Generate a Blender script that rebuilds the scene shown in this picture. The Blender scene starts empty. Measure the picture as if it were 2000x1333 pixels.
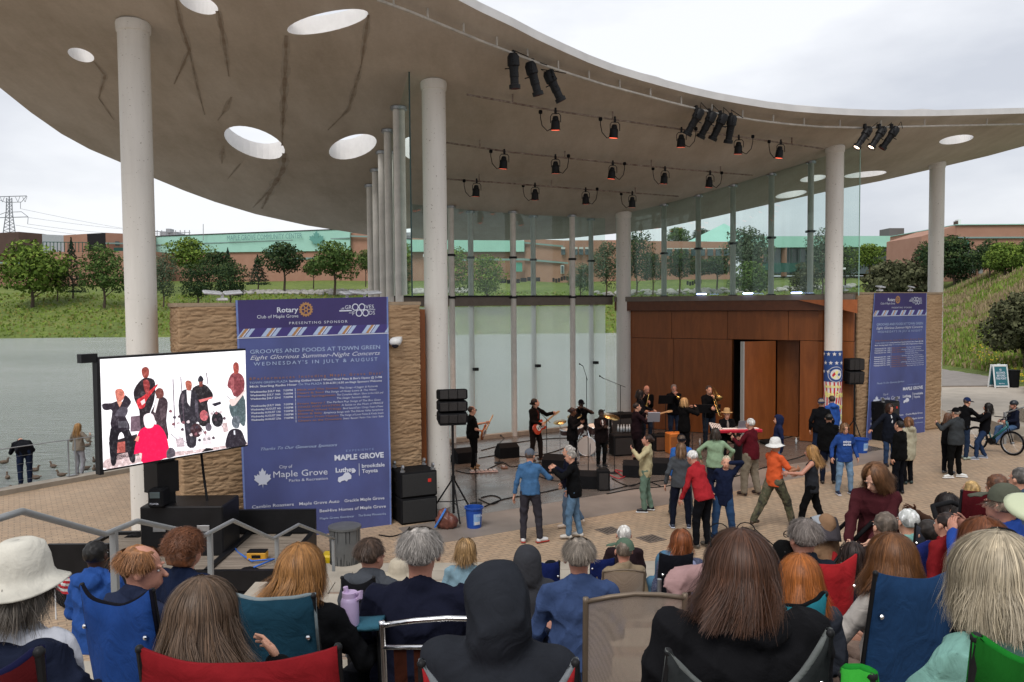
import bpy, math, random
import numpy as np
from mathutils import Vector, Matrix, Euler
from mathutils.geometry import delaunay_2d_cdt
random.seed(7); RNG = np.random.default_rng(7)
R = math.radians; PI = math.pi
SC = bpy.context.scene; COL = SC.collection
# ---------------------------------------------------------------- camera
F_PX = 1600.0; CAM = np.array([0, 0, 4.5]); PITCH = math.atan(72.5/1600); ROLL = -0.0081
_F = np.array([0, math.cos(PITCH), -math.sin(PITCH)]); _r0 = np.array([1., 0, 0]); _u0 = np.array([0, math.sin(PITCH), math.cos(PITCH)])
_R = math.cos(ROLL)*_r0 + math.sin(ROLL)*_u0; _U = -math.sin(ROLL)*_r0 + math.cos(ROLL)*_u0
cam = bpy.data.cameras.new('camera'); cam.sensor_width = 36; cam.lens = F_PX/2000*36; cam.clip_end = 5000; cam.clip_start = .05
co = bpy.data.objects.new('camera', cam); COL.objects.link(co)
co.matrix_world = Matrix(((_R[0], _U[0], -_F[0], 0), (_R[1], _U[1], -_F[1], 0), (_R[2], _U[2], -_F[2], 4.5), (0, 0, 0, 1)))
SC.camera = co
def ray(px, py): return _F + (px-1000)/F_PX*_R + (666.5-py)/F_PX*_U
def G(px, py, z=0.):            # surveyed ground point
    d = ray(px, py); t = (z-4.5)/d[2]; return CAM + d*t
def AT(px, py, Y):              # surveyed point at a known distance
    d = ray(px, py); return CAM + d*(Y/d[1])
# ---------------------------------------------------------------- world, sun, exposure
W = bpy.data.worlds.new("World"); SC.world = W; W.use_nodes = True
nt = W.node_tree; nt.nodes.clear()
out = nt.nodes.new('ShaderNodeOutputWorld'); bg = nt.nodes.new('ShaderNodeBackground')
sky = nt.nodes.new('ShaderNodeTexSky'); sky.sky_type = 'NISHITA'; sky.sun_disc = False
sky.sun_elevation = R(52); sky.sun_rotation = R(200); sky.air_density = 1.0; sky.dust_density = 3.0
tc = nt.nodes.new('ShaderNodeTexCoord'); mp = nt.nodes.new('ShaderNodeMapping'); mp.inputs['Scale'].default_value = (1.0, 1.0, 2.8)
mp.inputs['Location'].default_value = (.3, .1, .4)
no = nt.nodes.new('ShaderNodeTexNoise'); no.inputs['Scale'].default_value = 2.1; no.inputs['Detail'].default_value = 7; no.inputs['Roughness'].default_value = .5
cr = nt.nodes.new('ShaderNodeValToRGB'); e = cr.color_ramp.elements
e[0].position = .36; e[0].color = (5.2, 5.4, 5.9, 1); e[1].position = .6; e[1].color = (8.0, 8.1, 8.35, 1)
mx = nt.nodes.new('ShaderNodeMix'); mx.data_type = 'RGBA'; mx.inputs[0].default_value = .88
L = nt.links.new
L(tc.outputs['Generated'], mp.inputs[0]); L(mp.outputs[0], no.inputs['Vector']); L(no.outputs[0], cr.inputs[0])
L(sky.outputs[0], mx.inputs[6]); L(cr.outputs[0], mx.inputs[7]); L(mx.outputs[2], bg.inputs[0]); L(bg.outputs[0], out.inputs[0])
bg.inputs[1].default_value = .1
sun = bpy.data.lights.new('sun', 'SUN'); sun.energy = 1.4; sun.angle = R(25); sun.color = (1, .97, .93)
so = bpy.data.objects.new('sun', sun); COL.objects.link(so); so.rotation_euler = (R(38), 0, R(-20))
SC.view_settings.view_transform = 'Standard'; SC.view_settings.look = 'None'; SC.view_settings.exposure = 0.42; SC.view_settings.gamma = 1
SC.cycles.max_bounces = 7; SC.cycles.transparent_max_bounces = 14; SC.cycles.caustics_reflective = False; SC.cycles.caustics_refractive = False
SC.cycles.use_denoising = True
# ---------------------------------------------------------------- materials
def lin(c):
    if isinstance(c, str):
        c = tuple(int(c[i:i+2], 16)/255 for i in (0, 2, 4)); return tuple(((x+.055)/1.055)**2.4 if x > .04 else x/12.92 for x in c)
    return c
_MC = {}
def mat(name, col, rough=.75, metal=0, var=.12, vs=6., bump=0., bs=40., emit=0, col2=None, stretch=(1, 1, 1), spec=.4, bdist=.02, coat=0, sheen=0):
    key = (name, col, rough, metal, var, vs, bump, bs, emit, col2)
    if key in _MC: return _MC[key]
    m = bpy.data.materials.new(name); m.use_nodes = True; n = m.node_tree; p = n.nodes['Principled BSDF']; c = lin(col)
    p.inputs['Base Color'].default_value = (*c, 1); p.inputs['Roughness'].default_value = rough; p.inputs['Metallic'].default_value = metal
    p.inputs['Specular IOR Level'].default_value = spec
    if coat: p.inputs['Coat Weight'].default_value = coat
    if sheen: p.inputs['Sheen Weight'].default_value = sheen; p.inputs['Sheen Roughness'].default_value = .6
    if emit: p.inputs['Emission Color'].default_value = (*c, 1); p.inputs['Emission Strength'].default_value = emit
    if var or bump or col2:
        t = n.nodes.new('ShaderNodeTexCoord'); q = n.nodes.new('ShaderNodeMapping'); q.inputs['Scale'].default_value = stretch
        n.links.new(t.outputs['Object'], q.inputs[0])
    if (var or col2) and not emit:
        z = n.nodes.new('ShaderNodeTexNoise'); z.inputs['Scale'].default_value = vs; z.inputs['Detail'].default_value = 5; z.inputs['Roughness'].default_value = .6
        r = n.nodes.new('ShaderNodeValToRGB'); e = r.color_ramp.elements; e[0].position = .32; e[1].position = .68
        if col2: c2 = lin(col2); e[0].color = (*c, 1); e[1].color = (*c2, 1)
        else:
            e[0].color = (*[x*(1-var) for x in c], 1); e[1].color = (*[min(1, x*(1+var)) for x in c], 1)
        n.links.new(q.outputs[0], z.inputs['Vector']); n.links.new(z.outputs[0], r.inputs[0]); n.links.new(r.outputs[0], p.inputs['Base Color'])
    if bump:
        z = n.nodes.new('ShaderNodeTexNoise'); z.inputs['Scale'].default_value = bs; z.inputs['Detail'].default_value = 4
        b = n.nodes.new('ShaderNodeBump'); b.inputs['Strength'].default_value = bump; b.inputs['Distance'].default_value = bdist
        n.links.new(q.outputs[0], z.inputs['Vector']); n.links.new(z.outputs[0], b.inputs['Height']); n.links.new(b.outputs[0], p.inputs['Normal'])
    _MC[key] = m; return m
def fabric(col, name='fabric', rough=.9):
    new = (name, col) not in _MC; r_ = lin(col); lu = (r_[0]+r_[1]+r_[2])/3; cc = tuple(round(max(.004, .8*(x*.88+lu*.12)), 5) for x in r_); m = mat(name, cc, rough, var=.12, vs=9, bump=.5, bs=7, spec=.08, bdist=.03)
    if new:
        _MC[(name, col)] = 1
        for q in m.node_tree.nodes:
            if q.type == 'TEX_NOISE' and abs(q.inputs['Scale'].default_value-7) < .1: q.inputs['Distortion'].default_value = 1.6; q.inputs['Detail'].default_value = 6
    return m
# ---------------------------------------------------------------- objects
def tag(o, label=None, cat=None, group=None, kind=None):
    if label: o['label'] = label
    if cat: o['category'] = cat
    if group: o['group'] = group
    if kind: o['kind'] = kind
    return o
def thing(name, label, cat, loc=(0, 0, 0), rz=0, group=None):
    o = bpy.data.objects.new(name, None); COL.objects.link(o); o.location = loc; o.rotation_euler = (0, 0, rz); o.empty_display_size = .1
    return tag(o, label, cat, group)
def link_mesh(name, me, parent=None):
    o = bpy.data.objects.new(name, me); COL.objects.link(o)
    if parent: o.parent = parent
    return o
def frame(z):                       # orthonormal frame whose third axis is z
    z = np.array(z, float); z /= np.linalg.norm(z)+1e-12
    a = np.array([0, 0, 1.]) if abs(z[2]) < .95 else np.array([1., 0, 0])
    x = np.cross(a, z); x /= np.linalg.norm(x); return x, np.cross(z, x), z
def rotz(a): c, s = math.cos(a), math.sin(a); return np.array([[c, -s, 0], [s, c, 0], [0, 0, 1.]])
def eul(x, y, z): return np.array(Euler((x, y, z)).to_matrix())
class MB:
    def __init__(s): s.v = []; s.f = []; s.m = []; s.n = 0
    def add(s, v, f, m=0):
        v = np.asarray(v, float); s.v.append(v)
        s.f += [tuple(i+s.n for i in q) for q in f]; s.m += [m]*len(f); s.n += len(v); return s
    def box(s, c, d, rot=None, m=0, taper=1.):
        x, y, z = [k/2 for k in d]
        v = np.array([[sx*x*(taper if sz > 0 else 1), sy*y*(taper if sz > 0 else 1), sz*z] for sz in (-1, 1) for sy in (-1, 1) for sx in (-1, 1)])
        if rot is not None: v = v @ np.asarray(rot).T
        return s.add(v+np.array(c), [(0, 2, 3, 1), (4, 5, 7, 6), (0, 1, 5, 4), (2, 6, 7, 3), (0, 4, 6, 2), (1, 3, 7, 5)], m)
    def rbox(s, c, d, r=.02, rot=None, m=0):   # chamfered box
        x, y, z = [k/2 for k in d]; r = min(r, x*.9, y*.9, z*.9); v = []; ring = []
        def loop(zz, k):
            return [(x-k, -y+r+0, zz), (x-k, y-r, zz), (x-r, y-k, zz), (-x+r, y-k, zz), (-x+k, y-r, zz), (-x+k, -y+r, zz), (-x+r, -y+k, zz), (x-r, -y+k, zz)]
        L4 = [loop(-z, r), loop(-z+r, 0), loop(z-r, 0), loop(z, r)]
        v = np.array([p for l in L4 for p in l]); f = [tuple(range(7, -1, -1)), tuple(range(24, 32))]
        for k in range(3):
            for i in range(8): j = (i+1) % 8; f.append((k*8+i, k*8+j, k*8+8+j, k*8+8+i))
        if rot is not None: v = v @ np.asarray(rot).T
        return s.add(v+np.array(c), f, m)
    def cyl(s, a, b, r1, r2=None, n=14, m=0, cap=True):
        a = np.array(a, float); b = np.array(b, float); r2 = r1 if r2 is None else r2
        x, y, z = frame(b-a); t = np.arange(n)*2*PI/n; cs = np.cos(t)[:, None]*x+np.sin(t)[:, None]*y
        v = np.vstack([a+cs*r1, b+cs*r2]); f = [(i, (i+1) % n, n+(i+1) % n, n+i) for i in range(n)]
        if cap: f += [tuple(range(n-1, -1, -1)), tuple(range(n, 2*n))]
        return s.add(v, f, m)
    def tube(s, pts, r, n=8, m=0):
        pts = [np.array(p, float) for p in pts]; k = len(pts); rr = r if hasattr(r, '__len__') else [r]*k
        v = []; px = None
        for i, p in enumerate(pts):
            d = pts[min(i+1, k-1)]-pts[max(i-1, 0)]; x, y, z = frame(d)
            if px is not None:
                x = px-np.dot(px, z)*z; x /= np.linalg.norm(x)+1e-9; y = np.cross(z, x)
            px = x; t = np.arange(n)*2*PI/n; v.append(p+(np.cos(t)[:, None]*x+np.sin(t)[:, None]*y)*rr[i])
        f = [(i*n+j, i*n+(j+1) % n, (i+1)*n+(j+1) % n, (i+1)*n+j) for i in range(k-1) for j in range(n)]
        f += [tuple(range(n-1, -1, -1)), tuple(range((k-1)*n, k*n))]
        return s.add(np.vstack(v), f, m)
    def ell(s, c, r, rot=None, n=12, k=8, m=0):
        v = [(0, 0, -1)]; f = []
        for i in range(1, k):
            a = -PI/2+PI*i/k
            v += [(math.cos(a)*math.cos(2*PI*j/n), math.cos(a)*math.sin(2*PI*j/n), math.sin(a)) for j in range(n)]
        v.append((0, 0, 1)); v = np.array(v)*np.array(r if hasattr(r, '__len__') else (r, r, r))
        if rot is not None: v = v @ np.asarray(rot).T
        for j in range(n): f.append((0, 1+(j+1) % n, 1+j)); f.append((len(v)-1, 1+(k-2)*n+j, 1+(k-2)*n+(j+1) % n))
        for i in range(k-2):
            for j in range(n): f.append((1+i*n+j, 1+i*n+(j+1) % n, 1+(i+1)*n+(j+1) % n, 1+(i+1)*n+j))
        return s.add(v+np.array(c), f, m)
    def lathe(s, prof, c=(0, 0, 0), n=24, m=0, rot=None):
        k = len(prof); v = np.array([[r*math.cos(2*PI*j/n), r*math.sin(2*PI*j/n), z] for r, z in prof for j in range(n)])
        if rot is not None: v = v @ np.asarray(rot).T
        f = [(i*n+j, i*n+(j+1) % n, (i+1)*n+(j+1) % n, (i+1)*n+j) for i in range(k-1) for j in range(n)]
        return s.add(v+np.array(c), f, m)
    def prism(s, poly, o, x, y, t, m=0):        # outline in the plane (o,x,y) pulled out by vector t
        o, x, y, t = [np.array(k, float) for k in (o, x, y, t)]; n = len(poly)
        a = np.array([o+x*p[0]+y*p[1] for p in poly]); v = np.vstack([a, a+t])
        f = [tuple(range(n-1, -1, -1)), tuple(range(n, 2*n))]+[(i, (i+1) % n, n+(i+1) % n, n+i) for i in range(n)]
        return s.add(v, f, m)
    def grid(s, P, m=0, flip=False, closed=False):        # P[i][j] -> points
        P = np.asarray(P, float); a, b = P.shape[:2]; f = []
        for i in range(a-1):
            for j in range(b if closed else b-1):
                q = (i*b+j, i*b+(j+1) % b, (i+1)*b+(j+1) % b, (i+1)*b+j); f.append(q[::-1] if flip else q)
        return s.add(P.reshape(-1, 3), f, m)
    def build(s, name, mats, parent=None, smooth=False, world=False):
        V = np.vstack(s.v) if s.v else np.zeros((0, 3))
        if world and parent is not None:
            V = (V-np.array(parent.location)) @ rotz(parent.rotation_euler[2])
        me = bpy.data.meshes.new(name); me.from_pydata(V.tolist(), [], s.f)
        for k in (mats if isinstance(mats, (list, tuple)) else [mats]): me.materials.append(k)
        if any(s.m): me.polygons.foreach_set('material_index', s.m)
        if smooth:
            me.polygons.foreach_set('use_smooth', [True]*len(me.polygons))
            if smooth is not True: me.set_sharp_from_angle(angle=R(smooth))
        me.update(); return link_mesh(name, me, parent)
def tree_copy(o, loc=None, rz=None, label=None, parent=None):
    c = o.copy(); COL.objects.link(c)
    if parent: c.parent = parent
    if loc is not None: c.location = loc
    if rz is not None: c.rotation_euler = (0, 0, rz)
    if label: c['label'] = label
    for k in list(o.children): tree_copy(k, parent=c)
    return c
def text_mesh(s, size=1., bold=0., spacing=1., align='LEFT', shear=0.):   # flat lettering as vertices and faces
    cu = bpy.data.curves.new('t', 'FONT'); cu.body = s; cu.size = size; cu.space_character = spacing; cu.align_x = align; cu.offset = bold*size; cu.shear = shear; cu.resolution_u = 2
    o = bpy.data.objects.new('t', cu); COL.objects.link(o); me = o.to_mesh()
    v = np.array([tuple(p.co) for p in me.vertices]) if len(me.vertices) else np.zeros((0, 3)); f = [tuple(p.vertices) for p in me.polygons]
    o.to_mesh_clear(); bpy.data.objects.remove(o); bpy.data.curves.remove(cu); return v, f
def lettering(name, s, o, x, y, size, m, parent, width=None, world=True, **k):
    v, f = text_mesh(s, size, **k)
    if not len(v): return
    if width: v[:, 0] *= width/(v[:, 0].max()-min(0, v[:, 0].min()))
    o, x, y = [np.array(q, float) for q in (o, x, y)]
    return MB().add(o+v[:, :1]*x+v[:, 1:2]*y, f).build(name, m, parent, world=world)
# common materials
M_conc = mat('pale_painted_concrete', (.56, .54, .50), .7, var=.1, vs=3, bump=.15, bs=60)
M_black = mat('black_metal', (.010, .010, .011), .5, var=.2, spec=.2)
M_blackm = mat('matte_black', (.008, .008, .009), .8, var=.2, bump=.2, bs=90, spec=.12)
M_grille = mat('speaker_grille', (.02, .017, .016), .6, var=.35, vs=60, bump=.5, bs=300)
M_chrome = mat('chrome', (.75, .75, .76), .18, 1, var=0)
M_steel = mat('galvanised_steel', (.36, .37, .38), .42, .8, var=.1)
M_white = mat('white_paint', (.72, .72, .71), .5, var=.04)
# ================================================================ setting: ground, water, terrain
A0 = np.array([-1.75, 18.1]); DU = np.array([.854, .52]); DU /= np.linalg.norm(DU); DV = np.array([-DU[1], DU[0]])
def UV(u, v, z=0.): p = A0+DU*u+DV*v; return np.array([p[0], p[1], z])
def toUV(P): q = np.array(P[:2])-A0; return float(q@DU), float(q@DV)
def node_mat(name, rough=.8):
    m = bpy.data.materials.new(name); m.use_nodes = True; p = m.node_tree.nodes['Principled BSDF']; p.inputs['Roughness'].default_value = rough
    return m, m.node_tree, p
def ramp(nt, src, stops):
    r = nt.nodes.new('ShaderNodeValToRGB'); e = r.color_ramp.elements
    while len(e) < len(stops): e.new(.5)
    for k, (p, c) in enumerate(stops): e[k].position = p; e[k].color = (*lin(c), 1)
    nt.links.new(src, r.inputs[0]); return r.outputs[0]
def noise(nt, vec, scale, detail=5, rough=.55, dist=0):
    z = nt.nodes.new('ShaderNodeTexNoise'); z.inputs['Scale'].default_value = scale; z.inputs['Detail'].default_value = detail
    z.inputs['Roughness'].default_value = rough; z.inputs['Distortion'].default_value = dist; nt.links.new(vec, z.inputs['Vector']); return z.outputs[0]
def mixc(nt, f, a, b, mode='MIX'):
    x = nt.nodes.new('ShaderNodeMix'); x.data_type = 'RGBA'; x.blend_type = mode
    for i, q in ((0, f), (6, a), (7, b)):
        if hasattr(q, 'links'): nt.links.new(q, x.inputs[i])
        elif i == 0: x.inputs[0].default_value = q
        else: x.inputs[i].default_value = (*lin(q), 1)
    return x.outputs[2]
def coords(nt, scale=(1, 1, 1), rot=(0, 0, 0), kind='Object'):
    t = nt.nodes.new('ShaderNodeTexCoord'); q = nt.nodes.new('ShaderNodeMapping'); q.inputs['Scale'].default_value = scale; q.inputs['Rotation'].default_value = rot
    nt.links.new(t.outputs[kind], q.inputs[0]); return q.outputs[0]
def bumpn(nt, p, h, strength=.5, dist=.02):
    b = nt.nodes.new('ShaderNodeBump'); b.inputs['Strength'].default_value = strength; b.inputs['Distance'].default_value = dist
    nt.links.new(h, b.inputs['Height']); nt.links.new(b.outputs[0], p.inputs['Normal'])
def brickmat(name, c1, c2, mortar, bw, bh, rot=(0, 0, 0), ms=.02, rough=.8, stain=True, kind='Object'):
    m, n, p = node_mat(name, rough); v = coords(n, rot=rot, kind=kind)
    b = n.nodes.new('ShaderNodeTexBrick'); b.inputs['Scale'].default_value = 1; b.inputs['Brick Width'].default_value = bw; b.inputs['Row Height'].default_value = bh
    b.inputs['Mortar Size'].default_value = ms; b.inputs['Color1'].default_value = (*lin(c1), 1); b.inputs['Color2'].default_value = (*lin(c2), 1); b.inputs['Mortar'].default_value = (*lin(mortar), 1)
    b.inputs['Mortar Smooth'].default_value = .3; n.links.new(v, b.inputs['Vector']); c = b.outputs['Color']
    if stain:
        s = ramp(n, noise(n, v, .35, 6, .65), [(.3, (.72, .7, .68)), (.7, (1, 1, 1))]); c = mixc(n, 1., c, s, 'MULTIPLY')
        s = ramp(n, noise(n, v, 7, 3, .6), [(.35, (.82, .82, .82)), (.65, (1.0, 1, 1))]); c = mixc(n, 1., c, s, 'MULTIPLY')
    n.links.new(c, p.inputs['Base Color']); inv = n.nodes.new('ShaderNodeMath'); inv.operation = 'SUBTRACT'; inv.inputs[0].default_value = 1; n.links.new(b.outputs['Fac'], inv.inputs[1])
    bumpn(n, p, inv.outputs[0], .35, .006); return m
AU = math.atan2(DU[1], DU[0])
M_pav = brickmat('brick_pavers', (.53, .375, .245), (.44, .325, .22), (.27, .20, .14), .21, .105, rot=(0, 0, -AU+.0), ms=.009)
M_pavL = M_pav
M_slab = mat('concrete_slab', (.40, .35, .29), .85, var=.12, vs=1.2, bump=.2, bs=30)
M_curb = mat('kerb_concrete', (.33, .29, .24), .85, var=.15, vs=3, bump=.2, bs=30)
# stage floor: dark smooth sealed concrete
M_stage, n, p = node_mat('sealed_stage_concrete', .3); v = coords(n)
c = ramp(n, noise(n, v, .9, 6, .6), [(.3, (.075, .066, .06)), (.7, (.15, .13, .115))]); n.links.new(c, p.inputs['Base Color'])
n.links.new(ramp(n, noise(n, v, 1.6, 5), [(.3, (.2, .2, .2)), (.7, (.34, .34, .34))]), p.inputs['Roughness'])
# plaza slab with the lake edge on its far left
edge = [G(-700, 1080), G(0, 963), G(255, 917)]; e1, e2 = edge[1][:2], edge[2][:2]; ed = (e2-e1)/np.linalg.norm(e2-e1)
shore = [tuple(e1-ed*25), tuple(e1), tuple(e2), tuple(e2+ed*3.0)]
stage_back = [tuple(UV(-4.5, 5.2)[:2]), tuple(UV(-1.0, 8.2)[:2]), tuple(UV(11.6, 8.4)[:2]), tuple(UV(14.5, 6.2)[:2]), tuple(UV(22, 5.5)[:2]), (15.6+4.0, 42.5)]
plz = shore+stage_back+[(27.6, 42.5), (27.0, 36), (26.5, 20), (26.5, -12), (-22, -12)]
b = MB(); b.prism([(p[0], p[1]) for p in plz][::-1], (0, 0, -1.6), (1, 0, 0), (0, 1, 0), (0, 0, 1.6)); o = b.build('plaza', M_pav); tag(o, kind='structure')
st = [UV(-.6, -1.15), UV(14.6, -1.15), UV(14.9, .5), UV(14.2, .6), UV(13.4, 7.7), UV(1.0, 7.7), UV(-.3, .3)]
b = MB(); b.prism([(p[0], p[1]) for p in st], (0, 0, -.2), (1, 0, 0), (0, 1, 0), (0, 0, .204)); tag(b.build('stage_floor', M_stage), kind='structure')
# pale concrete apron in front of the stage
ap = [UV(-1.6, -2.6), UV(5, -2.7), UV(14.4, -2.1), UV(15.2, -1.0), UV(14.6, -1.153), UV(-.6, -1.153), UV(-1.4, -1.2)]
M_apron = mat('worn_grey_concrete', (.215, .18, .155), .6, var=.16, vs=1.0, bump=.15, bs=30)
b = MB(); b.prism([(p[0], p[1]) for p in ap], (0, 0, -.2), (1, 0, 0), (0, 1, 0), (0, 0, .203)); tag(b.build('stage_apron', M_apron), kind='structure')
b = MB(); b.prism([(15.4, 27.4), (17.8, 24.2), (26, 24.2), (27, 42.3), (20, 42.3), (17.2, 31.8)], (0, 0, -.2), (1, 0, 0), (0, 1, 0), (0, 0, .204)); tag(b.build('concrete_walk', M_slab), kind='structure')
b = MB(); sh = [np.array([*q, 0]) for q in shore]
for i in range(3):
    a, c2 = sh[i], sh[i+1]; d = (c2-a)/np.linalg.norm(c2-a); nn = np.array([d[1], -d[0], 0])*.38
    b.add([a+[0, 0, -1.4], c2+[0, 0, -1.4], c2+nn+[0, 0, -1.4], a+nn+[0, 0, -1.4], a+[0, 0, .12], c2+[0, 0, .12], c2+nn+[0, 0, .12], a+nn+[0, 0, .12]], [(0, 1, 2, 3), (4, 7, 6, 5), (0, 4, 5, 1), (3, 2, 6, 7), (0, 3, 7, 4), (1, 5, 6, 2)])
tag(b.build('kerb', M_curb), kind='structure')
# path on the right running back
b = MB(); b.prism([(22.0, 42.5), (26.3, 42.5), (31.5, 57), (31, 66), (27.5, 75), (25, 75), (28.3, 64), (28.6, 58)], (0, 0, -.1), (1, 0, 0), (0, 1, 0), (0, 0, .16))
tag(b.build('path', mat('asphalt_path', (.24, .215, .195), .9, var=.12, vs=2, bump=.3, bs=50)), kind='structure')
# terrain
def sstep(x, a, b): t = np.clip((x-a)/(b-a), 0, 1); return t*t*(3-2*t)
def nz(x, y, s=1.): return (np.sin(x*.9*s+1.3*np.sin(y*.7*s))+np.sin(y*1.1*s+1.7*np.sin(x*.53*s+2))+.5*np.sin(x*2.3*s+y*1.9*s))/2.5
def th(X, Y):
    q = X/np.maximum(Y, 1)
    ys = 148+4*nz(X, Y*0, .06); t = Y-ys
    far = np.where(t < 0, np.maximum(-1.0+t*.08, -3), -1+1.2*sstep(t, 0, 5)+np.clip(t-3, 0, 36)*.205+np.clip(t-39, 0, 48)*.085)+nz(X, Y, .12)*.25*sstep(t, 0, 20)
    Yp = 58+(q-.528)/.097*-13; sl = .11+np.clip((q-.528)/.097, 0, 1.6)*.07; k = sstep(q, .455, .515)
    hill = np.clip((Y-Yp)*sl, -.06, 7.2+ (q-.5)*4)+nz(X, Y, .35)*.18*sstep(Y-Yp, 2, 12)
    near = np.where(Y < 60, -.06, hill); hill = np.where(X > 27.6, np.maximum(hill, np.clip((X-27.6)*.2, 0, 5)), hill)
    return np.where(k > 0, np.maximum(far, -3+(hill+3)*k), far)
qs = np.concatenate([np.linspace(-2.2, -.75, 14), np.linspace(-.7, .7, 150), np.linspace(.75, 2.2, 14)]); ysv = np.concatenate([np.linspace(24, 60, 20), np.linspace(62, 260, 110), np.geomspace(265, 1800, 22)])
Q, Yg = np.meshgrid(qs, ysv); Xg = Q*Yg; Zg = th(Xg, Yg)
M_grass, n, p = node_mat('rough_grass', .95); v = coords(n)
c = ramp(n, noise(n, v, .05, 6, .65), [(.3, (.10, .145, .025)), (.5, (.165, .22, .04)), (.72, (.22, .25, .06))])
c2 = ramp(n, noise(n, v, .9, 8, .72), [(.3, (.45, .5, .42)), (.6, (1.0, 1, .95)), (.75, (1.35, 1.3, 1.1))]); c = mixc(n, 1., c, c2, 'MULTIPLY')
n.links.new(c, p.inputs['Base Color']); bumpn(n, p, noise(n, v, 1.4, 8, .75), .9, .5)
o = MB().grid(np.stack([Xg, Yg, Zg], -1)).build('terrain', M_grass, smooth=True); tag(o, kind='structure')
M_water, n, p = node_mat('lake_water', .16); v = coords(n, scale=(.55, 2.4, 1))
n.links.new(ramp(n, noise(n, coords(n, scale=(.02, .05, 1)), 1., 3), [(.3, (.33, .365, .355)), (.7, (.44, .475, .46))]), p.inputs['Base Color'])
p.inputs['Specular IOR Level'].default_value = .5; h = noise(n, v, 1.1, 8, .72, .5); bumpn(n, p, h, 1., .5)
b = MB(); b.add([(-3000, 10, -1), (3000, 10, -1), (3000, 1200, -1), (-3000, 1200, -1)], [(0, 1, 2, 3)]); b.add([(-3000, -60, -1), (-13, -60, -1), (-13, 10, -1), (-3000, 10, -1)], [(0, 1, 2, 3)])
tag(b.build('lake_water', M_water), kind='structure')
# terraces where the audience sits
M_terr = mat('terrace_concrete', (.37, .33, .27), .85, var=.15, vs=1.5, bump=.25, bs=30)
M_terrp = brickmat('terrace_pavers', (.36, .27, .2), (.3, .22, .17), (.15, .12, .1), .3, .15, ms=.012)
edges = [13.3-1.2*k for k in range(13)]
def floorz(Y): return sum(.26 for e in edges if Y < e)
b = MB(); b2 = MB()
for i, e in enumerate(edges):
    z = .26*(i+1); x0, x1 = -2.4, 26
    b.box(((x0+x1)/2, e-.2, z-.13-.002), (x1-x0, .4, .256)); b2.box(((x0+x1)/2+.0, (e-.4-12)/2+.0, z-.14), (x1-x0-.01, e-.4+12, .272))
tag(b.build('terrace_steps', M_terr), kind='structure'); tag(b2.build('terrace_floor', M_terrp), kind='structure')
# raised ends of the terrace walls at the left stair
b = MB()
for i, e in enumerate(edges[::1]):
    z = .26*(i+1); b.box((-2.95, e-.6, z/2), (1.08, 1.196, z))
tag(b.build('stair', M_terr), kind='structure')
# ================================================================ pavilion
def roofz_uv(u, v): return 9.05+.0042*(u-8)**2-.2*v+.0006*np.maximum(u-15, 0)**2
def roofz(X, Y):
    u = (X-A0[0])*DU[0]+(Y-A0[1])*DU[1]; v = (X-A0[0])*DV[0]+(Y-A0[1])*DV[1]; return roofz_uv(u, v)
def ROOF(px, py, dz=0.):         # survey ray against the soffit surface
    d = ray(px, py); lo, hi = 3., 80.
    f = lambda t: (CAM+d*t)[2]-(roofz((CAM+d*t)[0], (CAM+d*t)[1])+dz)
    # first crossing
    ts = np.linspace(lo, hi, 600); fs = [f(t) for t in ts]
    for i in range(599):
        if fs[i]*fs[i+1] <= 0:
            a, b = ts[i], ts[i+1]
            for _ in range(30):
                m = (a+b)/2
                if f(a)*f(m) <= 0: b = m
                else: a = m
            return CAM+d*a
    return CAM+d*30
back_px = [(0, 172), (60, 220), (120, 262), (175, 292), (234, 317), (297, 347), (360, 373), (420, 395), (500, 419), (600, 441), (715, 459), (860, 469), (1000, 470), (1100, 467), (1200, 457), (1290, 446), (1400, 423), (1500, 400), (1608, 376), (1720, 354), (1846, 325), (1930, 305), (2000, 286)]
front_px = [(1000, 52), (1050, 78), (1100, 101), (1150, 123), (1200, 142), (1250, 157), (1300, 171), (1350, 184), (1400, 195), (1450, 204), (1500, 212), (1550, 218), (1600, 222), (1650, 225), (1700, 227), (1760, 227.5), (1830, 227), (1900, 225), (2000, 222)]
bp = [ROOF(*p)[:2] for p in back_px]; fp = [ROOF(*p)[:2] for p in front_px]; pre = ROOF(890, -2)[:2]; pre2 = ROOF(940, 24)[:2]
d_end = fp[-1]-fp[-2]; d_end /= np.linalg.norm(d_end); bd = bp[-1]-bp[-2]; bd /= np.linalg.norm(bd)
def bez(a, b, c, d, n): return [((1-t)**3)*a+3*((1-t)**2)*t*b+3*(1-t)*t*t*c+t**3*d for t in np.linspace(0, 1, n+2)[1:-1]]
end_r = bez(fp[-1], fp[-1]+d_end*5, bp[-1]+bd*5.5, bp[-1], 10)
d0 = bp[0]-bp[1]; d0 /= np.linalg.norm(d0); dp = pre-pre2; dp /= np.linalg.norm(dp)
end_l = bez(bp[0], bp[0]+d0*5, pre+dp*9+np.array([-3, -1.]), pre, 16)
outline = [pre, pre2]+fp+end_r+bp[::-1]+end_l
outline = [np.array(p, float) for p in outline]
holes_px = [((158, 108), (27, 12), 18), ((388, 8), (40, 17), 20), ((640, 43), (81, 19), -12), ((497, 279), (62, 27), 19), ((689, 287), (48, 22), -16), ((1868, 273), (34, 8), -9), ((1690, 341), (42, 5.5), -6), ((1588, 349), (26, 6), -9), ((1545, 380), (31, 6), -10)]
holes = []
for (cx, cy), (a, bb), ang in holes_px:
    pts = []
    for k in range(28):
        t = 2*PI*k/28; x = a*math.cos(t); y = bb*math.sin(t); ca, sa = math.cos(R(ang)), math.sin(R(ang))
        pts.append(ROOF(cx+x*ca-y*sa, cy+x*sa+y*ca)[:2])
    holes.append(np.array(pts))
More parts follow.
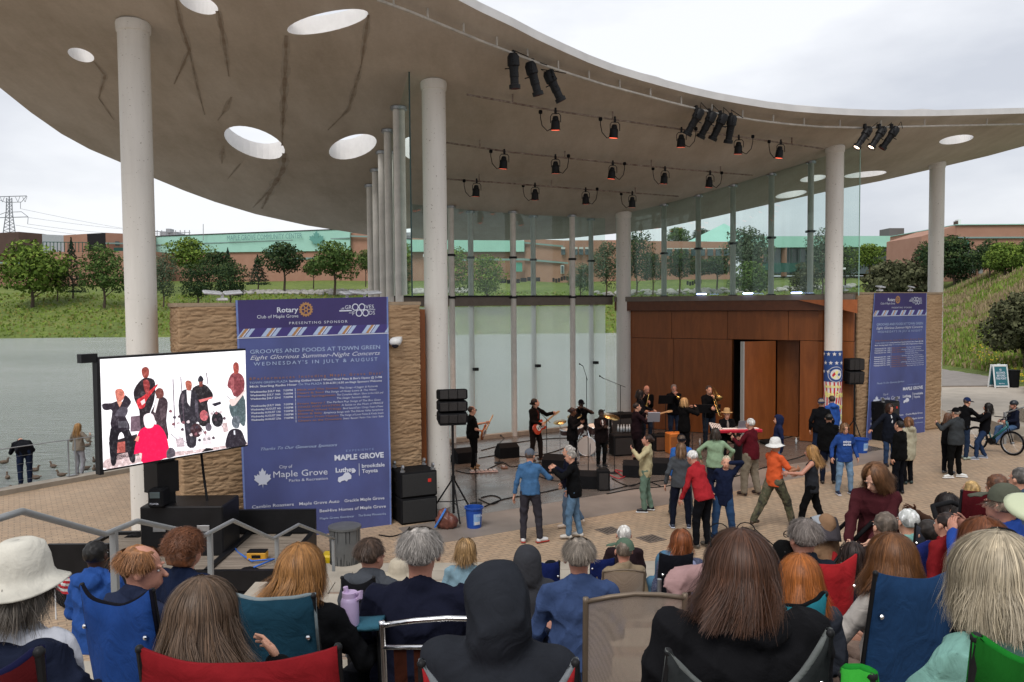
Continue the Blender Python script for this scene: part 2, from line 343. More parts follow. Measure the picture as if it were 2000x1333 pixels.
def inpoly(p, poly):
    x, y = p; c = False; n = len(poly); j = n-1
    for i in range(n):
        if (poly[i][1] > y) != (poly[j][1] > y) and x < (poly[j][0]-poly[i][0])*(y-poly[i][1])/(poly[j][1]-poly[i][1])+poly[i][0]: c = not c
        j = i
    return c
pts = [Vector(p) for p in outline]; fcs = [list(range(len(outline)))]; hidx = []
for h in holes:
    s0 = len(pts); pts += [Vector(p) for p in h]; hidx.append(list(range(s0, s0+28))); fcs.append(list(range(s0, s0+28)))
O = np.array(outline); mn, mxx = O.min(0), O.max(0); inner = []
for gx in np.arange(mn[0], mxx[0], .55):
    for gy in np.arange(mn[1], mxx[1], .55):
        p = (gx, gy)
        if inpoly(p, outline) and np.min(np.hypot(O[:, 0]-gx, O[:, 1]-gy)) > .25 and not any(inpoly(p, h) or np.min(np.hypot(h[:, 0]-gx, h[:, 1]-gy)) < .12 for h in holes): inner.append(Vector(p))
edg = [(i, (i+1) % len(outline)) for i in range(len(outline))]+[(h[i], h[(i+1) % 28]) for h in hidx for i in range(28)]
res = delaunay_2d_cdt(pts+inner, edg, [], 0, 1e-5)
RV = np.array([tuple(v) for v in res[0]]); orig = res[3]
tri = []
for f in res[2]:
    c = RV[list(f)].mean(0)
    if inpoly(c, outline) and not any(inpoly(c, h) for h in holes): tri.append(tuple(f))
imap = {}
for i, o_ in enumerate(orig):
    for k in o_: imap[k] = i
TH = np.full(len(RV), .62)
for i, p in enumerate(RV):            # thin rounded lip at the rim
    dd = np.min(np.hypot(O[:, 0]-p[0], O[:, 1]-p[1])); TH[i] = .17+.36*min(1, dd/5.5)
zb = roofz(RV[:, 0], RV[:, 1]); NV = len(RV)
V = np.vstack([np.c_[RV, zb], np.c_[RV, zb+TH]])
F = []; FM = []
def up(t): a, b_, c_ = RV[t[0]], RV[t[1]], RV[t[2]]; return (b_[0]-a[0])*(c_[1]-a[1])-(b_[1]-a[1])*(c_[0]-a[0]) > 0
for t in tri:
    t2 = t if up(t) else t[::-1]
    F.append(t2[::-1]); FM.append(0); F.append(tuple(i+NV for i in t2)); FM.append(1)
def rimwall(loop, m):
    L2 = [imap[i] for i in loop]; n_ = len(L2)
    for i in range(n_): a, b_ = L2[i], L2[(i+1) % n_]; F.append((a, b_, b_+NV, a+NV)); FM.append(m)
rimwall(range(len(outline)), 1)
for h in hidx: rimwall(h[::-1], 2)
def soffit_mat():
    m, n, p = node_mat('stained_plaster_soffit', .9); v = coords(n)
    a = ramp(n, noise(n, v, .28, 7, .62), [(.28, (.41, .36, .295)), (.5, (.52, .468, .40)), (.75, (.60, .555, .495))])
    s = ramp(n, noise(n, coords(n, (1.3, .35, .3), (0, 0, -AU)), .9, 7, .75), [(.3, (.82, .79, .75)), (.62, (1.02, 1.01, 1))]); c = mixc(n, 1., a, s, 'MULTIPLY')
    g = ramp(n, noise(n, v, 14, 3, .6), [(.35, (.96, .96, .96)), (.65, (1.01, 1.01, 1.01))]); c = mixc(n, 1., c, g, 'MULTIPLY')
    n.links.new(c, p.inputs['Base Color']); bumpn(n, p, noise(n, v, 9, 5, .6), .12, .01); return m
M_soff = soffit_mat(); M_fascia = mat('white_roof_edge', (.56, .55, .535), .6, var=.07, vs=2, bump=.1, bs=20); M_hole = mat('white_rim', (.82, .81, .80), .7, var=.05, vs=4)
roof = thing('pavilion_roof', 'sweeping curved concrete canopy with oval skylights over the stage', 'roof', (0, 0, 0))
b = MB(); b.add(V, F); b.m = FM; ro = b.build('canopy', [M_soff, M_fascia, M_hole], roof)
# rust and water stains running from the skylights: thin films on the soffit
M_rust = mat('rust_stain', (.22, .16, .11), .9, var=.5, vs=3, col2=(.36, .315, .26)); M_rust3 = mat('damp_halo', (.37, .32, .26), .9, var=.12, vs=3, col2=(.44, .40, .345))
def stain(pts, w, m=M_rust, dz=-.009):
    if dz == -.009: stain(pts, w*2.3, M_rust3, -.004)
    P = [ROOF(*p, dz=dz) for p in pts]; b = MB(); rows = []
    Q = []
    for i in range(len(P)-1):
        k = max(2, int(np.linalg.norm(P[i+1]-P[i])/.12))
        for t in np.linspace(0, 1, k, endpoint=False): Q.append(P[i]*(1-t)+P[i+1]*t)
    Q.append(P[-1]); N_ = len(Q)
    for i, q in enumerate(Q):
        d = Q[min(i+1, N_-1)]-Q[max(0, i-1)]; s = np.array([-d[1], d[0], 0]); s /= np.linalg.norm(s)+1e-9
        f = i/(N_-1); ww = w*(.35+.65*math.sin(PI*min(1, f*1.1+.1))**.6)*(.5+.5*abs(math.sin(i*.45+w*90))*random.uniform(.8, 1.1)); r2 = []
        j = s*random.uniform(-.12, .12)*w
        for k in (-1, 1): r = q+j+s*ww*k; r[2] = roofz(r[0], r[1])+dz; r2.append(r)
        rows.append(r2)
    b.grid(rows); b.build('rust_stain', m, roof)
M_rust2 = mat('faint_stain', (.32, .27, .215), .9, var=.3, vs=4)
stain([(559, 70), (557, 140), (553, 220), (551, 285)], .045); stain([(556, 300), (552, 335), (530, 370), (512, 408)], .075); stain([(530, 368), (505, 395), (494, 406)], .03)
stain([(184, 122), (205, 148), (193, 192)], .03); stain([(193, 192), (222, 235)], .015, M_rust2)
stain([(344, 2), (352, 45), (370, 100), (340, 165)], .03); stain([(426, 22), (437, 80), (447, 150)], .035); stain([(370, 100), (385, 170), (400, 225)], .02, M_rust2)
stain([(720, 30), (713, 75), (705, 130)], .03, M_rust); stain([(705, 130), (680, 215), (640, 255)], .03, M_rust2); stain([(452, 190), (440, 215), (425, 236)], .03, M_rust2)
stain([(436, 285), (433, 320)], .04, M_rust2); stain([(470, 320), (445, 350)], .015, M_rust2)
# large round columns
def column(label, px, py, Y, zt, d=.52, zb=0., banner=False, lab2=None):
    p = AT(px, py, Y); t = thing('column', label, 'column', (p[0], p[1], zb), 0, 'round white columns carrying the canopy')
    z1 = roofz(p[0], p[1])+.05-zb; b = MB(); r = d/2; z = 0; h = 2.32
    prof = []
    while z < z1:
        z2 = min(z+h, z1); prof += [(r, z), (r, z2-.006), (r-.004, z2-.004), (r-.004, z2)]; z = z2
    b.lathe(prof, n=40); b.build('shaft', M_col, t, smooth=35)
    b = MB(); b.lathe([(r, z1-.22), (r+.02, z1-.2), (r+.03, z1-.06), (r+.02, z1-.02)], n=40); b.build('collar', M_col, t, smooth=35)
    return t, p
M_col, n, p = node_mat('painted_column', .55); v = coords(n)
c = ramp(n, noise(n, coords(n, (3, 3, .35)), 1.2, 6, .65), [(.3, (.64, .61, .555)), (.7, (.75, .72, .665))])
sp = ramp(n, noise(n, v, 22, 2, .5), [(.27, (.45, .4, .35)), (.31, (1, 1, 1))]); c = mixc(n, 1., c, sp, 'MULTIPLY')
n.links.new(c, p.inputs['Base Color']); bumpn(n, p, noise(n, v, 18, 3), .12, .01)
cL, pL = column('thick white column at far left beside the big video screen', 276, 600, 15.5, 9.7, .56)
cA, pA = column('thick white column between the blue banner and the stage glass', 852, 600, 18.1, 9.3)
cC, pC = column('white column at the back of the stage where glass meets the wood wall', 1218, 600, 29.6, 7.7)
cD, pD = column('white column at the stage corner wrapped with a flag banner', 1628, 600, 25.2, 9.1)
cR, pR = column('white column standing behind the right stone wall', 1828, 500, 30.4, 9.8)
# slim outer posts
M_post = mat('post_paint', (.70, .675, .62), .6, var=.08)
lp = thing('slim_post', 'slim white steel post in the row outside the left glass wall', 'post', (0, 0, 0), 0, 'slim posts outside the left glass wall')
BL = np.array(UV(1.9, 7.5)); AL = UV(-.15, .2)
def post(px, py, group, label, d=.2, Y=None, zb=0, uvp=None, mat_=None):
    if uvp is not None: P = UV(*uvp)
    else: P = ROOF(px, py)
    z1 = roofz(P[0], P[1])
    t = thing('slim_post', label, 'post', (P[0], P[1], zb), 0, group)
    b = MB(); b.cyl((0, 0, 0), (0, 0, z1-zb+.02), d/2, n=16); b.build('tube', mat_ or M_post, t, smooth=40)
    b = MB(); b.cyl((0, 0, z1-zb-.06), (0, 0, z1-zb+.01), d/2+.06, n=16); b.build('cap_plate', M_steel, t, smooth=40)
    b = MB()
    if zb or uvp: 
        for z in (4.72, (4.72+z1)/2-.1): b.rbox((0, 0, z-zb), (d+.07, d+.05, .07), .01)
        b.build('clamp', M_black, t)
    return P
bpy.data.objects.remove(lp)
side = []
for k, (x, y) in enumerate([(775, 210), (757, 255), (745, 297), (733, 332), (722, 362)]):
    side.append(post(x, y, 'slim posts outside the left glass wall', ['slim white post nearest the thick middle column', 'second slim white post of the left glass wall row', 'third and middle slim white post of the left row', 'fourth slim white post of the left row', 'last and farthest slim white post of the left row'][k], .19))
for k, (x, y) in enumerate([(1297, 400), (1364, 382), (1432, 362), (1507, 340), (1584, 316)]):
    side.append(post(x+0, y, 'slim posts above the wood wall', 'slim post above the wood wall, %s from the stage corner column' % ['fifth', 'fourth', 'third', 'second', 'first'][k], .19, zb=4.6))
V_BACK = 7.45
def back_u(px):                   # where the sight line of a column of the picture meets the back glass line
    d = ray(px, 600); # solve toUV v = V_BACK
    lo, hi = 15., 45.
    for _ in range(40):
        m = (lo+hi)/2; P = CAM+d*(m/d[1])
        if toUV(P)[1] < V_BACK: lo = m
        else: hi = m
    return toUV(CAM+d*(lo/d[1]))[0]
for k, x in enumerate([878, 998, 1113]): post(0, 0, 'slim posts inside the back glass', 'slim white post inside the back glass, %s' % ['nearest the thick middle column', 'between two green tinted posts', 'behind the drum kit'][k], .2, uvp=(back_u(x), V_BACK-.16))
for k, x in enumerate([925, 1047, 1160]): post(0, 0, 'slim posts outside the back glass', 'green tinted post seen through the back glass, %s' % ['behind the bass player', 'behind the lead guitarist', 'behind the singer in a white shirt'][k], .18, uvp=(back_u(x), V_BACK+.16), mat_=M_post)
# ---- glass
def glassmat(name, tint, frit=0., fcol=(.5, .62, .57), rough=.02, sc=(7, 7, 9)):
    m = bpy.data.materials.new(name); m.use_nodes = True; n = m.node_tree; n.nodes.clear()
    o = n.nodes.new('ShaderNodeOutputMaterial'); tr = n.nodes.new('ShaderNodeBsdfTransparent'); tr.inputs[0].default_value = (*tint, 1)
    gl = n.nodes.new('ShaderNodeBsdfGlossy'); gl.inputs['Roughness'].default_value = rough; gl.inputs['Color'].default_value = (.9, 1, .96, 1)
    fr = n.nodes.new('ShaderNodeFresnel'); fr.inputs[0].default_value = 1.5; mx = n.nodes.new('ShaderNodeMixShader')
    n.links.new(fr.outputs[0], mx.inputs[0]); n.links.new(tr.outputs[0], mx.inputs[1]); n.links.new(gl.outputs[0], mx.inputs[2]); last = mx.outputs[0]
    if frit:
        df = n.nodes.new('ShaderNodeBsdfDiffuse'); df.inputs[0].default_value = (*fcol, 1); tl = n.nodes.new('ShaderNodeBsdfTranslucent'); tl.inputs[0].default_value = (*fcol, 1)
        a = n.nodes.new('ShaderNodeMixShader'); a.inputs[0].default_value = .8; n.links.new(df.outputs[0], a.inputs[1]); n.links.new(tl.outputs[0], a.inputs[2])
        m2 = n.nodes.new('ShaderNodeMixShader'); v = coords(n, sc, (0, 0, 0))
        vo = n.nodes.new('ShaderNodeTexVoronoi'); vo.inputs['Scale'].default_value = 3; vo.inputs['Randomness'].default_value = .35; n.links.new(v, vo.inputs['Vector'])
        f = ramp(n, vo.outputs['Distance'], [(.2, (frit*1.25,)*3), (.55, (frit*.75,)*3)]); n.links.new(f, m2.inputs[0]); n.links.new(last, m2.inputs[1]); n.links.new(a.outputs[0], m2.inputs[2]); last = m2.outputs[0]
    n.links.new(last, o.inputs[0]); return m
M_glass = glassmat('green_tinted_glass', (.80, .91, .865), .07, (.5, .62, .56)); M_frit = glassmat('fritted_glass', (.92, .99, .97), .55, (.92, .99, .965), .02, (34, 34, 34)); M_gedge = mat('dark_glass_edge', (.02, .05, .045), .2, var=0)
def panel(t, a, b_, z0, z1, m, th_=.02, name='pane'):
    a = np.array(a, float); b_ = np.array(b_, float); d = (b_-a); L_ = np.linalg.norm(d[:2]); d = d/L_; nn = np.array([-d[1], d[0], 0])*th_/2
    za = (z1 if not callable(z1) else z1(*a[:2])); zb_ = (z1 if not callable(z1) else z1(*b_[:2]))
    q = [a+[0, 0, z0], b_+[0, 0, z0], b_+[0, 0, zb_], a+[0, 0, za]]
    MB().add([*q], [(0, 1, 2, 3)]).build(name, m, t)
SILL = 4.62
zt = lambda x, y: roofz(x, y)-.01
gb = thing('back_glass_wall', 'tall glazed wall behind the band looking onto the lake', 'glass wall', (0, 0, 0))
ub = [1.6, back_u(925), back_u(1047), back_u(1160), 10.6]
for i in range(4):
    a, c2 = UV(ub[i]+.01, V_BACK), UV(ub[i+1]-.01, V_BACK)
    panel(gb, a, c2, SILL+.16, zt, M_glass); panel(gb, a, c2, .12, SILL-.2, M_frit)
M_beam = mat('taupe_beam', (.16, .135, .11), .6, var=.1); M_sill = mat('pale_sill', (.40, .33, .26), .7, var=.12)
b = MB(); b.box((UV(6.1, V_BACK-.02, SILL-.03)), (9.4, .3, .30), rotz(AU)); b.build('beam', M_beam, gb)
b = MB(); b.box((UV(6.1, V_BACK-.05, SILL+.14)), (9.4, .34, .05), rotz(AU)); b.build('top_rail', M_black, gb)
b = MB(); b.box((UV(6.1, V_BACK-.02, .06)), (9.4, .34, .14), rotz(AU)); b.build('curb', M_sill, gb)
b = MB()
for u in ub[1:4]:
    for z in (2.35, 2.75): pass
    b.rbox(UV(u, V_BACK-.1, 2.35), (.16, .16, .1), .01, rotz(AU))
b.build('bracket', M_black, gb)
gl = thing('left_glass_wall', 'glass side wall seen edge on beside the thick middle column', 'glass wall', (0, 0, 0))
a0, a1 = UV(-.62, -.3), UV(1.6, 7.45)
for i in range(4):
    p0 = a0+(a1-a0)*(i/4+.004); p1 = a0+(a1-a0)*((i+1)/4-.004); panel(gl, p0, p1, SILL+.1, zt, M_glass)
b = MB(); b.cyl(a0+[0, 0, SILL+.05], a0+[0, 0, roofz(*a0[:2])-.02], .018, n=6); b.build('edge', M_gedge, gl)
b = MB(); p_ = pA[:2]
for z in (4.75, 6.65): b.box((pA[0]-.33, pA[1]-.08, z), (.42, .1, .12)); b.box((pA[0]-.14, pA[1]-.27, z-.03), (.12, .05, .2))
b.box((pA[0]-.36, pA[1]-.1, roofz(*p_)-.12), (.4, .14, .1)); b.box((pA[0]-.34, pA[1]-.1, 4.3), (.4, .08, .04)); b.build('bracket', M_white, cA)
gr = thing('right_glass_wall', 'glazed strip above the wood wall with slim green posts', 'glass wall', (0, 0, 0))
r0, r1 = UV(10.8, 7.1), UV(14.35, -.35); Rp = [side[5+i] for i in range(5)]
seq = [r0]+[np.array([p[0], p[1], 0])+np.array([-.13, -.05, 0]) for p in Rp]+[r1]
for i in range(6): d = seq[i+1]-seq[i]; panel(gr, seq[i]+d*.004, seq[i+1]-d*.004, SILL+.12, zt, M_glass)
b = MB(); b.cyl(r1+[0, 0, SILL+.05], r1+[0, 0, roofz(*r1[:2])-.02], .014, n=6); b.build('edge', mat('glass_edge', (.3, .5, .42), .2, var=0), gr)
b = MB()
for z in (4.72, 6.5): b.box((pD[0]+.42, pD[1]-.1, z), (.5, .1, .11))
b.box((pD[0]+.42, pD[1]-.12, 4.3), (.5, .08, .04)); b.build('bracket', M_white, cD)
# ---- wood side wall with open doors
M_wood, n, p = node_mat('red_brown_veneer', .38); v = coords(n, (1.5, 1.5, .22))
c = ramp(n, noise(n, v, 3.2, 8, .7, .6), [(.3, (.17, .050, .012)), (.7, (.28, .088, .022))]); n.links.new(c, p.inputs['Base Color']); p.inputs['Specular IOR Level'].default_value = .35
M_joint = mat('dark_joint', (.03, .012, .006), .8, var=0)
W0, W1 = UV(10.9, 7.0), UV(14.35, -.2); wd = (W1-W0); WL = np.linalg.norm(wd); wd = wd/WL; wn = np.array([wd[1], -wd[0], 0])   # wn towards the stage
if np.dot(wn, UV(6, 3)-W0) < 0: wn = -wn
wrot = rotz(math.atan2(wd[1], wd[0]))
ww = thing('wood_wall', 'red brown wood panelled side wall of the stage with door openings', 'wall', tuple(W0), 0)
def wbox(b, s0, s1, z0, z1, off=0., t_=.16, m=0): b.box(W0+wd*(s0+s1)/2-wn*(t_/2-off)+np.array([0, 0, (z0+z1)/2]), (s1-s0, t_, z1-z0), wrot, m)
def s_at(px, off=0.):
    d = ray(px, 700); best = None
    for s in np.linspace(-2, WL+2, 1500):
        P = W0+wd*s+wn*off; e_ = abs(P[0]/P[1]-d[0]/d[1])
        if best is None or e_ < best[0]: best = (e_, s)
    return best[1]
sA, sB = s_at(1430), s_at(1562); zd = 3.25
b = MB(); g = .008
zs = [0.02, zd, SILL-.02]
for s0, s1 in [(0, sA*.5), (sA*.5, sA)]: wbox(b, s0+g, s1-g, .02, zd-g)
wbox(b, sB+g, WL, .02, zd-g)
for i in range(4): wbox(b, WL*i/4+g, WL*(i+1)/4-g, zd+g, SILL-.42)
b.build('panel', M_wood, ww, world=True)
b = MB(); wbox(b, 0, sA, 0, SILL-.05, off=-.17, t_=.1); wbox(b, sB, WL, 0, SILL-.05, off=-.17, t_=.1); wbox(b, 0, WL, zd, SILL-.05, off=-.17, t_=.1); b.build('backing', M_joint, ww, world=True)
b = MB(); wbox(b, -.1, WL, SILL-.40, SILL-.07, off=.22, t_=.38); b.build('header', mat('brown_header', (.11, .035, .012), .45, var=.15), ww, world=True)
b = MB(); wbox(b, -.1, WL, SILL-.07, SILL+.1, off=.26, t_=.42); b.build('top_rail', M_beam, ww, world=True)
b = MB(); P0 = W0+wd*(WL-1.6)+wn*.27; b.prism([(0, 0), (1.75, 0), (1.75, -.42)], P0+[0, 0, SILL-.07], wd, (0, 0, 1), wn*.1); b.build('bracket', mat('orange_wood', (.34, .10, .028), .4, var=.15), ww, world=True)
b = MB(); b.prism([(0, 0), (-1.6, 0), (-1.6, -.62)], UV(1.6, V_BACK-1.2, SILL-.12)*1.0, (DU[0], DU[1], 0), (0, 0, 1), (0, .1, 0)); wt = b.build('wood_bracket', mat('orange_wood', (.34, .10, .028), .4, var=.15)); tag(wt, 'pointed orange wood bracket under the left end of the beam', 'bracket')
# dark store room behind the opening
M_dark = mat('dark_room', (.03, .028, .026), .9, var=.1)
b = MB(); wbox(b, s_at(1506), s_at(1549), .02, zd-g, off=-.75, t_=.06); b.build('inner_panel', M_wood, ww, world=True)
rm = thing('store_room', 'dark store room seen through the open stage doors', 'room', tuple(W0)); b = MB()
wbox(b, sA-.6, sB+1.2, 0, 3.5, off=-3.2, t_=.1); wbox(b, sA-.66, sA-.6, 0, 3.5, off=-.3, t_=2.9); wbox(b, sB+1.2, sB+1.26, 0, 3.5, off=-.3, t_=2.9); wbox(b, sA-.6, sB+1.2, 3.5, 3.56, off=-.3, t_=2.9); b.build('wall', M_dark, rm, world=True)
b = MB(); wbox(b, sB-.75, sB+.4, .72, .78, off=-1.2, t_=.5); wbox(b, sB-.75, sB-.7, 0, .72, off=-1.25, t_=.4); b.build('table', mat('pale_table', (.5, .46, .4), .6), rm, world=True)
b = MB()
for k in range(5): b.rbox(W0+wd*(sB-.3+.13*k)-wn*1.4+[0, 0, .9+.03*(k % 2)], (.1, .1, .24), .02)
b.rbox(W0+wd*(sA+.15)-wn*1.2+[0, 0, 2.1], (.3, .05, .06), .01); b.rbox(W0+wd*(sA+.15)-wn*1.2+[0, 0, 1.2], (.3, .05, .03), .01); b.build('shelf', mat('pale_items', (.3, .27, .22), .5), rm, world=True)
dr = thing('stage_door', 'tall wood door leaf standing open with a pale metal edge', 'door', tuple(W0))
dd = (wn*.75+wd*.25); dd /= np.linalg.norm(dd)
h0 = W0+wd*s_at(1514)+wn*.02; h1 = W0+wd*s_at(1452, 1.0)+wn*1.05
dv = h1-h0; dl = np.linalg.norm(dv); dv /= dl; dn = np.array([-dv[1], dv[0], 0])
b = MB(); b.box((h0+h1)/2+[0, 0, zd/2+.01], (dl, .07, zd-.06), rotz(math.atan2(dv[1], dv[0]))); b.build('leaf', M_wood, dr, world=True)
b = MB(); b.box(h1+dv*.022+[0, 0, zd/2+.01], (.04, .16, zd-.05), rotz(math.atan2(dv[1], dv[0]))); b.build('edge_strip', mat('pale_metal', (.42, .42, .4), .4, .3, var=.05), dr, world=True)
# wood infill between the corner column and the right stone wall
RW0 = None
def wall_u(px, v0, lo=-8, hi=26):
    best = None; d = ray(px, 600)
    for u in np.linspace(lo, hi, 3000):
        P = UV(u, v0); e_ = abs(P[0]/P[1]-d[0]/d[1])
        if P[1] > 1 and (best is None or e_ < best[0]): best = (e_, u)
    return best[1]
wr0, wr1 = wall_u(1608, .55), wall_u(1682, .55)
wi = thing('wood_infill_wall', 'short wood panel wall between the flag column and the stone wall', 'wall', tuple(UV(wr0, .55)))
b = MB(); b.box(UV((wr0+wr1)/2, .65, 3.25+.68), (wr1-wr0, .16, 1.32), rotz(AU)); b.box(UV((wr0+wr1)/2, .65, 1.62), (wr1-wr0, .16, 3.22), rotz(AU)); b.build('panel', M_wood, wi, world=True)
# small wood post left of column A
wpx = wall_u(823, -.1); wl_ = thing('wood_end_post', 'thin red wood post at the right end of the banner wall', 'post', tuple(UV(wpx, -.1)))
b = MB(); b.box(UV(wpx, 0.0, 2.2), (.12, .3, 4.4), rotz(AU)); b.build('board', M_wood, wl_, world=True)
# ================================================================ split-face stone walls with banners
M_stone, n, p = node_mat('tan_formed_concrete', .9); v = coords(n, (.8, .8, 6))
c = ramp(n, noise(n, v, 1.3, 6, .6), [(.3, (.33, .205, .11)), (.7, (.45, .30, .175))]); c = mixc(n, 1., c, ramp(n, noise(n, coords(n), .6, 5), [(.3, (.85, .84, .82)), (.7, (1.05, 1.05, 1.05))]), 'MULTIPLY')
n.links.new(c, p.inputs['Base Color']); bumpn(n, p, noise(n, coords(n, (1, 1, 3)), 14, 5, .7), .6, .02)
M_cap = mat('wall_cap_concrete', (.33, .25, .17), .9, var=.12, bump=.3)
def vnoise(x, y, seed=0):         # value noise for the rock relief
    r = np.random.default_rng(seed); T = r.random((64, 64)); xi = np.floor(x).astype(int); yi = np.floor(y).astype(int); fx = x-xi; fy = y-yi
    fx = fx*fx*(3-2*fx); fy = fy*fy*(3-2*fy); g = lambda i, j: T[i % 64, j % 64]
    return (g(xi, yi)*(1-fx)+g(xi+1, yi)*fx)*(1-fy)+(g(xi, yi+1)*(1-fx)+g(xi+1, yi+1)*fx)*fy
def stone_wall(label, u0, u1, v0, h, th_=1.0, res=.022, seed=0, zb=0, rz=.55):
    P0, P1 = UV(u0, v0), UV(u1, v0); L_ = u1-u0; t = thing('stone_wall', label, 'wall', tuple(P0))
    nx = int((L_+th_)/res); nzc = int(h/res/.9); S, Z = np.meshgrid(np.linspace(-th_, L_, nx), np.linspace(0, h, nzc), indexing='ij')
    w = Z+.03*(vnoise(S*2.2, Z*3, seed)-.5)*2+.02*(vnoise(S*6, Z*9, seed+1)-.5)
    cr1 = np.abs(vnoise(S*2.0, Z*19, seed+2)+.45*vnoise(S*6, Z*40, seed+5)+.5*vnoise(S*.9+5, Z*7.5, seed+7)-.97); cr2 = np.abs(vnoise(S*2.6+9, Z*23, seed+11)+.4*vnoise(S*7, Z*40, seed+12)-.7)
    ph = w/.088+1.2*vnoise(S*1.1, Z*4.5, seed+2)+.6*vnoise(S*4, Z*12, seed+5); fr = ph-np.floor(ph); row = np.floor(ph)
    gate = vnoise(S*1.6+row*7.3, row*1.7, seed+3)
    D = .034*np.minimum(1, fr*2.4)*np.minimum(1, (1-fr)*5.5)+.016*vnoise(S*5, Z*30, seed+4); D = .026*np.minimum(1, cr1/.10)*np.minimum(1, .2+cr2/.14)+.010*vnoise(S*6, Z*26, seed+4)+.012*vnoise(S*1.2, Z*3, seed+6)
    D[:, 0] = 0; D[:, -1] = 0
    du = np.array([DU[0], DU[1], 0]); dv = np.array([-DV[0], -DV[1], 0])
    base = np.where(S[..., None] >= 0, P0+du*S[..., None], P0-dv*(-S[..., None])) ; nrm = np.where(S[..., None] >= 0, dv, -du)
    P = base+nrm*(D-.02)[..., None]; P[..., 2] = Z+zb
    b = MB(); b.grid(P-np.array(t.location)); b.build('rock_face', M_stone, t, smooth=True)
    b = MB(); c_ = (P0+P1)/2-dv*(th_/2+.02); b.box(c_+[0, 0, h/2+zb], (L_-.04, th_-.04, h-.01), rotz(AU)); b.build('core', M_cap, t, world=True)
    b = MB(); b.box(c_+[0, 0, h+.03+zb], (L_+.06, th_+.06, .07), rotz(AU)); b.build('cap', M_cap, t, world=True); return t
VL = -.42; uR = wall_u(819, VL, -8, 2); uL = wall_u(349, VL, -10, 0)
swl = stone_wall('large tan rock textured wall carrying the big blue banner', uL, uR, VL, 4.5, 1.0, .02, 3)
VR = .3; u2, u3 = wall_u(1676, VR, 10, 30), wall_u(1840, VR, 10, 30)
swr = stone_wall('tan rock textured wall at the right of the stage with the narrower looking banner', u2, u3, VR, 4.72, 1.0, .028, 9)
# ---- banners
def banner_mat(seed=0.):
    m, n, p = node_mat('printed_blue_banner', .55); v = coords(n)
    c = ramp(n, noise(n, v, .8, 4, .5), [(.3, (.060, .070, .19)), (.7, (.082, .105, .30))]); n.links.new(c, p.inputs['Base Color'])
    bumpn(n, p, noise(n, coords(n, (1, 1, .35)), 3.5, 4), .5, .03); return m
M_ban = banner_mat(); M_bhead = mat('dark_purple_print', (.045, .032, .135), .55, var=.1, vs=1); M_hem = mat('banner_hem', (.16, .22, .48), .6, var=.1)
K_w = mat('white_print', (.62, .65, .75), .6, var=.03); K_p = mat('pale_blue_print', (.25, .33, .58), .6, var=.03); K_o = mat('orange_print', (.42, .22, .09), .6, var=.03); K_br = mat('brown_print', (.27, .135, .10), .6, var=.03); K_lb = mat('light_blue_print', (.42, .52, .72), .6, var=0)
K_dim = mat('dim_blue_print', (.13, .17, .36), .6, var=0)
leaf = [(0, -1), (.06, -.62), (.5, -.72), (.42, -.52), (.95, -.12), (.82, -.02), (.92, .32), (.62, .24), (.55, .42), (.3, .15), (.38, .72), (.2, .62), (0, 1), (-.2, .62), (-.38, .72), (-.3, .15), (-.55, .42), (-.62, .24), (-.92, .32), (-.82, -.02), (-.95, -.12), (-.42, -.52), (-.5, -.72), (-.06, -.62)]
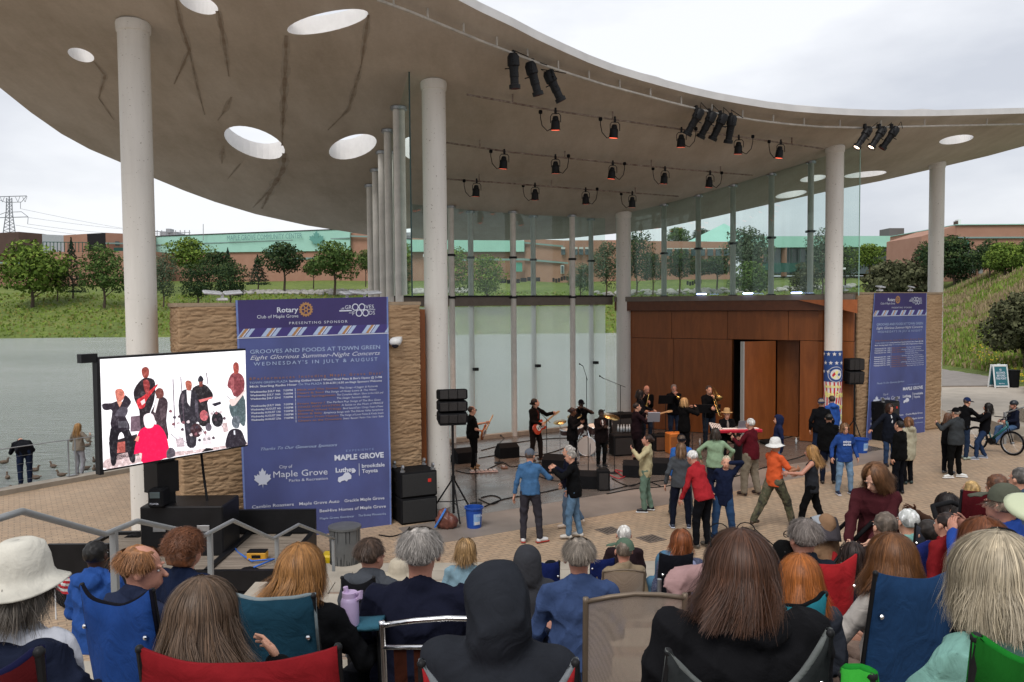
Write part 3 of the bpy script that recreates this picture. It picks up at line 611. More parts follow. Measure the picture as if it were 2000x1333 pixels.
def banner(label, TL, TR, BL, BR, wob, seed, bulge=0.):
    """cloth spanned by four surveyed corners; s,t in 0..1 from top left"""
    TL, TR, BL, BR = [np.array(q, float) for q in (TL, TR, BL, BR)]
    t = thing('sponsor_banner', label, 'banner', tuple(BL*.5+BR*.5))
    nrm = np.cross(TR-TL, BL-TL); nrm /= np.linalg.norm(nrm)
    if nrm @ (CAM-TL) < 0: nrm = -nrm
    def S(s, q):
        s = np.asarray(s, float); q = np.asarray(q, float)
        P = (TL*(1-s)[..., None]+TR*s[..., None])*(1-q)[..., None]+(BL*(1-s)[..., None]+BR*s[..., None])*q[..., None]
        d = wob*(np.sin(s*9+seed+q*2)*.5+np.sin(s*21+q*5+seed*2)*.2+np.sin(q*14+s*3+seed)*.25)*np.minimum(1, q*3+.2)+bulge*q**3+.03
        return P+nrm*d[..., None]
    a = np.linspace(0, 1, 50); q = np.linspace(0, 1, 120); s_, q_ = np.meshgrid(a, q)
    b = MB(); b.grid(S(s_, q_)); bb = MB(); bb.grid(S(s_, q_)-nrm*.006, flip=True); b.add(np.vstack(bb.v), bb.f); b.build('cloth', M_ban, t, smooth=True, world=True)
    def sheet(s0, s1, q0, q1, m, off=.004, name='print', slant=0.):
        s_, q_ = np.meshgrid(np.linspace(s0, s1, max(2, int((s1-s0)*50))), np.linspace(q0, q1, max(3, int((q1-q0)*120)))); s_ = s_+slant*(q1-q_)/(q1-q0)
        P = S(np.clip(s_, 0, 1), q_)+nrm*off; MB().grid(P).build(name, m, t, smooth=True, world=True)
    sheet(0, 1, 0, .155, M_bhead, .003, 'heading_field'); sheet(0, 1, .118, .155, mat('purple_print', (.055, .04, .19), .55, var=.05), .005, 'stripe_field'); sheet(0, .012, 0, 1, M_hem, .006, 'hem'); sheet(.988, 1, 0, 1, M_hem, .006, 'hem'); sheet(0, 1, .1545, .158, K_w, .007, 'rule')
    for k in range(7):
        x = -.02+.165*k
        for dx, w, mm in ((0, .03, K_lb), (.028, .022, K_o), (.048, .01, K_w), (.064, .026, K_lb)):
            sheet(max(0, x+dx), min(.99, x+dx+w), .119, .153, mm, .008, 'stripe', .042)
    Wd = np.linalg.norm(TR-TL); Hh = np.linalg.norm(BL-TL)
    def put(v, f, m, name='lettering', off=.011):           # v in metres on the cloth
        s = v[:, 0]/Wd; q = v[:, 1]/Hh; MB().add(S(np.clip(s, 0, 1), np.clip(q, 0, 1))+nrm*off, f).build(name, m, t, world=True)
    def tx(s, x, y, h, m, w=None, **k):
        """x,y fraction of left edge and baseline; h letter height in fraction; w width in fraction"""
        v, f = text_mesh(s, h*Hh/.7, **k); v = v[:, :2].copy(); v[:, 0] -= v[:, 0].min()
        if w: v[:, 0] *= w*Wd/v[:, 0].max()
        v[:, 0] += x*Wd; v[:, 1] = y*Hh-v[:, 1]; put(v, f, m)
    def shape(pl, x, y, sx, sy, m, off=.012, name='emblem'):
        v = np.array([(x*Wd+p[0]*sx*Wd, y*Hh-p[1]*sy*Wd) for p in pl]); n_ = len(v); c = v.mean(0)
        put(np.vstack([v, c]), [(i, (i+1) % n_, n_) for i in range(n_)], m, name, off)
    def ring(x, y, r0, r1, m, n_=28, off=.012, name='emblem'):
        t_ = np.arange(n_)*2*PI/n_; v = np.vstack([np.c_[np.cos(t_)*r0*Wd, np.sin(t_)*r0*Wd], np.c_[np.cos(t_)*r1*Wd, np.sin(t_)*r1*Wd]])+[x*Wd, y*Hh]
        put(v, [(i, (i+1) % n_, n_+(i+1) % n_, n_+i) for i in range(n_)], m, name, off)
    def bar(x0, y0, x1, y1, w, m):
        a = np.array([x0*Wd, y0*Hh]); c = np.array([x1*Wd, y1*Hh]); d = (c-a)/np.linalg.norm(c-a); e_ = np.array([-d[1], d[0]])*w*Wd/2
        put(np.array([a-e_, a+e_, c+e_, c-e_]), [(0, 1, 2, 3)], m, 'rule')
    tx('Rotary', .25, .055, .021, K_w, .135, bold=.02); tx('Club of Maple Grove', .125, .078, .014, K_w, .26); ring(.435, .0455, .028, .041, K_o); ring(.435, .0455, .006, .014, K_o)
    for k in range(6): a = k*PI/3; bar(.435+.01*math.cos(a), .0455+.01*math.sin(a)*Wd/Hh, .435+.03*math.cos(a), .0455+.03*math.sin(a)*Wd/Hh, .007, K_o)
    for k in range(16): a = k*PI/8; bar(.435+.04*math.cos(a), .0455+.04*math.sin(a)*Wd/Hh, .435+.046*math.cos(a), .0455+.046*math.sin(a)*Wd/Hh, .008, K_o)
    tx('GR', .695, .049, .0165, K_w, .045); ring(.765, .0415, .0165, .023, K_w); ring(.811, .0415, .0165, .023, K_w); tx('VES', .835, .049, .0165, K_w, .06)
    tx('F', .745, .075, .0165, K_w, .015); ring(.79, .067, .0165, .023, K_w); ring(.836, .067, .0165, .023, K_w); tx('DS', .862, .075, .0165, K_w, .04); tx('AND', .72, .068, .006, K_w, .022)
    bar(.655, .0555, .74, .0555, .008, K_w); bar(.675, .044, .69, .044, .003, K_w); bar(.665, .048, .688, .048, .003, K_w); bar(.84, .055, .905, .053, .003, K_w)
    tx('PRESENTING SPONSOR', .325, .106, .0105, K_w, .385, spacing=1.3)
    tx('GROOVES AND FOODS AT TOWN GREEN', .075, .222, .0165, K_lb, .86); tx('Eight Glorious Summer-Night Concerts', .075, .247, .017, K_w, .86, shear=.35); tx("WEDNESDAY'S IN JULY & AUGUST", .095, .272, .0145, K_lb, .82, spacing=1.4)
    tx("8Performances Including Maple Grove Days'", .065, .33, .011, K_br, .885, spacing=1.6, bold=.02)
    tx('TOWN GREEN PLAZA', .065, .346, .0085, K_lb, .24); tx('Serving Grilled Food / Wood Fired Pizza & Bev\'s Opens @ 5-PM', .315, .346, .0085, K_w, .63, bold=.015)
    tx('Mick Sterling Radio Hour', .065, .361, .0085, K_w, .30, bold=.02); tx('On The PLAZA', .375, .361, .0085, K_lb, .15); tx('5:30-6:30 | 6:30 on-Stage Sponsors Welcome', .535, .361, .0085, K_w, .41, bold=.015)
    rows = [('JULY 9th', 'Mick and The Stones', 'The Songs of Jagger & Richards', .27, .27), ('JULY 16th', 'Heart & Soul', 'The Songs of Huey Lewis & The News', .17, .36), ('JULY 23rd', 'Bruce Springsteen', 'The Complete Album / Born in the USA and', .25, .36), (None, '', 'The Seeger Sessions Album', .25, .23),
            ('JULY 30th', 'From Barry /', 'The Perfect Pop Songs of The Bee Gees', .18, .38), ('AUGUST 6th', 'CHASE AND OVATION', 'A Salute to the Music of PRINCE', .28, .30), ('AUGUST 13th', 'Spinning Wheel Trilogy', 'Blood Sweat &Tears / Chicago /Tower of Power', .29, .33), ('AUGUST 20th', 'Elton & Billy', 'Symphony Songs with The Dakota Valley Symphony', .16, .42), ('AUGUST 27th', 'Prisoner From Heaven', 'The Songs of Louis Prima & Keely Smith', .27, .35), (None, 'Cheers to the Crooners', 'Sinatra / Bennett / Martin / Cole / Darin / Buble', .29, .36)]
    y = .383
    for k, (d, a_, b_, wa, wb) in enumerate(rows):
        if d: tx('Wednesday '+d, .065, y, .0078, K_w, .19, bold=.03); tx('7:00PM', .275, y, .0078, K_w, .06, bold=.02)
        bar(.352, y-.010, .352, y+.002, .003, K_w)
        if a_: tx(a_, .365, y, .0078, K_br, wa, bold=.02)
        tx(b_, .375+wa, y, .0078, K_w, min(wb, .955-.375-wa), shear=.2); y += .0142 if k != 3 else .0155
    tx('Thanks To Our Generous Sponsors', .12, .622, .012, K_lb, .5, shear=.4)
    tx('EXPERIENCE', .68, .648, .0085, K_p, .2, spacing=1.4); tx('MAPLE GROVE', .60, .681, .0215, K_w, .35, bold=.035)
    shape(leaf, .125, .735, .058, .062, K_w); tx('City of', .235, .701, .013, K_w, .085); tx('Maple Grove', .195, .737, .026, K_w, .355); tx('Parks & Recreation', .295, .758, .011, K_w, .255)
    tx('Luther', .605, .731, .019, K_w, .13, bold=.03); tx('brookdale', .79, .719, .0155, K_w, .165, bold=.02); tx('Toyota', .79, .741, .0155, K_w, .115, bold=.02); bar(.77, .70, .77, .751, .004, K_w)
    shape([(-1, -.3), (-.9, .1), (-.3, .25), (.1, .62), (.6, .6), (1, .2), (.95, -.15), (.5, -.2), (.3, -.42), (0, -.25), (-.5, -.35), (-.7, -.5)], .665, .756, .048, .055, K_w); shape([(-.8, -.6), (0, .8), (.5, .5), (.8, .1), (.3, -.5)], .73, .73, .02, .02, K_w)
    tx('Cambio Roasters', .05, .857, .0125, K_w, .27, bold=.01); tx('Maple Grove Auto', .355, .857, .0125, K_w, .27, bold=.01); tx('Grackle Maple Grove', .66, .857, .0125, K_w, .29, bold=.01)
    tx('Sovereign Estate Winery', .05, .892, .0125, K_w, .38, bold=.01); tx('BeeHive Homes of Maple Grove', .49, .892, .0125, K_w, .47, bold=.01)
    tx('Engineering', .32, .922, .009, K_lb, .14); tx('Maple Grove Goodyear', .49, .922, .009, K_lb, .24); tx('The Ensley Minnetonka', .76, .922, .009, K_lb, .2); tx('Baylor', .17, .945, .009, K_w, .1)
    return t
def onwall(px, py, v0, off=0.):
    d = ray(px, py); lo, hi = 5., 60.
    for _ in range(50):
        m = (lo+hi)/2; P = CAM+d*(m/d[1])
        if toUV(P)[1] < v0-off: lo = m
        else: hi = m
    return CAM+d*(lo/d[1])
banner('large royal blue sponsor banner hung on the left stone wall behind the screen', onwall(459, 587, VL), onwall(757, 580, VL), onwall(478, 1062, VL, .25), onwall(764, 1041, VL, .45), .03, 1.)
banner('royal blue sponsor banner on the stone wall right of the stage', onwall(1706, 573, VR), onwall(1808, 573, VR), onwall(1690, 862, VR, .12), onwall(1803, 846, VR, .12), .035, 4.)
# ---- floodlights on the wall tops
def floodlight(px, py, v0, label, two=1, rz=0.):
    P = onwall(px, py, v0+.4); P[2] = 4.6 if v0 < 0 else 4.82; t = thing('floodlight', label, 'floodlight', tuple(P), AU+rz, 'white floodlights on the wall tops'); b = MB()
    b.rbox((0, 0, .03), (.2, .16, .06), .02); b.cyl((0, 0, .05), (0, 0, .12), .03); b.build('base', M_white, t)
    b = MB()
    for s in ((-1, 1) if two > 1 else (0,)): b.rbox((s*.19, -.03, .15+(.01 if s else 0)), (.34, .2, .05), .02, eul(.25, s*-.08, 0))
    b.build('lamp_head', mat('weathered_white', (.55, .56, .58), .5, var=.15), t, smooth=30)
floodlight(434, 575, VL, 'double white floodlight on top of the wall left of the banner', 2); floodlight(678, 572, VL, 'white floodlight on the wall above the banner printed guitar logo', 1, .3); floodlight(712, 572, VL, 'white floodlight beside the slim posts at the banner top corner', 2, .2)
floodlight(1718, 572, VR, 'white floodlight left above the right banner', 1); floodlight(1778, 572, VR, 'bluish white floodlight right above the right banner', 1, .4); floodlight(1650, 575, VR, 'white floodlight next to the flag column top', 1, -.2)
P = onwall(772, 668, VL, .12); t = thing('security_camera', 'white dome security camera on the stone wall beside the banner', 'camera', tuple(P)); b = MB(); b.box((.06, .12, .05), (.12, .2, .1)); b.ell((0, 0, 0), (.13, .13, .1)); b.build('housing', M_white, t, smooth=40); b = MB(); b.ell((0, -.02, -.05), (.085, .09, .09)); b.build('dome', mat('smoked_dome', (.02, .02, .03), .08, var=0), t, smooth=True)
# blue lit strips on the wood wall top
for k, x in enumerate([1370, 1460, 1555]):
    P = W0+wd*s_at(x, .3)+wn*.3+np.array([0, 0, SILL+.16]); o = MB().rbox((0, 0, 0), (.34, .08, .05), .02, wrot).build('strip_light', mat('blue_white_light', (.45, .55, 1.), emit=4.5)); o.location = P
    tag(o, 'small glowing blue light bar on the wood wall top, %s' % ['nearest the back column', 'middle one', 'nearest the flag column'][k], 'light', 'blue light bars on the wood wall')
# flag banner wrapped on column D
fb = thing('flag_banner', 'stars and stripes banner wrapped round the white corner column', 'banner', (pD[0], pD[1], 0)); rr = .27
def cylP(a, z, off=0.): return np.array([pD[0]+math.sin(a)*(rr+off), pD[1]-math.cos(a)*(rr+off), z])
va = math.atan2(pD[0], pD[1]); zt0, zb0 = AT(1628, 686, 24.9)[2], .35
def csheet(a0, a1, z0, z1, m, name, off, ph=0):
    P = [[cylP(a, z, off) for a in np.linspace(a0, a1, 14)] for z in np.linspace(z0, z1, 8)]; MB().grid(P).build(name, m, fb, smooth=True, world=True)
a_l, a_r = -va-1.25, -va+1.35
K_white = mat('banner_white', (.66, .65, .64), .6, var=.04); K_red = mat('banner_red', (.50, .02, .03), .6, var=.05); K_navy = mat('banner_navy', (.02, .06, .22), .6, var=.1); K_yel = mat('yellow_print', (.75, .72, .25), .6, var=0)
csheet(a_l, a_r, zb0, zt0, K_white, 'cloth', .004); csheet(a_l, a_r, zt0-.95, zt0, K_navy, 'blue_field', .008)
for k in range(7):                      # waving stripes
    P = []
    for z in np.linspace(.9, zt0-.95, 24):
        f = (zt0-.95-z)/1.6; a = a_l+(a_r-a_l)*(k/6.5+.10*math.sin(f*3.5+k*.4)-.05+f*.03); P.append([cylP(np.clip(a, a_l, a_r), z, .008), cylP(np.clip(a+.17, a_l, a_r), z, .008)])
    MB().grid(P).build('stripe', K_red, fb, world=True)
for k in range(12):
    a = a_l+.15+(k % 4)*.62+(k//4 % 2)*.25; z = zt0-.1-.27*(k//4); c = cylP(a, z, .012); xx = np.array([math.cos(a), math.sin(a), 0]); pl = [((.07 if i % 2 == 0 else .028)*math.sin(i*PI/5), (.07 if i % 2 == 0 else .028)*math.cos(i*PI/5)) for i in range(10)]
    MB().add([c]+[c+xx*p_[0]+np.array([0, 0, p_[1]]) for p_ in pl], [(0, 1+i, 1+(i+1) % 10) for i in range(10)]).build('star', K_white, fb, world=True)
def onc(v2, a0, z0, m, off, name='lettering', f=None):
    P = np.array([cylP(a0+x/rr, z0+y, off) for x, y in v2]); MB().add(P, f).build(name, m, fb, world=True)
th_ = np.arange(28)*2*PI/28
for r1, mm, of in ((.24, K_white, .014), (.225, K_navy, .017), (.16, K_white, .020)):
    onc([(r1*math.cos(a), r1*math.sin(a)) for a in th_]+[(0, 0)], -va+.35, zt0-.72, mm, of, 'emblem', [(i, (i+1) % 28, 28) for i in range(28)])
onc([(-.1, -.1), (-.04, -.12), (.03, .02), (.06, .1), (0, .12), (-.05, .05), (.02, -.02), (.1, -.1), (.06, -.13)], -va+.35, zt0-.72, K_yel, .024, 'emblem', [(0, 1, 2), (2, 3, 4), (4, 5, 2), (5, 6, 2), (6, 7, 8)])
onc([(-.12, -.02), (-.05, .08), (-.02, 0), (-.09, -.08)], -va+.35, zt0-.72, K_red, .023, 'emblem', [(0, 1, 2, 3)]); onc([(.04, .0), (.1, .05), (.12, -.02), (.07, -.05)], -va+.35, zt0-.72, K_navy, .023, 'emblem', [(0, 1, 2, 3)])
for s, z, w, h in (('Behind the Maple', zt0-1.13, .5, .09), ('Maple Grove', zt0-1.42, .62, .19), ('a Yellow', zt0-1.78, .45, .17), ('Ribbon City', zt0-2.08, .6, .17)):
    v, f = text_mesh(s, h/.7, bold=.04); v[:, 0] *= w/v[:, 0].max(); onc(v[:, :2], a_l+.35 if s != 'a Yellow' else a_l+.9, z, K_yel, .014, f=f)
# ================================================================ stage lighting
M_pipe = mat('white_pipe', (.44, .41, .36), .6, var=.2, vs=5); M_pipe2 = mat('peeling_pipe', (.36, .31, .26), .7, col2=(.12, .07, .05), vs=9)
def rail(pts, label, m=M_pipe, r=.03, dz=-.2, hang=2.4):
    P = [ROOF(x, y, dz) for x, y in pts]; t = thing('lighting_pipe', label, 'pipe', tuple(P[0]), 0, 'lighting pipes under the canopy')
    MB().tube(P, r, 8).build('pipe', m, t, smooth=True, world=True)
    b = MB(); acc = 0
    for i in range(len(P)-1):
        d = np.linalg.norm(P[i+1]-P[i]); k = max(1, int(d/hang))
        for j in range(k): q = P[i]+(P[i+1]-P[i])*(j+.5)/k; b = MB(); b.cyl(q, [q[0], q[1], roofz(q[0], q[1])], .02, n=6); b.build('hanger', m, t, world=True)
rail([(737, 0), (800, 23), (870, 52), (940, 81), (1000, 104), (1060, 127), (1120, 147), (1180, 166), (1240, 182), (1300, 198), (1360, 213), (1420, 226), (1480, 236), (1540, 243), (1600, 248), (1680, 250), (1760, 248), (1850, 246), (2000, 243)], 'long white pipe following the curved front edge of the canopy')
rail([(912, 185), (1085, 217), (1300, 249), (1480, 273), (1608, 291)], 'straight light pipe just behind the front pipe', M_pipe2, .024); rail([(872, 279), (1000, 298), (1200, 319), (1340, 332), (1470, 343)], 'straight light pipe over the middle of the stage', M_pipe2, .024); rail([(870, 350), (1000, 359), (1150, 371), (1325, 384)], 'straight light pipe nearest the back glass', M_pipe2, .024)
M_lens = mat('glowing_red_lens', (1., .13, .06), emit=2.4); M_lensw = mat('glowing_warm_lens', (1., .75, .55), emit=6)
def par(px, py, k):
    P = ROOF(px, py, -.26); t = thing('par_light', PARL[k], 'stage light', tuple(P), random.uniform(-.4, .4), 'black par lights hanging under the canopy'); t.scale = (.86, .86, .9)
    b = MB(); b.cyl((0, 0, -.02), (0, 0, .08), .03, n=8); b.box((0, 0, -.03), (.06, .06, .1)); b.build('clamp', M_black, t)
    b = MB(); b.tube([(-.14, 0, -.3), (-.14, 0, -.13), (-.09, 0, -.07), (.09, 0, -.07), (.14, 0, -.13), (.14, 0, -.3)], .012, 6); b.build('yoke', M_black, t)
    b = MB(); b.lathe([(0, -.12), (.06, -.13), (.085, -.19), (.085, -.22), (.115, -.25), (.125, -.46), (.135, -.46), (.135, -.485), (.12, -.485), (.115, -.45)], n=18, rot=eul(.16, .05, 0)); b.build('can', M_black, t, smooth=35)
    b = MB(); b.cyl((0, 0, -.474), (0, 0, -.487), .118, n=16); b.v[0] = b.v[0] @ eul(.16, .05, 0).T; b.build('lens', M_lens, t)
    if k % 2 == 0:          # these lamps are lit: a warm beam down onto the stage
        ld = bpy.data.lights.new('par_beam', 'SPOT'); ld.energy = 480; ld.color = (1, .58, .36); ld.spot_size = R(62); ld.spot_blend = .7; ld.shadow_soft_size = .12; lo_ = bpy.data.objects.new('beam', ld); COL.objects.link(lo_); lo_.parent = t; lo_.location = (0, 0, -.55); lo_.rotation_euler = (R(8), 0, -t.rotation_euler[2])
    b = MB(); s = random.choice([-1, -1, 1])*.42; b.tube([(s, 0, .02), (s, 0, -.15), (s*.9, 0, -.35), (s*.55, 0, -.5), (s*.3, 0, -.45), (0.02*s, 0, -.3)], .012, 6); b.rbox((s, 0, 0), (.1, .08, .1), .02); b.build('cable', M_blackm, t)
PARL = []
for row, cnt in (('front row', 5), ('middle row', 5), ('back row', 4)):
    for k in range(cnt): PARL.append('black par light with red lens, %s in the %s counting from the glass column' % (['first', 'second', 'third', 'fourth', 'fifth'][k], row))
for k, (x, y) in enumerate([(1085, 217), (1201, 234), (1331, 254), (1443, 269), (1525, 278), (985, 297), (1085, 307), (1197, 319), (1299, 330), (1387, 338), (931, 354), (1045, 362), (1144, 371), (1235, 378)]): par(x, y, k)
def spot(px, py, dx, dy, label, warm=False, L_=.62):
    P = ROOF(px, py, -.22); t = thing('spotlight', label, 'stage light', tuple(P), 0, 'long black spotlights on the front pipe')
    ax = np.array([dx, dy, -1.]); ax /= np.linalg.norm(ax); x, y, z = frame(ax); Rm = np.c_[x, y, z]; o0 = np.array([0, 0, -.22])-ax*.2
    b = MB(); b.cyl((0, 0, -.12), (0, 0, .08), .032, n=8); b.box((0, .03, .02), (.08, .07, .12)); b.build('clamp', M_black, t)
    b = MB(); b.tube([o0+ax*.2+x*.15, o0+ax*.1+x*.15+[0, 0, .12], (0, 0, -.1), o0+ax*.1-x*.15+[0, 0, .12], o0+ax*.2-x*.15], .014, 6); b.build('yoke', M_black, t)
    b = MB(); b.lathe([(0, -.05), (.08, -.04), (.12, .03), (.125, .2), (.1, .22), (.09, .3), (.095, .42), (.085, .43), (.085, .56), (.115, .57), (.115, L_+.03), (.095, L_+.03), (.09, .58)], n=18, rot=Rm); b.v = [q+o0 for q in b.v]; b.build('barrel', M_black, t, smooth=35)
    b = MB(); b.cyl(o0+ax*(L_-.03), o0+ax*(L_-.01), .088, n=16); b.build('lens', M_lensw if warm else M_lens, t)
    b = MB(); b.cyl(o0+ax*.12-x*.2, o0+ax*.12+x*.2, .016, n=6); b.cyl(o0+ax*.33-x*.14, o0+ax*.33+x*.14, .012, n=6); b.cyl(o0+ax*.25-y*.18, o0+ax*.25, .012, n=6); b.tube([o0+x*.05, o0+x*.25-ax*.15, (.3, 0, -.05)], .01, 5); b.build('knob', M_black, t)
for a in [(1003, 107, .05, .12, 'spotlight at the left of the group of three near the roof front edge'), (1040, 123, .28, .15, 'middle spotlight of the three beside the curved roof edge'), (1078, 139, .5, .15, 'most tilted spotlight of the three above the stage left'),
          (1360, 213, -.55, .3, 'first tilted spotlight in the cluster of four'), (1385, 219, -.5, .3, 'second spotlight in the cluster of four'), (1407, 223, -.45, .3, 'third spotlight in the cluster of four'), (1428, 227, -.1, .3, 'nearly upright spotlight in the cluster of four')]: spot(*a)
for a in [(1690, 248, -.7, -.1, 'brightly lit spotlight nearest the flag column', True), (1718, 248, -.7, -.1, 'lit middle spotlight of the right cluster', True), (1742, 248, -.65, .2, 'unlit spotlight at the end of the right cluster', False)]: spot(*a)
# ================================================================ far shore: buildings, trees, pylon
M_brick = brickmat('orange_brick', (.36, .155, .09), (.31, .13, .075), (.3, .2, .15), .6, .2, ms=.02, kind='Generated', stain=False)
M_brick = mat('orange_brick', (.37, .205, .145), .85, var=.1, vs=.6, col2=(.33, .175, .12)); M_dbrick = mat('brown_brick', (.085, .05, .04), .85, var=.12, vs=.5)
M_teal = mat('teal_metal_cladding', (.33, .58, .49), .6, var=.05, vs=.2); M_tline = mat('dull_teal_line', (.2, .29, .27), .6, var=0); M_tdark = mat('dark_green_recess', (.012, .075, .06), .6, var=0)
M_win = mat('window_glass', (.05, .08, .09), .12, var=0, spec=.7); M_wfr = mat('pale_frame', (.5, .52, .5), .5, var=0); M_pale = mat('pale_panel', (.42, .44, .47), .6, var=.08); M_void = mat('black_opening', (.008, .007, .009), .8, var=0)
def slabq(t, name, m, x0, x1, yt0, yt1, yb0, yb1, Y0, Y1, depth=12., off=0.):
    """upright block whose front runs between two surveyed sight lines"""
    a, c2 = AT(x0, yb0, Y0-off), AT(x1, yb1, Y1-off); at, ct = AT(x0, yt0, Y0-off), AT(x1, yt1, Y1-off); d = np.array([0, depth, 0]) if depth else 0
    a2, c3 = a.copy(), c2.copy(); a2[:2] = at[:2]; c3[:2] = ct[:2]
    V = [np.array([at[0], at[1], a[2]]), np.array([ct[0], ct[1], c2[2]]), ct, at]; V = V+[q+d for q in V]
    MB().add(V, [(0, 1, 2, 3), (5, 4, 7, 6), (4, 0, 3, 7), (1, 5, 6, 2), (3, 2, 6, 7), (4, 5, 1, 0)]).build(name, m, t, world=True)
def btext(t, s, x0, x1, y0, y1, h, Y0, Y1, m):
    a, c2 = AT(x0, y0, Y0-.8), AT(x1, y1, Y1-.8); d = c2-a; Ld = np.linalg.norm(d[:2]); d2 = d/Ld; lettering('lettering', s, a, d2, (0, 0, 1), h, m, t, width=Ld)
t = thing('community_center', 'long brick and teal civic building across the lake with name lettering', 'building', tuple(AT(500, 560, 235)))
slabq(t, 'wall', M_brick, 297, 683, 488, 484, 560, 560, 240, 232, 40); slabq(t, 'teal_band', M_teal, 290, 683, 463, 448, 495, 490, 240, 232, 38, .5)
slabq(t, 'recess', M_tdark, 459, 538, 480, 477, 489, 488, 237, 235.5, .6, .9); slabq(t, 'line', M_tline, 297, 604, 478, 467.5, 480, 469.5, 240, 234, .5, .9); slabq(t, 'line', M_tline, 634, 683, 466.5, 464, 468.5, 466, 233.5, 232, .5, .9); slabq(t, 'line', M_tline, 460, 683, 504, 503, 508, 507, 237, 232, .5, .3)
btext(t, 'MAPLE GROVE COMMUNITY CENTER', 443, 590, 470.5, 465.5, 2.1, 236.0, 233.2, mat('grey_lettering', (.12, .25, .25), .6, var=0))
b = MB(); P = AT(618, 466, 232); xx = np.array([1, -.03, 0]); pl = [(x*2.2, y*2.2) for x, y in leaf]; n_ = len(pl); b.add([P]+[P+xx*q[0]+np.array([0, 0, q[1]]) for q in pl], [(0, 1+i, 1+(i+1) % n_) for i in range(n_)]); b.build('leaf_emblem', mat('grey_green_emblem', (.11, .30, .26), .6, var=0), t, world=True)
slabq(t, 'coping', M_void, 290, 683, 461.5, 446.5, 463, 448, 240, 232, 38, .7)
b = MB()
for x in range(298, 372, 9): b.cyl(AT(x, 463, 239), AT(x, 450, 239), .12, n=5)
b.tube([AT(298, 452, 239), AT(372, 455, 239)], .1, 5); b.build('railing', M_steel, t, world=True); slabq(t, 'roof_unit', M_steel, 312, 345, 453, 454, 463, 463, 250, 250, 6); slabq(t, 'chimney', M_steel, 324, 332, 447, 447, 455, 455, 249, 249, 3)
b = MB(); b.cyl(AT(397, 470, 236), AT(397, 438, 236), .1, n=5); b.build('mast', M_steel, t, world=True)
t = thing('brick_hall', 'orange and brown brick hall at far left behind the trees', 'building', tuple(AT(120, 560, 225)))
slabq(t, 'upper_wall', M_dbrick, -260, 36, 470, 453, 498, 497, 215, 215, 30); slabq(t, 'upper_wall', M_dbrick, 36, 82, 453, 457, 497, 494, 215, 219, 30); slabq(t, 'panel', M_pale, 82, 124, 458, 460, 494, 493, 219, 222, 20)
slabq(t, 'upper_wall', M_brick, 124, 170, 460, 457, 492, 491, 222, 224, 20); slabq(t, 'dark_opening', M_void, 170, 206, 457, 455, 491, 490, 224, 226, 20); slabq(t, 'upper_wall', M_brick, 206, 292, 455, 459, 495, 495, 226, 235, 20)
slabq(t, 'lower_wall', M_brick, -260, 292, 497, 490, 560, 560, 214, 224, 20, .5); slabq(t, 'line', M_tline, -260, 70, 512, 512, 515, 515, 213, 213, .5, .9); slabq(t, 'line', M_tline, 206, 292, 474, 475, 477, 478, 226, 233, .5, .6); slabq(t, 'recess', M_tdark, 222, 262, 484, 484, 491, 491, 227, 230, .5, .8); slabq(t, 'window', M_win, 225, 232, 472, 472, 480, 480, 228, 229, .4, .8)
b = MB()
for x in range(84, 170, 7): b.cyl(AT(x, 493, 214), AT(x, 473, 214), .1, n=5)
b.tube([AT(84, 473, 214), AT(170, 474, 214)], .1, 5); b.build('railing', M_tdark, t, world=True)
t = thing('brick_wing', 'orange brick wing seen through the back glass with a green door', 'building', tuple(AT(1000, 560, 228)))
slabq(t, 'wall', M_brick, 683, 1024, 455, 470, 560, 560, 233, 228, 25); slabq(t, 'teal_band', M_teal, 730, 1024, 468, 470, 492, 492, 231, 227, 2, .8); slabq(t, 'wall', M_brick, 1024, 1100, 466, 470, 560, 562, 227.5, 220, 25, 0); slabq(t, 'wall', M_brick, 1100, 1262, 470, 469, 562, 560, 220, 222, 25)
slabq(t, 'line', M_tline, 683, 718, 460, 461, 463, 464, 232.5, 232, .5, .6); slabq(t, 'line', M_tline, 1024, 1100, 473, 480, 476, 483, 227, 219.5, .5, .5); slabq(t, 'line', M_tline, 900, 1024, 506, 505, 510, 509, 229, 226, .5, 1.4); slabq(t, 'line', M_tline, 1024, 1110, 505, 513, 509, 516, 227, 219, .5, .6)
slabq(t, 'door', mat('green_door', (.08, .32, .24), .5, var=0), 1007, 1020, 513, 513, 531, 531, 227, 227, .6, 1.5); slabq(t, 'door', M_wfr, 1095, 1102, 518, 518, 535, 535, 220, 220, .6, 1)
for x in (1096.5,): slabq(t, 'pane', M_win, x, x+4, 520, 520, 533, 533, 220, 220, .3, 1.4)
for x in (1096, 1120, 1131, 1143): slabq(t, 'window', M_win, x, x+8, 483, 483, 498, 498, 220, 220, .6, 1); slabq(t, 'window_head', M_wfr, x, x+8, 483, 483, 487, 487, 220, 220, .2, 1.5)
t = thing('low_office', 'low brick office with pale framed windows and green pyramid roof', 'building', tuple(AT(1380, 560, 230)))
slabq(t, 'wall', M_brick, 1262, 1436, 471, 473, 560, 560, 226, 224, 25)
for x in range(1302, 1430, 16): slabq(t, 'window', M_win, x, x+11, 487, 487, 500, 500, 224.5, 224.5, .5, 1); slabq(t, 'frame', M_wfr, x-1.5, x+12.5, 485, 485, 487, 487, 224.5, 224.5, .5, 1.2)
ap_, b0, b1, b2_ = AT(1414, 437, 236), AT(1344, 472, 226), AT(1486, 472, 226), AT(1470, 471, 250); b3_ = AT(1370, 471, 250)
MB().add([b0, b1, b2_, b3_, ap_], [(0, 1, 4), (1, 2, 4), (2, 3, 4), (3, 0, 4), (3, 2, 1, 0)]).build('roof', M_teal, t, world=True)
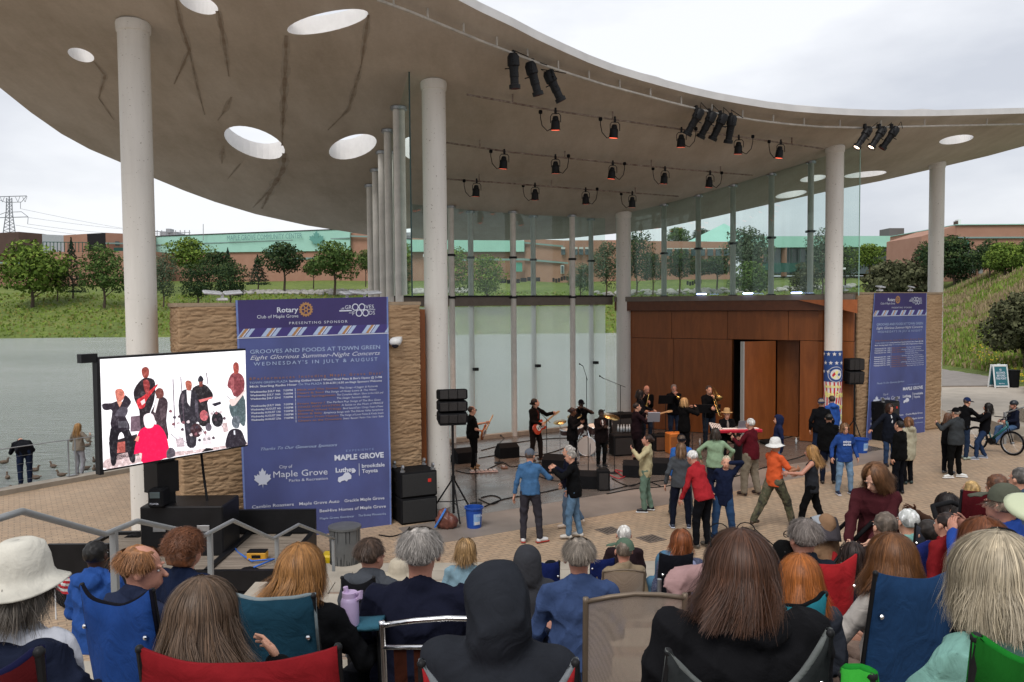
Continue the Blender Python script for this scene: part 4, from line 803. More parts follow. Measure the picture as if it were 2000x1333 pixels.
t = thing('glass_pavilion', 'glazed hall with a wide teal fascia beyond the right stage wall', 'building', tuple(AT(1640, 560, 220)))
slabq(t, 'fascia', M_teal, 1470, 1800, 462, 461, 484, 482, 222, 214, 20, .6); slabq(t, 'glazing', M_win, 1480, 1790, 484, 482, 535, 535, 224, 218, 15)
for x in (1482, 1528, 1600, 1690): slabq(t, 'pillar', M_brick, x, x+9, 484, 484, 540, 540, 222, 220, 1, .5)
for k in range(14): slabq(t, 'mullion', M_tline, 1545+k*17, 1547+k*17, 484, 484, 520, 520, 222, 220, .3, .6)
slabq(t, 'screen_wall', M_tdark, 1490, 1660, 514, 514, 532, 532, 216, 212, .5); slabq(t, 'roof_unit', mat('brown_unit', (.12, .1, .1), .7), 1737, 1766, 446, 446, 463, 463, 225, 225, 6)
t = thing('brick_block', 'plain orange brick block at far right with a green door and window', 'building', tuple(AT(1930, 560, 130)))
slabq(t, 'wall', M_brick, 1868, 2160, 440, 438, 560, 560, 126, 122, 22); slabq(t, 'wall', M_brick, 1800, 1868, 462, 440, 560, 560, 129, 126.1, 12); slabq(t, 'line', M_tline, 1868, 2160, 463, 462, 466, 465, 126, 122, .3, .3); slabq(t, 'coping', M_teal, 1868, 2160, 438.5, 436.5, 440, 438, 126, 122, 22, .3)
slabq(t, 'door', mat('green_door', (.08, .32, .24), .5, var=0), 1885, 1893, 470, 470, 489, 489, 126, 126, .3, .4); slabq(t, 'window', M_win, 1908, 1920, 464, 464, 481, 481, 126, 126, .3, .4); slabq(t, 'vent', M_white, 1872, 1877, 429, 429, 439, 439, 128, 128, 1); slabq(t, 'vent', M_dbrick, 1869, 1871, 432, 432, 439, 439, 128, 128, 1)
b = MB()
for x in (1880, 1900, 1915): b.cyl(AT(x, 535, 120), AT(x, 497, 120), .3, n=6)
b.box(AT(1895, 498, 121), (6, 5, .5)); b.box(AT(1890, 491, 124), (4, 2, .2)); b.build('canopy', M_steel, t, world=True)
# pylon
t = thing('pylon', 'lattice power pylon behind the brown brick hall', 'pylon', tuple(AT(18, 470, 330))); b = MB(); YP = 330
def pm(x, y): return AT(x, y, YP)
w_ = lambda y: 6+max(0, y-415)*.12
for s in (-1, 1): b.tube([pm(18+s*5, 387), pm(18+s*6, 415), pm(18+s*14, 470)], .22, 4)
b.tube([pm(18, 384), pm(19, 470)], .25, 4)
for y in range(388, 466, 7):
    w = 5+max(0, y-415)*.17; w2 = 5+max(0, y-408)*.17; b.tube([pm(18-w, y), pm(18+w2, y+7)], .12, 4); b.tube([pm(18+w, y), pm(18-w2, y+7)], .12, 4)
for y0, xw, ya in ((386, 34, 396), (427, 37, 415)):
    b.tube([pm(18-xw, y0-1), pm(18+xw, y0-3)], .16, 4); b.tube([pm(18-xw, y0-1), pm(18-6, ya), pm(18+24, ya-1)], .12, 4); b.tube([pm(18+xw, y0-3), pm(18+24, ya-1)], .12, 4)
for x in (-14, 0, 30, 44): b.tube([pm(x, 385), pm(x+5, 395)], .1, 4); b.tube([pm(x+5, 395), pm(x+9, 384)], .1, 4)
b.tube([pm(40, 395), pm(40, 408)], .12, 4); b.tube([pm(55, 425), pm(54, 438)], .12, 4); b.build('lattice', mat('pylon_grey', (.25, .26, .3), .6, var=0), t, world=True)
b = MB()
for (x0, y0), (x1, y1) in (((40, 408), (330, 460)), ((54, 425), (330, 455)), ((54, 438), (300, 462)), ((30, 440), (260, 470))):
    b.tube([AT(x0+(x1-x0)*k/6, y0+(y1-y0)*k/6+3*math.sin(PI*k/6), 330+k*18) for k in range(7)], .055, 4)
b.build('cable', mat('power_line', (.3, .31, .34), .6, var=0), t, world=True)
# ---------------------------------------------------------------- trees
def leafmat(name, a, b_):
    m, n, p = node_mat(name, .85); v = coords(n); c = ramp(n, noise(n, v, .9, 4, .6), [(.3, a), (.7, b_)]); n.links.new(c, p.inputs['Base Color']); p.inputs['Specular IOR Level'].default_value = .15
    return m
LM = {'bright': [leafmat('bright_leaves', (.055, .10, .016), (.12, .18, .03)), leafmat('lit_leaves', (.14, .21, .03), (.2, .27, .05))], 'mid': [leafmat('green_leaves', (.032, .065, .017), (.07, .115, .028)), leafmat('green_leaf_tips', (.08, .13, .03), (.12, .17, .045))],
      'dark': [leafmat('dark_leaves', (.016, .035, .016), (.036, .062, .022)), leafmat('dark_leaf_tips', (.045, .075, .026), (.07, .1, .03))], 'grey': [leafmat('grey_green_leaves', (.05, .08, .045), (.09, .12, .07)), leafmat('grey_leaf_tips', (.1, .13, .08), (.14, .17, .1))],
      'conifer': [leafmat('needles', (.012, .03, .020), (.026, .052, .03)), leafmat('needle_tips', (.03, .06, .04), (.05, .09, .05))], 'olive': [leafmat('olive_leaves', (.035, .04, .02), (.07, .075, .035)), leafmat('olive_tips', (.09, .10, .05), (.12, .12, .06))]}  # second of each pair: paler copy with light painted into the leaf colour
M_bark = mat('bark', (.075, .055, .04), .95, var=.3, vs=8)
def cards(C, D, size, up=.35):            # leaf-sized faces at points C with outward directions D
    n = len(C); a = RNG.normal(size=(n, 3)); nn = D+a*.75; nn[:, 2] += up; nn /= np.linalg.norm(nn, axis=1)[:, None]
    r = RNG.normal(size=(n, 3)); t1 = np.cross(nn, r); t1 /= np.linalg.norm(t1, axis=1)[:, None]; t2 = np.cross(nn, t1); s = size*RNG.uniform(.5, 1.3, n)[:, None]; k = RNG.uniform(.45, .9, n)[:, None]
    V = np.stack([C-t1*s, C-t2*s*k, C+t1*s*1.05, C+t2*s*k], 1).reshape(-1, 3); return V, np.arange(4*n).reshape(-1, 4)
def add_cards(name, V, Fq, mi, mats, parent):
    me = bpy.data.meshes.new(name); me.vertices.add(len(V)); me.vertices.foreach_set('co', V.ravel()); me.loops.add(Fq.size); me.loops.foreach_set('vertex_index', Fq.ravel().astype(np.int32)); me.polygons.add(len(Fq))
    me.polygons.foreach_set('loop_start', np.arange(0, Fq.size, 4, dtype=np.int32)); me.polygons.foreach_set('loop_total', np.full(len(Fq), 4, np.int32))
    for m in mats: me.materials.append(m)
    me.polygons.foreach_set('material_index', np.asarray(mi, np.int32)); me.update(calc_edges=True); return link_mesh(name, me, parent)
def tree(label, px, yt, yb, wpx, kind, Y, form='round', trunk=.2, name='tree', cat='tree', n=None, group=None, dens=1., base=None):
    T_, B_ = AT(px, yt, Y), AT(px, yb, Y) if base is None else np.array(base, float); h = T_[2]-B_[2]; w = wpx/F_PX*Y
    z0 = h*trunk*.75; g_ = float(th(np.array(B_[0]), np.array(B_[1]))) if base is None else B_[2]
    t = thing(name, label, cat, (B_[0], B_[1], B_[2]), 0, group); n = int((n or 1500)*dens)
    ls = max(.08, w*.033); w *= 1.2; n = int(n*1.35)
    if form == 'cone':
        zz = RNG.uniform(0, 1, n)**1.4; rr_ = (1-zz)*w/2*(.55+.45*np.abs(np.sin(zz*26+.5)))*RNG.uniform(.35, 1, n)**.5; a = RNG.uniform(0, 2*PI, n); rr_ *= 1+.14*np.sin(a*5+zz*20)
        C = np.c_[rr_*np.cos(a), rr_*np.sin(a), z0*.5+zz*(h-z0*.5)-rr_*.22]; D = np.c_[np.cos(a), np.sin(a), np.full(n, -.1)]; ls *= .8
    else:
        L_ = []; nl = 13 if form == 'round' else 9
        for k in range(nl):
            a = k*2.4+RNG.uniform(0, 1); f = (k+.5)/nl; zc = z0+(h-z0)*(.18+.68*f); prof = math.sin(PI*min(.93, .22+f*.72)) if form != 'tall' else .75+.2*math.sin(PI*f)
            rad = w*.5*prof*.6*RNG.uniform(.5, 1.2); zc += (h-z0)*RNG.uniform(-.06, .06); L_.append((rad*math.cos(a), rad*math.sin(a), zc, w*.5*(.44+.26*RNG.uniform())*(.75+.35*prof), (h-z0)*RNG.uniform(.13, .21)))
        L_.append((0, 0, z0+(h-z0)*.5, w*.42, (h-z0)*.42)); L_.append((0, 0, z0+(h-z0)*.42, w*.46, (h-z0)*.3)); C = []; D = []; per = n//len(L_)
        for (x, y, z, r, rz_) in L_:
            d = RNG.normal(size=(per, 3)); d /= np.linalg.norm(d, axis=1)[:, None]; rad = RNG.uniform(.35, 1, per)**.45*(1+.16*np.sin(d[:, 0]*7+z)*np.sin(d[:, 1]*6+x)*1.2); C.append(np.array([x, y, z])+d*np.array([r, r, rz_])*rad[:, None]); D.append(d)
        C = np.vstack(C); D = np.vstack(D); ok = C[:, 2] < h*1.0; C, D = C[ok], D[ok]
    V, Fq = cards(C, D, ls); hi = (D[:, 2] > .1) & (RNG.random(len(D)) < .55); add_cards('crown', V, Fq, hi.astype(int), LM[kind], t)  # upward-facing leaves take the paler copy, painting in light from above
    b = MB(); rt = max(.05, w*.022); b.tube([(0, 0, -1.5), (0.02*w, 0, z0*.6), (0, 0, z0+h*.2), (0, 0, h*.8)], [rt*1.3, rt, rt*.7, rt*.15], 6)
    for k in range(5): a = k*1.3; b.tube([(0, 0, z0*.8+.06*h*k), (w*.18*math.cos(a), w*.18*math.sin(a), z0+h*.12+.08*h*k), (w*.33*math.cos(a), w*.33*math.sin(a), z0+h*.22+.08*h*k)], [rt*.55, rt*.35, rt*.1], 5)
    b.build('trunk', M_bark, t); return t
far_trees = [
 ('big yellow green tree at far left before the brown brick hall', 62, 468, 592, 112, 'bright', 172, 'round', .1), ('dark pointed spruce right of the big yellow green tree', 142, 464, 570, 50, 'conifer', 178, 'cone', .08), ('dull green tree touching the left edge of the first column', 203, 474, 588, 84, 'mid', 172, 'round', .08),
 ('small orange tinged tree between big tree and spruce', 112, 505, 575, 40, 'mid', 176, 'round', .15), ('feathery willow like tree just right of the first column', 319, 488, 586, 52, 'grey', 168, 'tall', .05), ('pale sparse tree in front of the teal band', 372, 458, 545, 74, 'bright', 195, 'round', .15),
 ('dark tree beside the pale sparse tree', 428, 490, 552, 60, 'dark', 190, 'round', .15), ('spruce tip between dark trees under the word lettering', 446, 484, 545, 34, 'conifer', 196, 'cone', .1), ('dark rounded shrub tree low on the bank at left', 386, 508, 590, 60, 'dark', 162, 'tall', .05), ('rounded dark shrub tree behind the double floodlight', 449, 508, 588, 58, 'dark', 162, 'tall', .05),
 ('short broad spruce in front of brick wall', 504, 498, 553, 44, 'conifer', 188, 'cone', .06), ('dark leafy tree under the word center', 555, 468, 556, 74, 'dark', 186, 'round', .28), ('slim mid green tree between two bigger trees', 612, 503, 552, 36, 'mid', 190, 'round', .25), ('spreading green tree below the leaf emblem', 653, 470, 564, 84, 'mid', 182, 'round', .28), ('tree partly behind the roof and slim posts', 714, 486, 548, 34, 'mid', 190, 'round', .3),
 ('bright tree just inside the back glass left edge', 886, 474, 582, 60, 'bright', 160, 'tall', .05), ('bright bushy tree second in the back glass', 950, 497, 582, 64, 'bright', 160, 'round', .05), ('grey green bush tree near the third glass post', 1133, 512, 576, 44, 'grey', 165, 'tall', .05), ('grey green tree left of the back column', 1184, 468, 566, 56, 'grey', 175, 'tall', .08), ('tall dark green tree right of the back column', 1243, 446, 562, 60, 'dark', 175, 'tall', .08),
 ('smaller dark tree right of the back column', 1275, 488, 562, 44, 'dark', 172, 'round', .15), ('distant tree above the low office at left', 1325, 443, 485, 44, 'mid', 250, 'round', .2), ('distant tree beside the pyramid roof', 1370, 446, 480, 36, 'dark', 255, 'round', .2), ('round dark tree in front of low office', 1327, 484, 560, 54, 'dark', 176, 'round', .25), ('small tree on the lawn behind glass', 1400, 500, 553, 56, 'dark', 180, 'round', .3), ('dark shrub tree beside the second post', 1365, 502, 548, 40, 'dark', 186, 'round', .2),
 ('large grey green round tree right of the pyramid roof', 1462, 442, 532, 76, 'grey', 190, 'round', .1), ('wide feathery bush low behind glass', 1466, 510, 578, 76, 'mid', 160, 'round', .03), ('dark bush left of the flag column', 1572, 512, 578, 56, 'olive', 160, 'round', .05), ('tall loose tree behind the flag column', 1606, 444, 565, 60, 'grey', 170, 'tall', .1), ('green tree right of the flag column behind glass', 1650, 474, 556, 56, 'mid', 172, 'tall', .15),
 ('bright small tree with visible trunk right of the glass edge', 1698, 472, 546, 54, 'bright', 165, 'round', .38), ('wide dark bush above the right banner', 1752, 508, 582, 116, 'olive', 120, 'round', .04), ('bright tree top behind the wide dark bush', 1772, 480, 560, 60, 'mid', 140, 'round', .15), ('dark tree left of the last column', 1810, 470, 570, 60, 'dark', 120, 'round', .1), ('dark green tree right of the last column', 1862, 458, 560, 86, 'dark', 112, 'round', .12),
 ('dark tree with trunk on the hill crest at right', 1932, 468, 548, 56, 'dark', 98, 'round', .28), ('yellow green tree on the hill crest near the picture edge', 1962, 474, 550, 70, 'bright', 92, 'round', .25), ('leafy tree on the hill crest cut by the picture edge', 2010, 468, 548, 70, 'mid', 95, 'round', .25)]
for a in far_trees: tree(*a, group='trees beyond the lake and on the hill', n=2600 if a[6] > 130 else 3600)
# near small tree on the grass slope at the right edge
P = AT(1999, 728, 47.); tree('small dark leaved tree on the grass slope at the right edge', 1999, 572, 728, 128, 'olive', 47., 'round', .3, n=5200)
# loose bushes and riprap on the far bank
def scatter(name, label, cat, pts, size, mats, kind, h=.5, wide=1.):
    pts = np.array(pts); n = len(pts); a = RNG.uniform(0, PI, n); s = size*RNG.uniform(.6, 1.5, n); dx = np.c_[np.cos(a), np.sin(a), np.zeros(n)]*(s*wide)[:, None]; lean = RNG.normal(size=(n, 3))*.25*s[:, None]*h; top = np.c_[np.zeros((n, 2)), s*h]+lean
    V = np.stack([pts-dx*.5, pts+dx*.5, pts+dx*.28+top, pts-dx*.2+top*1.1], 1).reshape(-1, 3); Fq = np.arange(4*n).reshape(-1, 4)
    o = add_cards(name, V, Fq, RNG.integers(0, len(mats), n), mats, None); tag(o, label, cat, kind=kind); return o
def onterrain(q, Y): X = q*Y; return np.c_[X, Y, th(X, Y)-.05]
GM = [leafmat('grass_green', (.13, .20, .03), (.22, .30, .06)), leafmat('grass_yellow', (.16, .17, .04), (.26, .24, .08)), leafmat('grass_dark', (.035, .06, .012), (.06, .09, .02))]
q = RNG.uniform(-.66, .46, 14000); scatter('tall_grass', 'rough tall grass covering the far bank of the lake', 'grass', onterrain(q, RNG.uniform(149, 186, 14000)), .55, [GM[0], GM[0], GM[1]], 'stuff', .5, .8)
q = RNG.uniform(.52, .72, 42000); Yh = 44+RNG.uniform(0, 1, 42000)**1.3*62; P = onterrain(q, Yh); ok = (P[:, 2] > .15); hm = [GM[0], GM[0], GM[1], GM[0], leafmat('dry_stalks', (.26, .20, .11), (.36, .28, .17))]
scatter('hill_grass', 'long unmown grass on the slope at the right', 'grass', P[ok], .30, hm, 'stuff', .9, .4)
zz = P[:, 2]; ok2 = ok & (nz(P[:, 0], P[:, 1], .35) > .05) & (zz > 1.6); scatter('dry_grass', 'tan seeding grass patches high on the slope', 'grass', P[ok2], .34, hm[4:], 'stuff', 1.2, .25)
q = RNG.uniform(-.36, -.05, 700); P = onterrain(q, RNG.uniform(184, 189, 700)); b = MB()
for p_ in P[:420]: s = random.uniform(.35, .95); b.ell(p_+[0, 0, .2], (s, s*.8, s*.6), n=6, k=4)
q = RNG.uniform(.1, .42, 200); P = onterrain(q, RNG.uniform(182, 187, 200))
for p_ in P: s = random.uniform(.35, .9); b.ell(p_+[0, 0, .2], (s, s*.8, s*.6), n=6, k=4)
tag(b.build('riprap', mat('pale_rock', (.38, .36, .33), .9, var=.25, vs=.5)), 'band of pale boulders between lawn and rough grass', 'rocks', kind='stuff')
P = np.vstack([np.c_[RNG.uniform(0, 1, 260), RNG.uniform(0, 1, 260), np.zeros(260)]]); pa, pb = np.array([26.6, 43.5]), np.array([32.2, 58.5]); XY = pa+(pb-pa)*P[:, :1]+np.c_[RNG.uniform(.2, 1.6, 260), RNG.uniform(-.4, .4, 260)]
b = MB()
for x, y in XY:
    z = float(th(np.array(x), np.array(y))); b.ell((x, y, z+.2), (.07, .07, .05), n=5, k=3, m=random.choice([0, 0, 1]))
tag(b.build('yellow_flowers', [mat('yellow_petals', (.55, .42, .03), .8, var=.1), GM[0]]), 'yellow flowers along the path edge', 'flowers', kind='stuff')
# silt fence on the far lawn
for k, (x0, x1, y0) in enumerate(((976, 1055, 548), (1078, 1110, 546), (1340, 1370, 552))):
    t = thing('silt_fence', ['black silt fence on the lawn left of the third glass post', 'short black silt fence on the lawn under the brick wing windows', 'black silt fence under trees right of the back column'][k], 'fence', tuple(AT(x0, y0+4, 185)), 0, 'silt fences on the far lawn'); b = MB()
    for i in range(6): a, c2 = AT(x0+(x1-x0)*i/6+1, y0+3*math.sin(i), 185), AT(x0+(x1-x0)*(i+1)/6, y0+3*math.sin(i+1), 185); b.box((a+c2)/2, (abs(c2[0]-a[0]), .1, .9))
    b.build('fabric', M_void, t, world=True)
# ---------------------------------------------------------------- lakeside fence and ducks
lf = thing('lakeside_fence', 'thin steel cable fence along the lake edge of the plaza', 'fence', tuple(np.array([*e1, 0])))
K0 = np.array([*e1, 0])+np.array([*(-ed), 0])*9; kn = np.array([ed[1], -ed[0], 0])*.12; kd = np.array([*ed, 0])
for k in range(10):
    p_ = K0+kd*(1.05+k*1.93)+kn; b = MB(); rt_ = rotz(math.atan2(ed[1], ed[0])); b.box(p_+kd*.09+[0, 0, .58], (.018, .05, 1.0), rt_); b.box(p_-kd*.09+[0, 0, .58], (.018, .05, 1.0), rt_); b.box(p_+[0, 0, .14], (.26, .12, .03), rt_); b.build('post', M_steel, lf, world=True)
b = MB(); b.tube([K0+kn+[0, 0, 1.08], K0+kd*19+kn+[0, 0, 1.08]], .012, 5)
for z in (.25, .45, .65, .85): b.tube([K0+kn+[0, 0, z], K0+kd*19+kn+[0, 0, z]], .003, 4)
b.build('cable', M_steel, lf, world=True)
duck = thing('duck', 'brown duck floating near the lake fence', 'duck', (0, 0, -1), 0, 'ducks on the lake'); b = MB()
b.ell((0, 0, .06), (.2, .1, .09)); b.ell((-.2, 0, .1), (.08, .04, .03)); b.ell((.15, 0, .14), (.05, .04, .09)); b.ell((.19, 0, .23), (.055, .045, .045)); b.ell((.255, 0, .22), (.035, .022, .012)); b.build('body', mat('brown_feathers', (.12, .085, .06), .9, var=.4, vs=20), duck, smooth=True)
dk = [(8, 905, 'beside the post at the left edge'), (15, 935, 'low at the left picture edge'), (32, 960, 'behind the bending man legs on the left'), (68, 920, 'just right of the bending man'), (70, 935, 'near the bending man knees'), (104, 913, 'left of the fence post pair'), (120, 930, 'under the fence post pair'), (170, 872, 'right of the girl at shoulder height'), (168, 917, 'right of the girl trousers'), (185, 902, 'beneath the video screen corner'), (184, 918, 'lowest under the screen corner')]
for k, (x, y, s) in enumerate(dk):
    P = G(x, y, -.98); duck.scale = (.75, .75, .75)
    if k == 0: duck.location = P; duck['label'] = 'brown duck on the water '+s; duck.rotation_euler = (0, 0, .5)
    else: tree_copy(duck, P, random.uniform(0, 6), 'brown duck on the water '+s)
# ================================================================ figures: blended body surfaces
def surface_nets(D, o, h):
    s = D < 0; nx, ny, nz_ = D.shape
    c = np.zeros((nx-1, ny-1, nz_-1), np.int8)
    for i in (0, 1):
        for j in (0, 1):
            for k in (0, 1): c += s[i:nx-1+i, j:ny-1+j, k:nz_-1+k]
    act = (c > 0) & (c < 8); idx = -np.ones(act.shape, np.int32); ii = np.argwhere(act); idx[act] = np.arange(len(ii))
    if not len(ii): return np.zeros((0, 3)), np.zeros((0, 4), int)
    P = np.zeros((len(ii), 3)); N = np.zeros(len(ii)); cor = [(i, j, k) for i in (0, 1) for j in (0, 1) for k in (0, 1)]
    dv = {q: D[ii[:, 0]+q[0], ii[:, 1]+q[1], ii[:, 2]+q[2]] for q in cor}
    for a in cor:
        for ax in range(3):
            if a[ax]: continue
            b = list(a); b[ax] = 1; b = tuple(b); da, db = dv[a], dv[b]; m = (da < 0) != (db < 0)
            t = da[m]/(da[m]-db[m]); q = np.tile(np.array(a, float), (m.sum(), 1)); q[:, ax] = t; P[m] += q; N[m] += 1
    V = (ii+P/N[:, None])*h+o; Q = []
    for ax in range(3):
        sl = [slice(1, -1)]*3; sl[ax] = slice(0, None); s1 = [slice(None)]*3; s0 = [slice(None)]*3; s0[ax] = slice(0, -1); s1[ax] = slice(1, None)
        a_, b_ = s[tuple(s0)], s[tuple(s1)]; df = a_ != b_; df2 = np.zeros_like(df); inner = [slice(1, -1)]*3; inner[ax] = slice(None); df2[tuple(inner)] = df[tuple(inner)]
        e = np.argwhere(df2); 
        if not len(e): continue
        u, v = [(1, 2), (2, 0), (0, 1)][ax]; ou = np.zeros(3, int); ou[u] = 1; ov = np.zeros(3, int); ov[v] = 1
        g = lambda x: idx[x[:, 0], x[:, 1], x[:, 2]]
        q = np.stack([g(e-ou-ov), g(e-ov), g(e), g(e-ou)], 1); fl = a_[e[:, 0], e[:, 1], e[:, 2]]; q[~fl] = q[~fl][:, ::-1]; Q.append(q)
    Q = np.vstack(Q) if Q else np.zeros((0, 4), int); return V, Q[(Q >= 0).all(1)]
def mesh_quads(name, V, Q, mats, parent, mi=None, smooth=True):
    me = bpy.data.meshes.new(name); n = len(V); me.vertices.add(n); me.vertices.foreach_set('co', np.asarray(V, np.float32).ravel()); me.loops.add(Q.size); me.loops.foreach_set('vertex_index', Q.ravel().astype(np.int32)); me.polygons.add(len(Q))
    me.polygons.foreach_set('loop_start', np.arange(0, Q.size, 4, dtype=np.int32)); me.polygons.foreach_set('loop_total', np.full(len(Q), 4, np.int32)); me.polygons.foreach_set('use_smooth', np.full(len(Q), smooth))
    for m in (mats if isinstance(mats, (list, tuple)) else [mats]): me.materials.append(m)
    if mi is not None: me.polygons.foreach_set('material_index', np.asarray(mi, np.int32))
    me.update(calc_edges=True); me.validate(); return link_mesh(name, me, parent)
class SDF:
    def __init__(s): s.p = []
    def cap(s, a, b, ra, rb=None, k=.02): s.p.append(('c', np.array(a, float), np.array(b, float), ra, ra if rb is None else rb, k)); return s
    def ell(s, c, r, rot=None, k=.02): s.p.append(('e', np.array(c, float), np.array(r, float), rot, None, k)); return s
    def sub(s, c, r, rot=None, k=.01): s.p.append(('s', np.array(c, float), np.array(r, float), rot, None, k)); return s
    def bounds(s):
        lo = np.full(3, 9.); hi = -lo
        for q in s.p:
            if q[0] == 'c':
                for p, r in ((q[1], q[3]), (q[2], q[4])): lo = np.minimum(lo, p-r); hi = np.maximum(hi, p+r)
            elif q[0] == 'e': r = q[2].max() if q[3] is not None else q[2]; lo = np.minimum(lo, q[1]-r); hi = np.maximum(hi, q[1]+r)
        return lo, hi
    def mesh(s, h, name, mats, parent, cuts=(), noise=None, mi=None, pad=0.):
        lo, hi = s.bounds(); lo = lo-3*h-pad; hi = hi+3*h+pad; ax = [np.arange(lo[i], hi[i]+h, h) for i in range(3)]; D = np.full([len(a) for a in ax], .3, np.float32)
        for q in s.p:
            if q[0] == 'c': l_ = np.minimum(q[1]-q[3], q[2]-q[4]); u_ = np.maximum(q[1]+q[3], q[2]+q[4])
            else: r = q[2].max() if q[3] is not None else q[2]; l_ = q[1]-r; u_ = q[1]+r
            m = .06+q[5]; i0 = [max(0, int((l_[i]-m-lo[i])/h)) for i in range(3)]; i1 = [min(len(ax[i]), int((u_[i]+m-lo[i])/h)+2) for i in range(3)]
            if any(i1[i] <= i0[i] for i in range(3)): continue
            X = ax[0][i0[0]:i1[0], None, None]; Y = ax[1][None, i0[1]:i1[1], None]; Z = ax[2][None, None, i0[2]:i1[2]]; sl = tuple(slice(i0[i], i1[i]) for i in range(3))
            if q[0] == 'c':
                a, b, ra, rb = q[1:5]; d = b-a; L2 = d@d+1e-9; x, y, z = X-a[0], Y-a[1], Z-a[2]; t = np.clip((x*d[0]+y*d[1]+z*d[2])/L2, 0, 1); dd = np.sqrt((x-t*d[0])**2+(y-t*d[1])**2+(z-t*d[2])**2)-(ra+(rb-ra)*t)
            else:
                c, r, ro = q[1:4]; x, y, z = X-c[0], Y-c[1], Z-c[2]
                if ro is not None: x, y, z = (x*ro[0][0]+y*ro[1][0]+z*ro[2][0], x*ro[0][1]+y*ro[1][1]+z*ro[2][1], x*ro[0][2]+y*ro[1][2]+z*ro[2][2])
                k0 = np.sqrt((x/r[0])**2+(y/r[1])**2+(z/r[2])**2)+1e-6; k1 = np.sqrt((x/r[0]**2)**2+(y/r[1]**2)**2+(z/r[2]**2)**2)+1e-6; dd = k0*(k0-1)/k1
            k = q[5]; E = D[sl]
            if q[0] == 's': D[sl] = np.maximum(E, -dd)
            else: hh = np.maximum(k-np.abs(E-dd), 0)/k; D[sl] = np.minimum(E, dd)-hh*hh*k*.25
        if noise is not None:
            X, Y, Z = np.meshgrid(*ax, indexing='ij', sparse=True); D += noise(X, Y, Z)
        for (pt, nr) in cuts:
            pt, nr = np.array(pt), np.array(nr)/np.linalg.norm(nr); X, Y, Z = np.meshgrid(*ax, indexing='ij', sparse=True); D = np.maximum(D, (X-pt[0])*nr[0]+(Y-pt[1])*nr[1]+(Z-pt[2])*nr[2])
        V, Q = surface_nets(D, lo, h)
        if len(V) == 0: return None
        m_i = mi(V[Q].mean(1)) if mi is not None else None
        return mesh_quads(name, V, Q, mats, parent, m_i)
def fold_noise(amp, seed, f=1.):
    a, b, c = [(seed*1.37*k) % 6.28 for k in (1, 2, 3)]
    def fn(X, Y, Z):
        q = .8*np.sin(X*9*f+Y*12*f+a)+.7*np.sin(Z*7*f+b); w = np.sin(Z*31*f+X*14*f*q+c+2.4*q); r = 1-np.abs(np.sin(Z*16*f+X*12*f+b+2.6*np.sin(Y*9*f+X*5*f+c))); r2 = 1-np.abs(np.sin(Z*9*f-X*21*f+Y*17*f+a+1.7*q))
        return (-amp*(.5*w+1.5*(r*r-.33)+1.3*(r2*r2-.33))).astype(np.float32)
    return fn
def ik(a, t, l1, l2, pole):
    a, t, pole = [np.array(q, float) for q in (a, t, pole)]; d = t-a; L_ = np.linalg.norm(d); L_ = max(1e-3, L_); d /= L_
    if L_ > (l1+l2)*.995: L_ = (l1+l2)*.995; t = a+d*L_
    L_ = max(L_, abs(l1-l2)+.02); c = (l1*l1+L_*L_-l2*l2)/(2*L_); hgt = math.sqrt(max(0, l1*l1-c*c)); p = pole-np.dot(pole, d)*d; p /= np.linalg.norm(p)+1e-9
    return a+d*c+p*hgt, a+d*L_
SKIN = {'light': '%s' % 'c9957c', 'fair': 'd6a68e', 'tan': 'b07a5c', 'red': 'b98470', 'brown': '5c3a28', 'dark': '3a241a'}
def skinm(k): return mat('skin_'+k, SKIN[k], .55, var=.07, vs=20, spec=.35)
M_eye = mat('eye_dark', (.02, .015, .012), .2, var=0); M_lip = mat('lips', (.32, .09, .075), .5, var=0); M_eyew = mat('eye_white', (.6, .58, .55), .3, var=0)
def hairm(c):
    out_ = []
    for k in (.62, 1., 1.5): r = lin(c); out_.append(mat('hair_%s_%d' % (c, k*10), tuple(min(.8, x*k) for x in r), .5, var=.3, vs=30, stretch=(1, 1, .15), spec=.35))
    return out_
def hand_mb(b, w, e, side, m=0, curl=.5, s=1., palm=None):
    """w wrist, e elbow: palm, four bent fingers and a thumb added to the builder"""
    d = w-e; d /= np.linalg.norm(d); up_ = np.array(palm, float) if palm is not None else np.array([side*.9, .25, .1]); n = up_-np.dot(up_, d)*d; n /= np.linalg.norm(n)+1e-9; x = np.cross(d, n)
    pc = w+d*.045*s; b.ell(pc, np.array([.042, .05, .017])*s, np.c_[x, d, n], n=10, k=6, m=m)
    for i, (o, L_, r) in enumerate(((-.030, .066, .0082), (-.010, .075, .0088), (.011, .070, .0085), (.030, .054, .0075))):
        p0 = w+(d*.078+x*o)*s; c = curl+.08*i; d1 = d*math.cos(c*.5)-n*math.sin(c*.5); d2 = d*math.cos(c*1.3)-n*math.sin(c*1.3); p1 = p0+d1*L_*.55*s; p2 = p1+d2*L_*.5*s; b.tube([p0-d*.015*s, p0, p1, p2], [r*s*1.05, r*s, r*s*.9, r*s*.6], 6, m)
    t0 = w+(d*.02-x*.032*side*-1*-1)*s; td = d*.55-x*.75-n*.3; td /= np.linalg.norm(td); b.tube([w+d*.012*s-x*.015*s, w+(d*.03-x*.035)*s, w+(d*.03-x*.035)*s+td*.03*s, w+(d*.03-x*.035)*s+(td*.03+(td+d)*.018)*s], [.014*s, .013*s, .0105*s, .007*s], 6, m)
